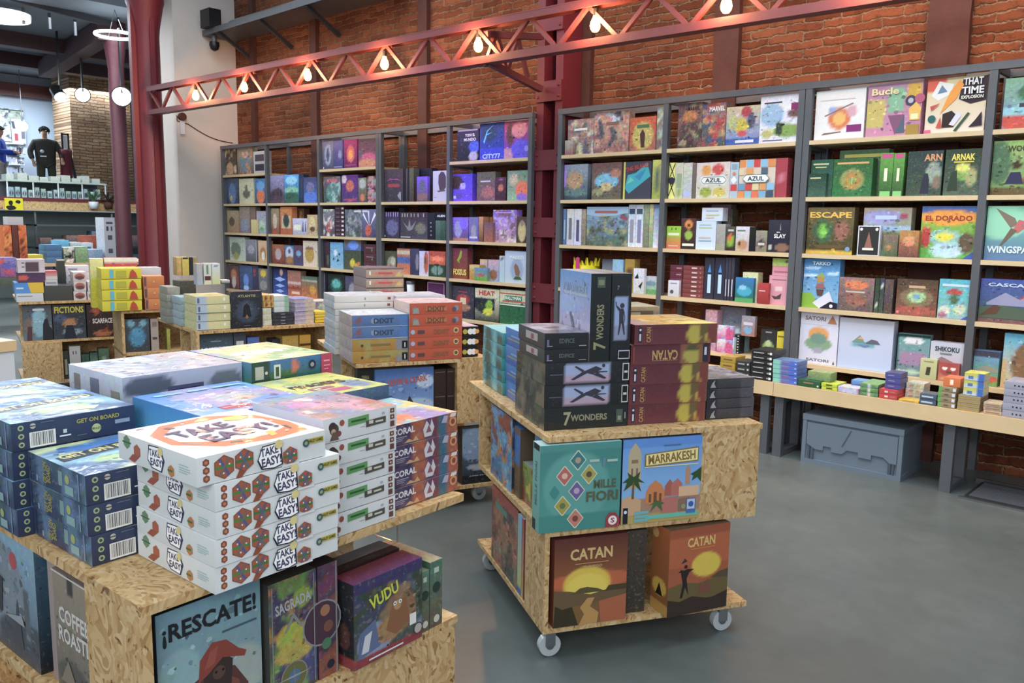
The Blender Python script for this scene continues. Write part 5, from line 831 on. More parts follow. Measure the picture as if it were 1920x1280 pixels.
cbox(Mc, 'tall standing blue wonders game box, cover facing left on the pile', .178, .253, .084, .38, 1.036, 1.341, {'L': cover, 'F': '1e2628 1a2022 VWONDERS,.5,.45,.36,.4,8a8a68 V7,.5,.18,.62,.09,8f8f62 R.3,.84,.7,.96,4a5a4c R.36,.87,.64,.93,7a8468', 'T': 'a8acb0 88909a'}, '1e2426', mat='wrap', N=40)
cbox(Mc, 'tall standing black box with statue picture beside the blue one', .256, .331, .084, .38, 1.036, 1.341, {'F': '23282b 1c2023 r.15,.25,.88,.74,90a4d0 r.15,.25,.88,.4,8890b0 P3a3848,.42,.42,.4,.56,.46,.6,.62,.6,.64,.44 P3a3848,.42,.44,.36,.3,.42,.3,.52,.43 P3a3848,.54,.43,.66,.3,.72,.3,.64,.46 C.54,.635,.028,3a3848 P3a3848,.44,.6,.26,.64,.24,.68,.2,.68,.24,.62,.42,.56 P3a3848,.62,.59,.7,.5,.68,.44,.66,.45,.67,.5,.6,.56 R.4,.02,.98,.12,ccd R.43,.03,.95,.11,1a1c1e T7,.3,.84,.12,.05,778', 'T': '8a9090 777', 'L': '222 222'}, '1e2426', mat='wrap', N=36)
cat = 'TCATAN,{x},.5,.001,.001,a88'
ctf = '5e2a34 6a3038 g.04 r.66,0,1,1,7a4a38 o.72,.45,.09,.5,b8a840 o.84,.6,.05,.5,6a5a34 o.9,.3,.04,.3,c09a40 o.94,.5,.05,.6,7a3a34 R.045,.12,.085,.88,2a2c3a R.055,.2,.075,.55,ccd C.065,.75,.06,ccd VCATAN,.165,.5,.055,.75,b08a50 R.205,.2,.207,.8,a07a58'
ctr = '5e2a34 6a3038 g.04 r.62,0,.9,1,8a5a3a o.76,.4,.1,.45,b0a448 o.76,.75,.08,.15,54583a R.9,.05,.97,.95,2a2c3a R.92,.4,.95,.8,ccd TCATAN,.42,.46,.32,.5,b8985c,180 R.26,.18,.58,.2,a8885a R.02,.1,.04,.9,8a3a2c'
for i in range(5):
    z0 = .80+.0722*i; f = ctr if i == 3 else ctf; s = (0, .002, .004, .008, .028)[i]
    cbox(Mc, f'dark red island trading game box, {pos(i, 5)} of five'+(', title upside down' if i == 3 else ''), .336+s*.4, .648+s, .09-s*.3, .39, z0, z0+.0722, {'F': f, 'L': '5a2a34 5a2a34', 'R': '6a3a34 5a3230 g.1', 'T': 'a89070 d8b850 g.1 r0,0,.4,1,a88a84 n.4,2,e8d060,c09848'}, '5e2c34', mat='wrap', N=30, group='dark red island trading boxes', eps=.0005)
zb_ = Mc.V(1415, 707, .1)[2]
cstack(Mc, 4, 'charcoal horror game box with pale spine figure', 'middle cart', .655, .857, .10, .36, .801, zb_, {'F': '48464c 3a383e g.06 r0,0,.2,1,2c2c30 P9a9ca4,.08,.1,.12,.6,.18,.9,.16,.5,.2,.1 r.75,0,1,1,55535a R.22,.0,.96,.03,2a2a2e', 'L': '334 223', 'T': '8a8a94 6a6a74 g.25 n.4,3,a8a8b0,50505a'}, '3c3a40', mat='wrap')
bl_v1, bl_z = lpx(Mc, .05, 940, 618); 
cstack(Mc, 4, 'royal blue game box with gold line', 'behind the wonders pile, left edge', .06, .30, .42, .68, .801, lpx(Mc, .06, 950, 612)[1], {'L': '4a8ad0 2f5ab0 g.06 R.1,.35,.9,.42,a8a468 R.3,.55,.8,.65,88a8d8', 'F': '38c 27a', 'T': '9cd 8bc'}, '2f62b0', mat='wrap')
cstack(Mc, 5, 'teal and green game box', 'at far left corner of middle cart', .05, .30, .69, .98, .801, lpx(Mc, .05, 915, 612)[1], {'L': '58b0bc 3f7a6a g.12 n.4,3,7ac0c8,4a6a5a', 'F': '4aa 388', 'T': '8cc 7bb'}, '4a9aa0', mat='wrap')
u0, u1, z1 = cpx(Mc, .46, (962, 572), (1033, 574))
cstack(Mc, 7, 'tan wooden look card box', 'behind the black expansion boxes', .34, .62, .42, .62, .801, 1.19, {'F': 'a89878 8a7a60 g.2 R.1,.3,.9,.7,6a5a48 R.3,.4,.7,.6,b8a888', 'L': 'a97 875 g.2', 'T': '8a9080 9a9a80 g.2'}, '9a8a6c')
# middle level
mf = '3c8480 4f9a90 g.03 r0,.92,1,1,48908a o.45,.5,.4,.4,5aa098 r0,0,1,.2,3f8a82'
def dia(x, y, c, c2, r=.105): return f' Pc8d4c0,{x-r},{y},{x-.01},{y+r*1.08},{x+.01},{y+r*1.08},{x+r},{y},{x+.01},{y-r*1.08},{x-.01},{y-r*1.08} P{c},{x-r+.012},{y},{x},{y+r},{x+r-.012},{y},{x},{y-r} C{x},{y},.035,{c2}'
mfc = mf+dia(.46, .81, '3a7a80', 'b09a80')+dia(.3, .64, 'b8605a', 'd8b8a0')+dia(.6, .64, 'a8a050', '5a5040')+dia(.45, .46, '6a5a98', 'b8a0b8')+dia(.28, .3, 'a89a40', '5a7a50')+dia(.44, .14, 'c07868', '7a4038')+' P3a8a84,.12,.46,.18,.54,.24,.46,.18,.38 TMILLE,.8,.52,.28,.1,5a6048 TFIORI,.77,.38,.4,.12,5a6048 R.6,.78,.72,.81,a8c0b8 R.76,.72,.8,.82,5a8a9a R.82,.77,.95,.8,a8c0b8 P9a2f38,.82,.0,.82,.1,.86,.17,.94,.17,1,.1,1,.0 C.91,.08,.055,e8e4e0 TS,.91,.08,.05,.06,a03038'
cbox(Mc, 'teal flower tile game box with diamond pictures, middle shelf of middle cart', -.028, .268, -.012, .06, .47, .775, {'F': mfc, 'L': '7ab8b8 68a8a0 g.05 R.05,.0,.5,.13,1c2024 R.1,.93,.9,1,1c2024 VMILLE_FIORI,.5,.55,.3,.5,4a7a70', 'T': 'a8c8cc 98b8bc'}, '4a948c', mat='gloss', N=44, eps=.00014)
mk_ = '5a96dc 8ab8e0 g.04 r0,.9,1,1,4f88d4 r0,0,1,.1,b8a058 r0,.1,1,.3,a88068 Pb8a888,.07,.42,.07,.8,.09,.88,.12,.92,.15,.96,.18,.92,.21,.88,.23,.8,.23,.42 R.11,.56,.13,.66,7a5a3a R.17,.56,.19,.66,7a5a3a R.11,.72,.19,.76,8a7050 Pb88868,.8,.42,.8,.6,.82,.64,.84,.64,.86,.6,.86,.42 Pc87a40,.3,.22,.3,.36,.34,.44,.42,.5,.5,.44,.54,.36,.54,.22 R.34,.24,.37,.34,7a4828 R.4,.24,.44,.36,7a4828 R.47,.24,.5,.34,7a4828 Pa8584a,.54,.3,.54,.42,.6,.5,.66,.42,.66,.3 Pb8685a,.62,.3,.62,.44,.7,.5,.76,.44,.76,.3 Pd8b088,.72,.28,.72,.4,.98,.4,.98,.28 Pc8a078,.0,.1,.0,.3,.1,.34,.24,.28,.24,.1 Pb86a60,.5,.1,.5,.26,.7,.28,.7,.1 P8a6a5a,.72,.1,.72,.25,.86,.26,.86,.1 P34502c,.02,.4,.06,.5,.0,.5,.08,.56,.06,.62,.14,.56,.22,.62,.2,.54,.28,.48,.2,.5,.24,.38,.14,.48 P6a5a3c,.12,.3,.13,.5,.15,.5,.15,.3 P34502c,.88,.46,.9,.52,.86,.54,.94,.58,1,.62,1,.44,.95,.5 P4a6a3c,.36,.12,.4,.22,.34,.2,.44,.26,.54,.22,.5,.2,.52,.12,.44,.2 P6ba,.3,.04,.98,.04,.98,.09,.3,.09 R.16,.02,.34,.055,6ab0b8 R.16,.065,.34,.1,6ab0b8 R.16,.11,.34,.145,6ab0b8 R.02,.01,.08,.2,1c2230 C.05,.15,.02,dde R.82,.07,.94,.25,3a6ab0 R.83,.12,.93,.24,b8c8e0 C.88,.18,.035,2a58a8 R.27,.66,.95,.67,f0e0a0 P8a6a30,.27,.67,.27,.82,.95,.87,.95,.7 Pe8dc98,.285,.685,.285,.81,.94,.855,.94,.71 TMARRAKESH,.61,.765,.6,.11,8a6a2c,3 R.5,.9,.72,.915,446a9a C.78,.16,.03,8a9a6a'
cbox(Mc, 'sky blue desert town game box with minaret and palms', .276, .584, -.008, .06, .47, .775, {'F': mk_, 'T': '4a80c0 2a3a50', 'R': '8ab 78a', 'L': '334 334'}, '5a8ac0', mat='gloss', N=44, eps=.00014)
# lower level
k1 = '5a2c26 b06a30 g.03 o.5,.5,.6,.1,b85a30 r0,0,1,.28,7a5a30 o.45,.46,.32,.2,d8b838 o.45,.42,.28,.16,e0c848 P6a5438,.0,.2,.0,.42,.2,.4,.5,.34,1,.42,1,.3,.6,.24 P5a5030,.25,.36,.35,.42,.45,.43,.6,.4,.7,.36 Pb88a48,.35,.0,.42,.12,.36,.2,.46,.3,.56,.3,.5,.2,.62,.12,.6,.0 Pa85a34,.65,.0,.62,.25,1,.3,1,0 P3a3420,.0,.0,.02,.25,.12,.2,.25,.22,.3,.1,.34,.0 P4a4028,.7,.36,.75,.42,1,.42,1,.36 R.28,.70,.74,.706,c8a860 TCATAN,.5,.81,.58,.13,cdb070 TEL_JUEGO,.52,.66,.26,.035,c0a068'
cbox(Mc, 'orange sunset island game box standing upright, left on lowest shelf', .034, .308, -.006, .066, .12, .44, {'F': k1, 'R': '7a4a28 5a3a24 g.15 r0,0,1,.35,6a5834', 'T': '633 522'}, '7a4028', mat='gloss', N=44, eps=.00014)
k2 = '9a4a2a a85a30 g.03 r0,.55,1,.9,b05a30 o.62,.55,.24,.14,d8bc38 r0,0,1,.22,4a3a28 P6a5a34,.0,.15,.0,.34,.25,.38,.5,.34,.8,.38,1,.4,1,.15 P5a4a38,.7,.38,.85,.44,1,.46,1,.36 P2a2424,.2,.2,.24,.36,.2,.5,.16,.5,.2,.53,.26,.52,.3,.53,.42,.52,.34,.49,.3,.42,.34,.22,.28,.32,.24,.2 C.28,.56,.022,2a2424 P3a3040,.2,.6,.3,.62,.26,.66 P7a4a3c,.5,.22,.54,.34,.6,.3,.66,.38,.72,.22 P3a2e28,.0,.0,.0,.2,.2,.16,.4,.2,.7,.14,1,.2,1,0 TCATAN,.52,.83,.46,.11,d8b868 R.35,.75,.75,.755,c8a050'
cbox(Mc, 'orange sunset island game box turned slightly, right on lowest shelf', .452, .712, -.03, .08, .12, .444, {'F': k2, 'L': 'b4602c 8a5a28 g.05 r0,0,1,.12,c09040 o.5,.3,.4,.1,d8b040 P2a2420,.3,.2,.5,.35,.7,.2 C.2,.9,.06,d8a860', 'T': '5a4030 4a3828', 'R': '853 742'}, '8a5030', rz=6, mat='gloss', N=44, eps=.00014)
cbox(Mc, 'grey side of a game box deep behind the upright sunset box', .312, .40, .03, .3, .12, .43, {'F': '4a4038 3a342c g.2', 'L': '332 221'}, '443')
# left side compartments
adv = '5a9ad0 3a6a90 g.4 n.5,4,b87a3c,3a5a90,8a4a30,6aa0c0'
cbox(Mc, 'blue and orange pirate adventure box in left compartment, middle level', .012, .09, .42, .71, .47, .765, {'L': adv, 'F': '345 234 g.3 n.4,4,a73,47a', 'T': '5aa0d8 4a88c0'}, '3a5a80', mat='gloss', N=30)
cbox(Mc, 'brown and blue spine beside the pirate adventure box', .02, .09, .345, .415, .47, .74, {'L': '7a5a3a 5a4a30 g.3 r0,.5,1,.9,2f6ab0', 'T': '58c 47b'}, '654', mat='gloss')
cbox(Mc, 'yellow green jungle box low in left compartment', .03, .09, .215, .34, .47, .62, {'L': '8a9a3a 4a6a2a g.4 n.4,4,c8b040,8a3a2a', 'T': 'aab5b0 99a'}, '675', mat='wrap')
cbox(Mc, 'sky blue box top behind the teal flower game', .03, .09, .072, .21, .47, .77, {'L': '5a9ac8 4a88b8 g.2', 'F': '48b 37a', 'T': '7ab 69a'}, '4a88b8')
cbox(Mc, 'brown archaeology game box with green title in lower left compartment', .005, .075, .31, .66, .12, .435, {'L': '8a4a3c 5a4a3c g.35 n.5,3,8a7a60,4a4a44,a06a4a R.15,.75,.6,.83,5a8a7a r0,.85,1,1,9a4a3c', 'F': '432 321', 'T': 'a54 943'}, '644', mat='gloss', N=30)
cbox(Mc, 'slim blue and yellow box spine in lower left compartment', .004, .075, .262, .306, .12, .43, {'L': '7ab0d0 c8c050 g.1 r0,0,1,.12,3a5aa0', 'T': 'bcc abb'}, '79a', mat='gloss')
cbox(Mc, 'thin red box spine beside the slim blue and yellow one', .004, .075, .235, .259, .12, .43, {'L': '9a3a3a b8a040 g.2', 'T': 'bcc abb'}, '845', mat='gloss')
# ---- third cart
C = Fr(-3.36, 2.43, 68.0)
cart(C, 'chipboard display cart stacked with blue, yellow and red games behind', [
    ('deck', 0, .72, 0, .95, .78, .80), ('middle_shelf', 0, .72, 0, .8, .45, .47), ('base_board', 0, .85, -.04, .8, .10, .12), ('front_panel', .555, .72, 0, .018, .47, .78), ('partition', .54, .555, 0, .4, .47, .78), ('back_panel', .02, .54, .4, .418, .47, .78), ('back_panel', .02, .7, .3, .318, .12, .45)], [(.07, .05), (.7, .05), (.07, .7), (.7, .7)])
u0, u1, z1 = cpx(C, .015, (660, 592), (766, 588)); r0_, r1_, zr = cpx(C, .0, (768, 568), (867, 567)); h1 = (z1-.801)/4
dx = 'TDIXIT,.52,.5,.34,.42,{c}'
for i in range(4):
    yb = i < 2; f = ('b89038 a87a2c g.06 r.78,0,1,1,8a8e98 n.2,6,a89a5a C.17,.45,.12,543 R.32,.4,.68,.58,8a7040 R.89,.1,.99,.75,1c1e22 R.93,.2,.95,.6,ddd' if yb else '5a7cb0 4a6aa0 g.06 r.82,0,1,1,4a78b8 o.12,.55,.06,.3,8a5a58 C.38,.5,.25,8a9ab8 TDIXIT,.56,.5,.36,.42,3a4a5c R0,0,1,.05,b8c0cc')
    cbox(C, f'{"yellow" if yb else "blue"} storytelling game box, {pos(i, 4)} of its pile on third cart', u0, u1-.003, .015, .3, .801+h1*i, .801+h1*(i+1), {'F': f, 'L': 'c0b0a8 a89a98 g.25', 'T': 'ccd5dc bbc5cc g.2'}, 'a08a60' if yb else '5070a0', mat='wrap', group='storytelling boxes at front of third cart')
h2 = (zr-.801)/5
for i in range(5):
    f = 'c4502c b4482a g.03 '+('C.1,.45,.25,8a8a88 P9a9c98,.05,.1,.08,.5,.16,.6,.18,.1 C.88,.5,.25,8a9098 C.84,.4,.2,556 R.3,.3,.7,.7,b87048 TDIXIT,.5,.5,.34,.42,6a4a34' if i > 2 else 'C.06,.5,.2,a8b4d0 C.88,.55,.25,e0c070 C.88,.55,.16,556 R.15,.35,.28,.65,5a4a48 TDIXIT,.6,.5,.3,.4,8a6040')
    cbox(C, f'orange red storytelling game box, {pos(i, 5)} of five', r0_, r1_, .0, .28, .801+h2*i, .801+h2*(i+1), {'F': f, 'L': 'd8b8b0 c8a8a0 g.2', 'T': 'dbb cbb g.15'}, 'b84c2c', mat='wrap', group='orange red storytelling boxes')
b0_, b1_, zb2 = cpx(C, .03, (869, 611), (897, 612))
cstack(C, 3, 'black and white diced logo box', 'right of the orange red pile', b0_, b1_, .03, .3, .801, zb2, {'F': '222 222 C.1,.5,.25,b8b040 C.45,.5,.3,eee C.7,.5,.3,eee C.9,.5,.22,e0a050', 'T': 'ccc bab g.4'}, '333')
w0, w1, zw = cpx(C, .33, (628, 556), (742, 552))
cstack(C, 9, 'white wrapped party game box', 'at left back of third cart', w0, w1-.01, .33, .60, .801, zw, {'F': 'ddd5cc ccc8c0 R.9,.3,.95,.7,844 R.5,.3,.52,.7,889', 'L': 'c8cdd2 b0b6bc g.25', 'T': 'ccd3da bbc2ca g.1'}, 'ccc9c4', mat='wrap', jit=.006, name='game_box')
x0_, x1_, zx = cpx(C, .33, (745, 560), (835, 556))
cstack(C, 8, 'lavender white wrapped game box', 'behind the orange red pile', w1+.005, x1_, .33, .60, .801, zx+.012, {'F': 'd8dce6 c8ccd8 R.35,.4,.6,.6,99b R.88,.3,.95,.7,a98', 'L': 'ccd bbc g.2', 'T': 'd0d4e0 c0c4d0 g.08'}, 'ccd', mat='wrap')
t0, t1, zt_ = cpx(C, .63, (686, 504), (756, 502))
cstack(C, 8, 'tan card game display box with red lettering', 'at back of third cart', t0, t1, .63, .93, .801, zt_, {'F': 'b0927a a08068 g.15 R.0,.9,1,1,445 o.5,.5,.3,.25,c06a60 R.32,.4,.7,.6,b04a48 R.08,.3,.12,.7,ddd o.88,.35,.08,.2,c8a860', 'L': '988 877 g.1', 'T': '556 445'}, 'a08870')
l0, l1, zl = cpx(C, .03, (703, 692), (813, 689))
cbox(C, 'blue exploration game box with red script title under the deck', l0, l1, .03, .1, .47, zl, {'F': '3f6cb4 88a8d0 g.06 o.85,.75,.15,.12,b8cce8 o.7,.3,.3,.15,a8c0dc P3a3434,.5,.0,.52,.35,.58,.5,.66,.35,.74,.0 Pb08060,.55,.3,.58,.42,.62,.3 TLEWIS_&_CLARK,.55,.78,.68,.11,c0503c,5', 'T': '89b'}, '5a80b0', mat='gloss', N=36)
cbox(C, 'first dark brown box spine right of the blue exploration game', l1+.003, l1+.07, .03, .3, .47, .745, {'F': '3a2a26 2c201e R.1,.93,.9,.95,6a5a50 R.1,.45,.9,.47,6a5a50'}, '322')
cbox(C, 'second dark brown box spine beside the chipboard panel', l1+.074, min(l1+.135, .535), .03, .3, .47, .745, {'F': '3a2a26 2c201e R.1,.93,.9,.95,6a5a50 R.1,.45,.9,.47,6a5a50'}, '322')
cbox(C, 'black game box with pale gold title left of blue exploration game', .02, l0-.004, .05, .12, .47, .765, {'F': '2a2c2c 222424 g.05 TTIERRA,.5,.85,.5,.07,a09468 TPRIMERAS,.5,.72,.6,.06,a09468'}, '242626')
f0, f1, zf = cpx(C, .0, (856, 800), (912, 797))
cbox(C, 'blue black winter survival box on the lowest shelf of third cart', .56, .83, -.03, .04, .12, .425, {'F': '5a7088 22262e g.15 o.25,.7,.3,.3,8098b4 r0,0,1,.15,1c1e22 P1a1c22,.55,.3,.5,.6,.6,.9,.8,.95,.95,.85,1,.3 o.4,.3,.3,.06,a0a8b4 TFROST,.78,.66,.36,.1,c8d0d8 TPUNK,.78,.54,.36,.1,c8d0d8 TJUEGO_DE_TABLERO,.45,.14,.6,.02,ccd'}, '22262e', mat='gloss', N=36)
# ---- fourth cart (left of it)
D = Fr(-5.03, 2.41, 81.0)
cart(D, 'chipboard display cart with cream boxes and a tall dark game box', [('deck', 0, .93, 0, .9, .78, .80), ('middle_shelf', 0, .93, 0, .8, .45, .47), ('base_board', 0, .9, 0, .8, .10, .12), ('end_panel', 0, .02, .0, .12, .47, .78), ('end_panel', .91, .93, 0, .4, .47, .78), ('back_panel', .02, .91, .4, .418, .47, .78), ('back_panel', .02, .91, .3, .318, .12, .45)], [(.07, .05), (.85, .05), (.07, .7), (.85, .7)])
ZD = crop(300, 460, 5.647)
def crow(fr, cropf, z0, text, grp=None):
    for line in text.strip().split('\n'):
        hd, desc, art = [p.strip() for p in line.split('|')][:3]; t = hd.split(); n = 1; v = .02; dep = .18; zb_ = z0
        for q in t[3:]:
            if q[0] == '*': n = int(q[1:])
            elif q[0] == 'v': v = float(q[1:])
            elif q[0] == 'd': dep = float(q[1:])
            elif q[0] == 'z': zb_ = last[0]+.001
        a = cropf(float(t[0]), float(t[2])); b = cropf(float(t[1]), float(t[2])); A_ = fr.V(*a, v); B_ = fr.V(*b, v)
        yb = pr(fr.w(A_[0], v, zb_))[1]; u0 = fr.V(a[0], (a[1]+yb)/2, v)[0]; u1 = fr.V(b[0], (b[1]+yb)/2, v)[0]; z1 = (A_[2]+B_[2])/2
        if z0 < .7 and fr is not T1_ and u0 < .024: u0 = .024
        if z0 < .2: u0 = max(u0, .302)
        if .4 < z0 < .7: z1 = min(z1, .776)
        tk = art.split(); arts = {'F': art, 'L': f'{tk[0]} {tk[1]} g.2', 'R': f'{tk[0]} {tk[1]} g.2', 'T': f'{tk[0]} {tk[0]} g.1'}
        z1 = max(z1, zb_+.02*n)
        if n == 1: cbox(fr, desc, u0, u1-.002, v, v+dep, zb_, z1, arts, tk[1], mat='gloss')
        else: cstack(fr, n, desc.split(' @ ')[0], desc.split(' @ ')[1], u0, u1-.002, v, v+dep, zb_+.001, z1, arts, tk[1], mat='gloss', N=8, eps=.0009)
        last = [z1]
last = [0]; T1_ = None
crow(D, ZD, .80, '''388 748 535 *4 v.02 d.26 | cream and blue gradient game box @ at left front of fourth cart | dcd49c c8cc98 g.05 r0,0,.3,1,a8c0d4 R.04,.2,.1,.8,5a6a80 R.8,.4,.86,.8,eee R.0,.0,1,.04,555
225 386 545 *4 v.3 d.2 | grey blue patterned side of a box @ behind the cream boxes | b0c4cc 98acb4 g.3
80 215 440 *5 v.5 d.2 | pale grey green box @ at far left of fourth cart | 9a9a90 88887a g.2
752 1085 487 v.01 d.07 | tall charcoal fantasy box with hooded figure standing on fourth cart | 2c3440 262a30 g.1 o.5,.45,.35,.3,3a4a60 o.5,.5,.16,.22,4a5468 P22262e,.36,.3,.4,.6,.5,.68,.6,.6,.64,.3 P9a6a3c,.45,.3,.5,.38,.55,.3,.5,.25 TATLANTIS,.5,.88,.56,.07,b0a878 R.4,.06,.6,.07,889
1088 1180 662 *3 v.05 d.2 | pale green low box @ right of the tall charcoal box | c8dcd4 c8c09a g.2
1088 1205 525 z *2 v.05 d.2 | ochre box with dark spots @ on the pale green boxes | d0a860 c09850 g.1 o.3,.5,.12,.3,6a3a24 o.75,.5,.12,.3,6a3a24
1190 1420 708 *4 v.05 d.2 | dark slim game box @ in front of the white boxes | 3a3e4a 2c303a g.15 R.4,.3,.6,.6,8a8c98
1210 1370 533 z *3 v.05 d.2 | white game box with green corner @ on the dark slim boxes | d0dcdc b8c8cc g.1 r.75,0,1,1,8ab8a0
1428 1635 562 *6 v.05 d.2 | lilac and cream game box @ near right end of fourth cart | 8a8cc0 b8b0b8 g.3 r.6,0,1,1,c4b4a4 R0,0,1,.08,d8ccd0
1648 1772 718 *4 v.04 d.14 | bright yellow slim box @ at right end of fourth cart | e8cc28 d8b820 R0,0,1,.1,8a7a20
1650 1835 590 v.25 d.2 | heap of small pale board game packs behind the yellow boxes | c8c8c0 a8b0a8 g.6 n.5,5,8a7a9a,7a9a7a
210 385 375 *2 v.55 d.16 | dark glossy low box @ carrying the gold tins | 4a4a44 3a3a38 g.2''')
crow(D, ZD, 1.09, '''465 548 190 v.06 d.07 | slim white green spirits box standing on the cream boxes | d4dcd0 c4d0b8 R.1,.0,.9,.2,d8d8b0 R.1,.2,.9,.4,5a2a34 R.35,.5,.6,.92,6a8a78
552 640 190 v.06 d.08 | tall white to yellow gradient tube box on the cream boxes | d0dce4 c8d090 g.02 r.2,.85,.8,.9,667090
392 455 195 v.06 d.07 | slim mauve grey box standing at left on cream boxes | b8b0b0 a8b4c0 g.1
655 742 365 v.06 d.07 | tiny white box with black base on the cream boxes | d8d8d8 2a2c30 g.05 r0,.0,1,.2,333''')
crow(D, ZD, 1.12, '''178 232 125 v.56 d.09 | first golden bottle tin at left | c8a060 a88850 g.3
236 310 125 v.56 d.09 | second golden bottle tin, brightest yellow | c8b458 b8a448 g.15 R.1,.9,.9,1,344
312 350 125 v.56 d.09 | black gap side of the golden tins | 2c2c2a 242422
352 405 125 v.56 d.09 | fourth golden bottle tin at right | 8a8468 c0a868 g.3''')
crow(D, ZD, .47, '''368 780 912 v.03 d.08 | dark blue fishing village game box with white title | 33424e 6a8496 g.06 r0,0,1,.25,7a98a8 R.35,.82,.65,.84,8a98a0 TNUSFJORD,.5,.58,.86,.26,dfe4e6
785 918 912 v.03 d.08 | navy ship game box right of the fishing village | 3a4450 556070 g.2 R.2,.65,.8,.8,c8ccd0 o.5,.3,.3,.15,b87060
930 1058 972 v.04 d.1 | small bright blue box on middle level of fourth cart | 4a68b0 3a5498 g.1
1190 1290 990 v.1 d.1 | small dark purple box in the shade | 3c3c50 2c2c3c
1300 1470 955 v.06 d.12 | yellow and purple small game box | c0a040 8a7a50 g.1 o.4,.4,.2,.3,5a5a90
1482 1600 945 v.05 d.12 | stack like yellow tin with dark stripes | c89a28 a88020 R0,.3,1,.36,4a3a20 R0,.5,1,.56,4a3a20 R0,.7,1,.76,4a3a20''')
# ---- fifth and sixth carts on the left
G = Fr(-6.51, 2.53, 76.0)
cart(G, 'small chipboard stand carrying yellow bird boxes and orange boxes', [('deck', 0, .62, 0, .6, .78, .80), ('middle_shelf', 0, .62, 0, .6, .45, .47), ('end_panel', 0, .02, 0, .5, .12, .78), ('end_panel', .6, .62, 0, .5, .12, .78), ('back_panel', .02, .6, .4, .418, .12, .78), ('base_board', 0, .62, 0, .6, .10, .12)], [(.06, .06), (.56, .06), (.06, .5), (.56, .5)])
ZE = crop(0, 450, 4.74)
yf = 'dcd020 ccc018 R.0,.0,1,.04,6a6420 R.2,.1,.3,.9,5ab4c8 R.36,.2,.62,.8,b0b030 Pb83a20,.68,.1,.72,.7,.78,.92,.86,.6,.9,.1'
h3 = 0
crow(G, ZE, .80, '''905 1262 252 *4 v-.02 d.3 | bright yellow box with red flame shape @ in the yellow pile | '''+yf+'''
1282 1470 320 *3 v-.01 d.2 | terracotta orange box @ right of the yellow pile | d08848 b8683c R0,0,.18,1,b07860 R.04,.1,.08,.9,5a3840 R.1,.1,.14,.9,5a3840 C.5,.5,.08,e0a868
1255 1440 245 v.25 d.2 | white rounded box behind the terracotta ones | c4ccd4 aab4bc
935 1230 158 v.33 d.1 | red and orange game box behind the yellow pile | c03848 d86838 g.1 r0,.9,1,1,d8dcd8 r0,0,.7,.35,e0702c R.3,.5,.75,.56,e8a0a0
808 930 165 v.33 d.1 | yellow game box with white edge behind the yellow pile | d8d89a d8d030 g.15 r0,0,1,.6,dcd428''')
crow(G, ZE, .47, '''1098 1332 700 v.05 d.1 | slate box with two pale blue monsters | 4a5560 3a4048 g.1 o.5,.45,.32,.3,3f8ab0 o.25,.85,.16,.1,7ab8d0 o.75,.85,.16,.1,7ab8d0 o.5,.6,.2,.12,4a9ac0
1342 1412 698 v.05 d.1 | slim pale pink grey box spine beside the blue monsters | b0a49c a09890 g.1 R.2,.75,.8,.9,8a7a78 R.2,.35,.8,.42,4a4a50
1485 1516 790 v.05 d.1 | slim yellow green framed box at right end | a8b050 8a8a48 g.3''')
E_ = Fr(-7.67, 2.16, 77.0)
cart(E_, 'chipboard display cart with three movie themed boxes in its front', [('deck', 0, .95, 0, .9, .78, .80), ('middle_shelf', 0, .95, 0, .8, .45, .47), ('front_panel', 0, .28, -.02, 0, .10, .45), ('partition', .28, .3, 0, .4, .12, .45), ('end_panel', .93, .95, 0, .4, .12, .78), ('back_panel', .02, .93, .4, .418, .12, .78), ('base_board', 0, .95, 0, .8, .10, .12)], [(.06, .06), (.88, .06), (.06, .7), (.88, .7)])
crow(E_, ZE, .47, '''182 465 578 v.02 d.08 | dark teal game box with two facing actors | 4a4e54 6a7a84 g.15 o.55,.5,.25,.4,8ab4c4 o.2,.4,.15,.25,7a6a60 P2a2c34,.65,.0,.68,.45,.75,.6,.85,.62,.9,.4,1,.3,1,0 P5a3a40,.1,.0,.15,.4,.3,.4,.28,.0 R.35,.84,.75,.9,c8ccd0
472 765 572 v.02 d.08 | dark game box with yellow title and night scene | 30363c 3a4450 g.15 o.5,.45,.2,.15,b08050 o.2,.6,.2,.1,4a5a78 o.6,.2,.3,.08,8a9aa8 P262a3a,.3,.0,.4,.4,.6,.4,.7,.0 TFICTIONS,.5,.85,.9,.19,c8bc38
772 1050 570 v.02 d.08 | dark red game box with white title and flames | 3a2c30 2c2428 g.1 o.3,.8,.15,.12,9a4a34 o.5,.12,.3,.08,a8683c P8a3a2c,.4,.15,.7,.35,.6,.15 TSCARFACE,.5,.5,.64,.15,d8d8d4''')
crow(E_, ZE, .12, '''525 618 985 v.04 d.1 | dark green spine with pale vertical lettering, lower shelf | 3c4038 2e322c g.2 R.3,.15,.7,.7,9a9a88
622 722 942 v.03 d.1 | white spine with two dark marks, lower shelf | c4c4c4 b0b0b0 R.3,.75,.38,.85,334 R.55,.75,.63,.85,334
728 800 1015 v.04 d.1 | small green box, lower shelf | 3c5a50 2c4038 g.3
805 875 1000 v.04 d.1 | green box with white swirl, lower shelf | 3a5a4c 8ab0a0 g.3
880 975 962 v.04 d.1 | grey green patterned box, lower shelf | 5a7a60 3c4a40 g.3 o.5,.5,.3,.2,8ab090''')
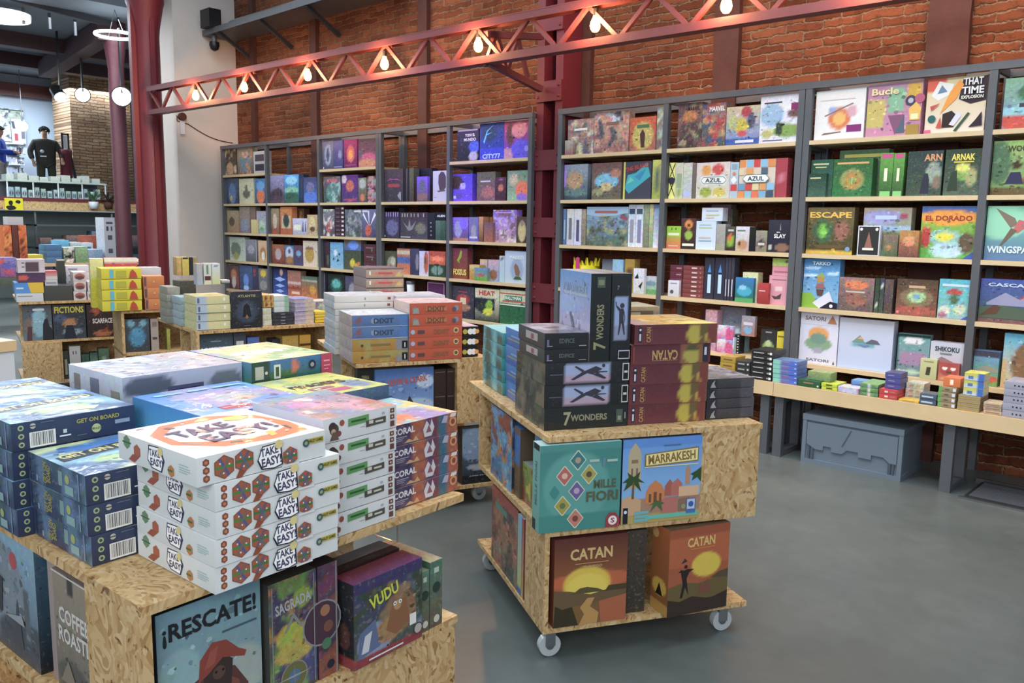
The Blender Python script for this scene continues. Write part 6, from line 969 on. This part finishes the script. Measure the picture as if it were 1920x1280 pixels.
crow(E_, ZE, .80, '''145 388 472 v.02 d.25 | flat white box with grey stripes, bottom left | d4d8dc c0c8cc R.05,.6,.6,.7,889
130 390 378 z v.02 d.25 | flat blue and yellow box on the white one | 3a88d0 4a90d8 Pe0b818,.45,1,.55,.0,1,0,1,1 R.05,.4,.3,.55,c8e0f0
158 402 292 z v.02 d.25 | flat purple and red box with flame | 4a3458 5a3a5a g.1 o.2,.5,.18,.3,c8503c
155 400 172 z v.02 d.2 | pale pink box with dark photo on the purple one | c8b8c4 d0ccd0 r.3,.1,.75,.8,5a4450 R.15,.7,.25,.78,556 R.15,.4,.25,.48,556
392 648 405 v.03 d.25 | wide dark grey plain box in the middle | 4a4e4c 3c403e g.03
400 514 352 z v.03 d.2 | white box with grey title on the dark grey one | c8ccd0 b8bcc0 R.1,.3,.9,.6,8a90a0
402 512 275 z v.03 d.2 | red and white box above the grey titled one | c03a44 c8c0c0 r0,0,1,.4,c8c8c8
655 770 455 v.02 d.25 | white box with red oval, bottom of near column | d0cccc c4c0c0 o.5,.5,.4,.35,a8584c o.5,.35,.35,.2,5a4448
657 768 365 z v.02 d.25 | white box with red oval, second of near column | d0cccc c4c0c0 o.5,.5,.4,.35,a8584c o.5,.35,.35,.2,5a4448
650 768 285 z v.02 d.25 | white box with red oval, top of near column | d0cccc c4c0c0 o.5,.5,.4,.35,a8584c o.5,.35,.35,.2,5a4448
778 898 455 v.02 d.25 | white box with red oval, bottom of right column | d0cccc c4c0c0 o.5,.5,.4,.35,a8584c o.5,.35,.35,.2,5a4448
780 896 370 z v.02 d.25 | white box with red oval, top of right column | d0cccc c4c0c0 o.5,.5,.4,.35,a8584c o.5,.35,.35,.2,5a4448
512 584 172 v.3 d.1 | tall plain black box behind the grey ones | 3c403e 34383a R0,.97,1,1,ccc
588 800 228 *5 v.32 d.2 | white game box with grey lettering @ behind the red oval boxes | d4d6dc c8ccd4 R.1,.3,.5,.6,8a90a0''')
# white counter at the left edge
p = onZ(30, 630, .93); ct_ = empty('counter', (p[0], p[1], 0), math.radians(12), 'white counter with wooden top cut by the left frame edge', 'counter')
MB().box(-.72, -.01, -.8, -.01, 0, .86).build('cabinet', M['whitegloss'], ct_); MB().box(-.74, .0, -.84, .0, .86, .91).build('worktop', M['benchwood'], ct_)
# ------------------------------------------------------------------ tables and people at the far left
T1 = Fr(-12.0, 0, 90); T1_ = T1
tb = empty('market_table', (-12.0, 2.0, 0), math.radians(90), 'long table heaped with games before the mezzanine', 'table')
MB().box(.3, 4.2, 0, .9, .86, .9).build('table_top', M['shelfwood'], tb)
for x in (.35, 4.1):
    for y in (.05, .8): MB().box(x, x+.05, y, y+.05, 0, .86).build('leg', M['steel'], tb)
ZF = crop(0, 300, 4)
crow(T1, ZF, .90, '''30 92 490 v.02 d.2 | first orange flame patterned box on far table | e07030 c86a34 g.3 n.4,5,7a3020,f0a050
96 140 490 v.02 d.2 | dark red box between the orange flame boxes | 6a3434 5a3030 g.3
144 205 488 v.02 d.2 | second orange flame patterned box on far table | e07030 b85a30 g.3 n.4,5,7a3020,f0a050
60 175 425 z v.02 d.2 | plain white box on top of the flame boxes | ccd4dc b8c0cc
350 465 635 *3 v.05 d.3 | blue rounded packet @ in blue heap on far table | 4a84b8 3a6a9c g.2
425 520 600 v.4 d.2 | light blue box above the blue heap | 5ab0e0 4a98c8 g.1
480 560 655 v.03 d.3 | white and green box with black printed face | b8c4b4 4a7a4a g.4 n.5,6,223,eee
565 660 650 v.03 d.3 | green meadow box with white clouds | 9ac0a0 6a9a6a g.4
530 610 615 v.4 d.2 | white navy lettered box behind the green ones | c8d0d8 2c3a5a g.3
640 700 620 v.4 d.2 | white framed blue picture box | d8dcdc 8ab0c8 r.2,.3,.8,.75,3a6a80
662 770 670 v.03 d.3 | pale blue box at right end of green row | 9ab8dc 7a9ab8 g.3
625 755 565 v.6 d.2 | red brown flat box lying behind | a8503c 8a4434 g.2
785 868 430 v.02 d.3 | tall narrow white display tower with small pictures | c4c8d0 b8bcc4 R.2,.85,.8,.9,556 R.2,.7,.4,.8,445 R.6,.7,.75,.8,556 R.3,.5,.7,.6,556 R.3,.2,.7,.3,556
210 325 710 v.02 d.3 | yellow flat box at front of far table | d8d038 c8b830''')
T2 = Fr(-9.6, 0, 88)
tb2 = empty('market_table', (-9.6, 1.2, 0), math.radians(88), 'second table with comics at left frame edge', 'table')
MB().box(.2, 1.15, 0, .7, .76, .8).build('table_top', M['shelfwood'], tb2); MB().box(.25, 1.1, .05, .07, .1, .76).build('front_panel', M['osb'], tb2)
for x in (.25, 1.05):
    for y in (.08, .6): MB().box(x, x+.05, y, y+.05, 0, .76).build('leg', M['steel'], tb2)
crow(T2, ZE, .80, '''2 148 330 v.05 d.2 | green grey box at left frame edge | 5a6a60 4a5a50 g.3
2 150 155 z v.05 d.2 | violet and red patterned box above the green grey box | 7a80c8 8a4a8a g.4 n.4,4,c84a4a,5a5ab0''')
# dark shelving under the mezzanine
sh = empty('storage_rack', (-16.2, 4.9, 0), math.radians(90), 'dim storage rack under the mezzanine heaped with packets', 'rack')
for z in (.55, .95, 1.35): MB().box(0, 2.6, 0, .5, z, z+.03).build('rack_shelf', M['steel_dark'], sh)
for x in (0, 1.3, 2.57): MB().box(x, x+.03, .0, .03, 0, 1.6).build('rack_post', M['steel_dark'], sh)
T3 = Fr(-16.2, 0, 90); rs = random.Random(3)
for k in range(22):
    u = 4.98+(k % 11)*.22; zl = (.981, .581)[k//11]; h = rs.uniform(.12, .3); c = rs.choice(['556', '667', '545', '4a5a6a', '6a5048', '778'])
    cbox(T3, f'dim packet number {ORD[k % 9]} {("upper", "lower")[k//11]} row {"right" if k % 11 > 8 else "left"} part of storage rack'.replace('number ', ''), u, u+.19, .04, .3, zl, zl+h, {'F': f'{c} 334 g.4'}, c, group='dim packets in the storage rack')
# mezzanine display case
gl = bpy.data.materials.new('showcase_glass'); gl.use_nodes = True; q = gl.node_tree.nodes['Principled BSDF']; q.inputs['Transmission Weight'].default_value = 1; q.inputs['Roughness'].default_value = .02; q.inputs['IOR'].default_value = 1.05; q.inputs['Base Color'].default_value = (.85, .95, .93, 1)
ya = onX(12, 350, -15.3)[1]; yb = onX(198, 350, -15.3)[1]; zt = onX(100, 343, -15.3)[2]
gc = empty('glass_showcase', (-15.3, ya, 1.822), math.radians(90), 'long low glass showcase with figures standing on the mezzanine edge', 'showcase'); Lg = yb-ya; Hg = zt-1.822
MB().box(0, Lg, 0, .01, 0, Hg).build('front_pane', gl, gc); MB().box(-.01, Lg+.01, -.02, .4, Hg, Hg+.03).build('top_board', plain('pale_green_board', 'b8c8bc', .4), gc); MB().box(0, Lg, .38, .4, 0, Hg).build('back_board', M['steel'], gc)
for x in np.linspace(.0, Lg-.02, 5): MB().box(x, x+.02, -.012, 0, 0, Hg).build('post', M['whitegloss'], gc)
S1 = Fr(-15.3, 0, 90); rs = random.Random(5)
for k in range(15):
    u = ya+.05+k*(Lg-.1)/15; c = rs.choice(['ccd8dc', 'd4dcdc', 'b8c8d4', 'c8d0c8'])
    cbox(S1, f'small white figure box in the showcase, {(ORD+["tenth","eleventh","twelfth","thirteenth","fourteenth","fifteenth"])[k]} from left', u, u+(Lg-.1)/15-.03, .06, .2, 1.822, 1.822+rs.uniform(.12, .18), {'F': f'{c} {c} g.1 o.3,.4,.15,.3,4a5060 o.7,.4,.15,.3,5a4a50'}, 'ccd', name='figure_box', cat='boxed figure', group='figure boxes in the showcase')
for k in range(9):
    u = ya+.02+k*(Lg)/9.3; rs.random()
    cbox(S1, f'pale box lying on top of the showcase, {ORD[k]} from left', u, u+rs.uniform(.1, .15), .05, .3, Hg+1.822+.031, Hg+1.822+.031+rs.uniform(.06, .14), {'F': 'c8d0c8 b8c0b8 g.2'}, 'c0c8c0', name='pale_box', cat='box', group='pale boxes on the showcase')
# wall things on the mezzanine
def onface(px, py, X): return onX(px, py, X)
def flat(name, label, cat, X, px0, py0, px1, py1, art, th=.03, N=30):
    a = onX(px0, py1, X); b = onX(px1, py0, X); w_ = b[1]-a[1]; h = b[2]-a[2]
    return put(boxmesh(w_, th, h, '888', {'F': art}, 5, N, 'print', .0008), name, label, cat, (X+th, (a[1]+b[1])/2, a[2]), math.radians(90))
flat('poster', 'large green edged wall picture with white cards pinned on it', 'poster', -19.998, -30, 206, 42, 262, 'a8b8a4 c8ccc8 g.2 R0,.94,1,.97,335 n.4,4,556,d8dcdc', .04)
flat('poster', 'white poster with red square right of the hanging cards', 'poster', -19.957, 22, 225, 45, 268, 'd4dcdc ccd4d8 R.2,.1,.45,.4,b84050 P556,.0,.9,.2,.9,.3,.6,.1,.6 R.7,.2,.95,.6,778', .04)
wr = empty('magazine_rack', (-19.4, onX(22, 330, -19.4)[1], 1.83), math.radians(90), 'white magazine rack against the pale blue wall', 'rack')
wW = onX(48, 330, -19.4)[1]-onX(22, 330, -19.4)[1]; top = onX(35, 266, -19.4)[2]-1.83
MB().box(0, wW, .3, .32, 0, top).build('back_board', M['whitegloss'], wr)
for z in np.linspace(.1, top-.05, 6): MB().box(0, wW, 0, .3, z, z+.02).build('rack_shelf', M['whitegloss'], wr)
T4 = Fr(-19.4, 0, 90)
for k in range(10):
    z = np.linspace(.1, top-.05, 6)[k//2]+1.851; y = onX(22, 330, -19.4)[1]+.03+(k % 2)*wW*.5
    cbox(T4, f'pale magazine pile in rack, {"left" if k % 2 == 0 else "right"} column, {ORD[4-k//2]} row', y, y+wW*.42, .05, .25, z, z+.14, {'F': 'b8c4cc 98a0a8 g.5 n.4,4,556,eee'}, 'aab', name='magazine_pile', cat='magazines', group='magazine piles in the rack')
p = onX(42, 237, -19.2); gb_ = empty('globe_lamp', tuple(p), 0, 'round white glowing globe lamp on the pale blue wall', 'lamp')
em = bpy.data.materials.new('lit_globe'); em.use_nodes = True; q = em.node_tree.nodes['Principled BSDF']; q.inputs['Emission Color'].default_value = (.85, .95, 1, 1); q.inputs['Emission Strength'].default_value = 3
MB().lathe([(.0, -.1), (.06, -.085), (.1, -.02), (.1, .02), (.06, .085), (0, .1)], n=20).build('globe', em, gb_); MB().cyl((0, 0, .09), (0, 0, .2), .02).build('stem', M['steel'], gb_); MB().cyl((0, 0, .2), (0, 0, 4.45-p[2]), .008).build('cord', M['steel'], gb_)
# easel like frame
a = onX(120, 330, -18.15); b = onX(141, 330, -18.15); zt2 = onX(125, 250, -18.15)[2]
ef = empty('display_stand', (-18.15, a[1], 1.83), 0, 'tall dark metal display stand between person and brick pier', 'stand'); w2 = (b[1]-a[1])
for y in (0, w2*.55): MB().bar((0, y, 0), (0, y, zt2-1.83), .03, .03).build('upright', M['steel_dark'], ef)
MB().bar((0, w2*.55, zt2-1.83-.3), (.1, w2*1.2, 0), .05, .05).build('strut', M['steel_dark'], ef); MB().bar((0, 0, zt2-1.85), (0, w2*.55, zt2-1.85), .03, .03).build('cross_bar', M['steel_dark'], ef)
MB().box(-.01, .02, .02, w2*.4, zt2-1.83-.3, zt2-1.83-.05).build('white_card', M['whitegloss'], ef)
cr2 = tag(MB().lathe([(0, 0), (.11, 0), (.1, .45), (.11, .46), (.1, .9), (.12, .92), (.12, 1.0), (0, 1.0)], n=14).build('red_floor_vase', plain('dark_red_lattice', '6a2c34', .5), None, tuple(onX(125, 330, -17.9)*[1, 1, 0]+[0, 0, 1.83])), 'dark red tall slim stand beside the dark jacketed person', 'stand')
# ------------------------------------------------------------------ people
def skinned(name, mat, joints, edges, parent, sub=2):
    me = bpy.data.meshes.new(name); me.from_pydata([j[:3] for j in joints], edges, []); me.materials.append(mat); o = bpy.data.objects.new(name, me); COL.objects.link(o); o.parent = parent
    sk = o.modifiers.new('skin', 'SKIN'); me.skin_vertices.new() if not me.skin_vertices else None
    for i, j in enumerate(joints): r_ = j[3]; me.skin_vertices[0].data[i].radius = (r_, j[4] if len(j) > 4 else r_)
    me.skin_vertices[0].data[0].use_root = True
    sb = o.modifiers.new('sub', 'SUBSURF'); sb.levels = sub; sb.render_levels = sub
    return o
def person(loc, rz, label, skin, top, legs, hair, arms, stout=1.0):
    t = empty('person', loc, rz, label, 'person')
    # x right, -y front
    J = [(0, 0, .95, .13*stout, .10), (0, 0, 1.1, .12*stout, .09), (0, 0, 1.3, .15*stout, .10), (0, 0, 1.44, .11, .08), (0, 0, 1.5, .05, .05), (0, -.01, 1.56, .055, .06), (0, -.015, 1.64, .075, .09), (0, -.01, 1.71, .055, .07),
         (.10, 0, .9, .085, .085), (.11, -.01, .5, .06, .06), (.12, .01, .1, .04, .045), (.12, -.12, .04, .04, .03), (-.10, 0, .9, .085, .085), (-.11, -.01, .5, .06, .06), (-.12, .01, .1, .04, .045), (-.12, -.12, .04, .04, .03),
         (0, -.105, 1.635, .012, .012)]
    Ed = [(0, 1), (1, 2), (2, 3), (3, 4), (4, 5), (5, 6), (6, 7), (0, 8), (8, 9), (9, 10), (10, 11), (0, 12), (12, 13), (13, 14), (14, 15), (6, 16)]
    def arm(JJ, EE, k, r_=1, hand=True):
        for s, ap in ((1, arms[0]), (-1, arms[1])):
            n = len(JJ); pts = [(s*.19, 0, 1.41), ap[0], ap[1]]
            JJ += [(*pts[0], .055*r_, .055*r_), (*pts[1], .045*r_, .045*r_), (*pts[2], .03*r_ if hand else .04*r_, .03*r_ if hand else .04*r_)]; EE += [(k, n), (n, n+1), (n+1, n+2)]
            if hand:
                d = np.array(pts[2])-np.array(pts[1]); d /= np.linalg.norm(d); q_ = np.array(pts[2])+d*.07; JJ += [(*q_, .035, .02)]; EE += [(n+2, n+3)]
                for f, (ox, ln) in enumerate(((-.027, .07), (-.009, .085), (.009, .08), (.027, .06))):
                    a_ = q_+d*.03+np.array([ox, 0, 0]); b_ = a_+d*ln+np.array([0, -.012, -.012]); m_ = len(JJ); JJ += [(*a_, .009, .009), (*b_, .008, .008)]; EE += [(n+3, m_), (m_, m_+1)]
                th = q_-d*.02+np.array([-s*.045, -.01, 0]); m_ = len(JJ); JJ += [(*th, .01, .01), (*(th+d*.04+np.array([-s*.012, 0, 0])), .009, .009)]; EE += [(n+3, m_), (m_, m_+1)]
    J2, E2 = list(J), list(Ed); arm(J2, E2, 3)
    skinned('body', skin, J2, E2, t)
    JT = [(0, 0, .78, .17*stout, .13), (0, 0, .92, .17*stout, .13), (0, 0, 1.08, .17*stout, .125), (0, 0, 1.28, .19*stout, .135), (0, 0, 1.42, .14*stout, .10), (0, .01, 1.49, .075, .07)]; ET = [(0, 1), (1, 2), (2, 3), (3, 4), (4, 5)]; arm(JT, ET, 4, 1.45, False)
    skinned('jacket', top, JT, ET, t)
    skinned('trousers', legs, [(0, 0, .97, .145, .115), (.10, 0, .86, .1, .1), (.11, -.01, .5, .08, .08), (.12, .01, .12, .07, .07), (-.10, 0, .86, .1, .1), (-.11, -.01, .5, .08, .08), (-.12, .01, .12, .07, .07)], [(0, 1), (1, 2), (2, 3), (0, 4), (4, 5), (5, 6)], t)
    for s in (-1, 1): MB().lathe([(0, -.05), (.045, -.045), (.05, 0), (.035, .05), (0, .06)], (s*.12, -.05, .05), 12).build('shoe', M['black'], t)
    hb = MB(); rs = random.Random(2)
    for i in range(130):
        th = rs.uniform(0, 2*math.pi); ph = rs.uniform(-.1, 1.5); x, y, z = .095*math.cos(th)*math.cos(ph), .11*math.sin(th)*math.cos(ph), .1*math.sin(ph)
        if y < -.05 and z < .02: continue
        hb.lathe([(0, -.022), (.02, -.01), (.02, .01), (0, .022)], (x, y, 1.68+z), 8)
    hb.build('hair', hair, t)
    fc = MB()
    for s in (-1, 1): fc.lathe([(0, -.011), (.011, 0), (0, .011)], (s*.033, -.1, 1.655), 8)
    fc.build('eyes', M['black'], t); MB().box(-.025, .025, -.095, -.08, 1.583, 1.592).build('mouth', plain('lips', '8a4a44'), t)
    er = MB()
    for s in (-1, 1): er.lathe([(0, -.03), (.012, -.015), (.014, .015), (0, .03)], (s*.085, .0, 1.64), 8)
    er.build('ears', skin, t)
    return t
skn = plain('skin', 'b08468', .6, var=.05)
p = onX(86, 300, -18.0); pz = onX(122/1.43, 240, -18.0)
t = person((-18.0, p[1], 1.82), math.radians(78), 'person in dark bulky jacket with curly hair standing before the pale blue wall', skn, plain('dark_jacket', '33312e', .8, bump=.5, bs=12, var=.35), plain('dark_olive_trousers', '34382c', .8), plain('dark_curly_hair', '2c2420', .9), (((.30, -.02, 1.18), (.30, -.16, 1.02)), ((-.30, -.02, 1.18), (-.26, -.1, .98))), 1.25)
ht = (onX(86, 238, -18.0)[2]-1.82)/1.78; t.scale = (ht*1.12, ht*1.12, ht)
MB().lathe([(.001, 0), (.04, 0), (.04, .008), (.001, .008)], n=14).build('jacket_badge', M['whitegloss'], t, (-.08, -.19, 1.18)).rotation_euler = (math.radians(90), 0, 0)
MB().box(-.12, .0, -.185, -.18, 1.05, 1.08).build('jacket_print', M['whitegloss'], t)
p = onX(1, 300, -18.2)
t = person((-18.2, p[1], 1.82), math.radians(150), 'person in blue sweater and grey trousers holding a phone, at left frame edge', skn, plain('blue_sweater', '1f3f9a', .8, bump=.2), plain('grey_trousers', '8a8680', .8), plain('brown_hair', '2a1e18', .9), (((.25, -.05, 1.16), (.16, -.34, 1.15)), ((-.25, -.05, 1.16), (-.14, -.34, 1.17))))
ht = (onX(4, 237, -18.2)[2]-1.82)/1.78; t.scale = (ht, ht, ht)
ph_ = tag(MB().box(-.035, .035, -.45, -.44, 1.14, 1.28).build('phone', M['black']), 'black phone held by the person in blue sweater', 'phone'); ph_.location = t.location; ph_.rotation_euler = t.rotation_euler; ph_.scale = t.scale
# ------------------------------------------------------------------ ceiling lamps of the back room
def emit(name, c, s):
    m_ = bpy.data.materials.new(name); m_.use_nodes = True; q = m_.node_tree.nodes['Principled BSDF']; q.inputs['Emission Color'].default_value = (*c, 1); q.inputs['Emission Strength'].default_value = s; return m_
cool = emit('cool_lamp_glow', (.85, .95, 1), 2.0); coolb = emit('cool_spot_glow', (.9, .97, 1), 5)
p = onZ(217, 66, 4.1); rl = empty('ring_lamp', tuple(p-np.array([0, 0, .0])), 0, 'thin glowing ring lamp hanging in front of the slim red column', 'ceiling lamp')
R_ = .27; rg = MB(); n = 40
for i in range(n): a, b = 2*math.pi*i/n, 2*math.pi*(i+1)/n; rg.cyl((R_*math.cos(a), R_*math.sin(a), 0), (R_*math.cos(b), R_*math.sin(b), 0), .022, 8, cap=False)
rg.build('ring', cool, rl); MB().cyl((R_, 0, 0), (0, 0, .345), .005, 6).cyl((-R_, 0, 0), (0, 0, .345), .005, 6).build('wires', M['steel'], rl)
p = onZ(2, 36, 4.2); dl = empty('disc_lamp', tuple(p), 0, 'round glowing disc lamp at the upper left edge', 'ceiling lamp'); MB().cyl((0, 0, 0), (0, 0, .03), .36, 32).build('diffuser', cool, dl); MB().cyl((0, 0, .03), (0, 0, .08), .37, 32).build('housing', M['steel'], dl)
def projector(px, py, X, tgt, lab, r_=.12, glowm=coolb):
    p = onX(px, py, X); t = empty('spotlight', tuple(p), 0, lab, 'spotlight'); d = np.array(tgt, float)-p; d /= np.linalg.norm(d)
    MB().cyl(-d*.2, -d*.01, r_*.8, 20, r_).build('housing', M['black'], t); MB().cyl(-d*.009, d*.004, r_*.88, 20).build('lens', glowm, t); MB().bar((0, 0, .05), (0, 0, 4.45-p[2]), .02, .05).build('yoke', M['black'], t)
    return p, d
for px, py, lab, r_ in ((155, 178, 'left of two bright round spotlights before the brick pier', .125), (228, 181, 'brightest round spotlight before the slim red column', .15)):
    X = -15.0 if px < 200 else -13.1; p, d = projector(px, py, X, (-4, .4, 1.6), lab, r_)
projector(113, 182, -14.8, (-12.5, 5.6, 1), 'dark spotlight seen from the side left of the bright pair', .1)
tk_ = tag(MB().bar(onX(20, -5, -13.2), onX(205, 45, -13.2), .05, .09).build('lighting_track', M['steel_dark']), 'dark lighting track crossing the ceiling at upper left', 'lighting track')
for px, py in ((43, 22), (92, 32), (140, 45)):
    a = onX(px, py-8, -13.2); tag(MB().bar(a, a-np.array([0, 0, .22]), .03, .03).build('track_hanger', M['steel_dark']), f'short dark hanger below the lighting track, {"left" if px < 60 else "middle" if px < 120 else "right"} one', 'track fitting', 'hangers on the lighting track')
# two small plants on the chipboard fascia
for px, lab in ((175, 'small pale green plant pot on the mezzanine edge'), (203, 'dark spiky plant pot on the mezzanine edge')):
    p = onX(px, 392, -15.08); t = empty('potted_plant', (-15.06, p[1], 1.66), 0, lab, 'plant'); MB().box(-.105, -.0, -.01, .01, -.012, -.002).build('hook_bracket', M['steel'], t); MB().lathe([(0, 0), (.06, 0), (.08, .12), (0, .12)], n=14).build('pot', M['whitegloss'] if px == 175 else M['timber'], t); lf = MB(); rs = random.Random(px)
    for i in range(16):
        a = rs.uniform(0, 6.28); r_ = rs.uniform(.08, .2); z = rs.uniform(.15, .36); lf.add([(0, 0, .1), (r_*.5*math.cos(a+.3), r_*.5*math.sin(a+.3), z*.8), (r_*math.cos(a), r_*math.sin(a), z), (r_*.5*math.cos(a-.3), r_*.5*math.sin(a-.3), z*.75)], [(0, 1, 2, 3)])
    lf.build('leaves', plain('leaf_green', '4a6a48' if px == 175 else '3a3028', .6), t)
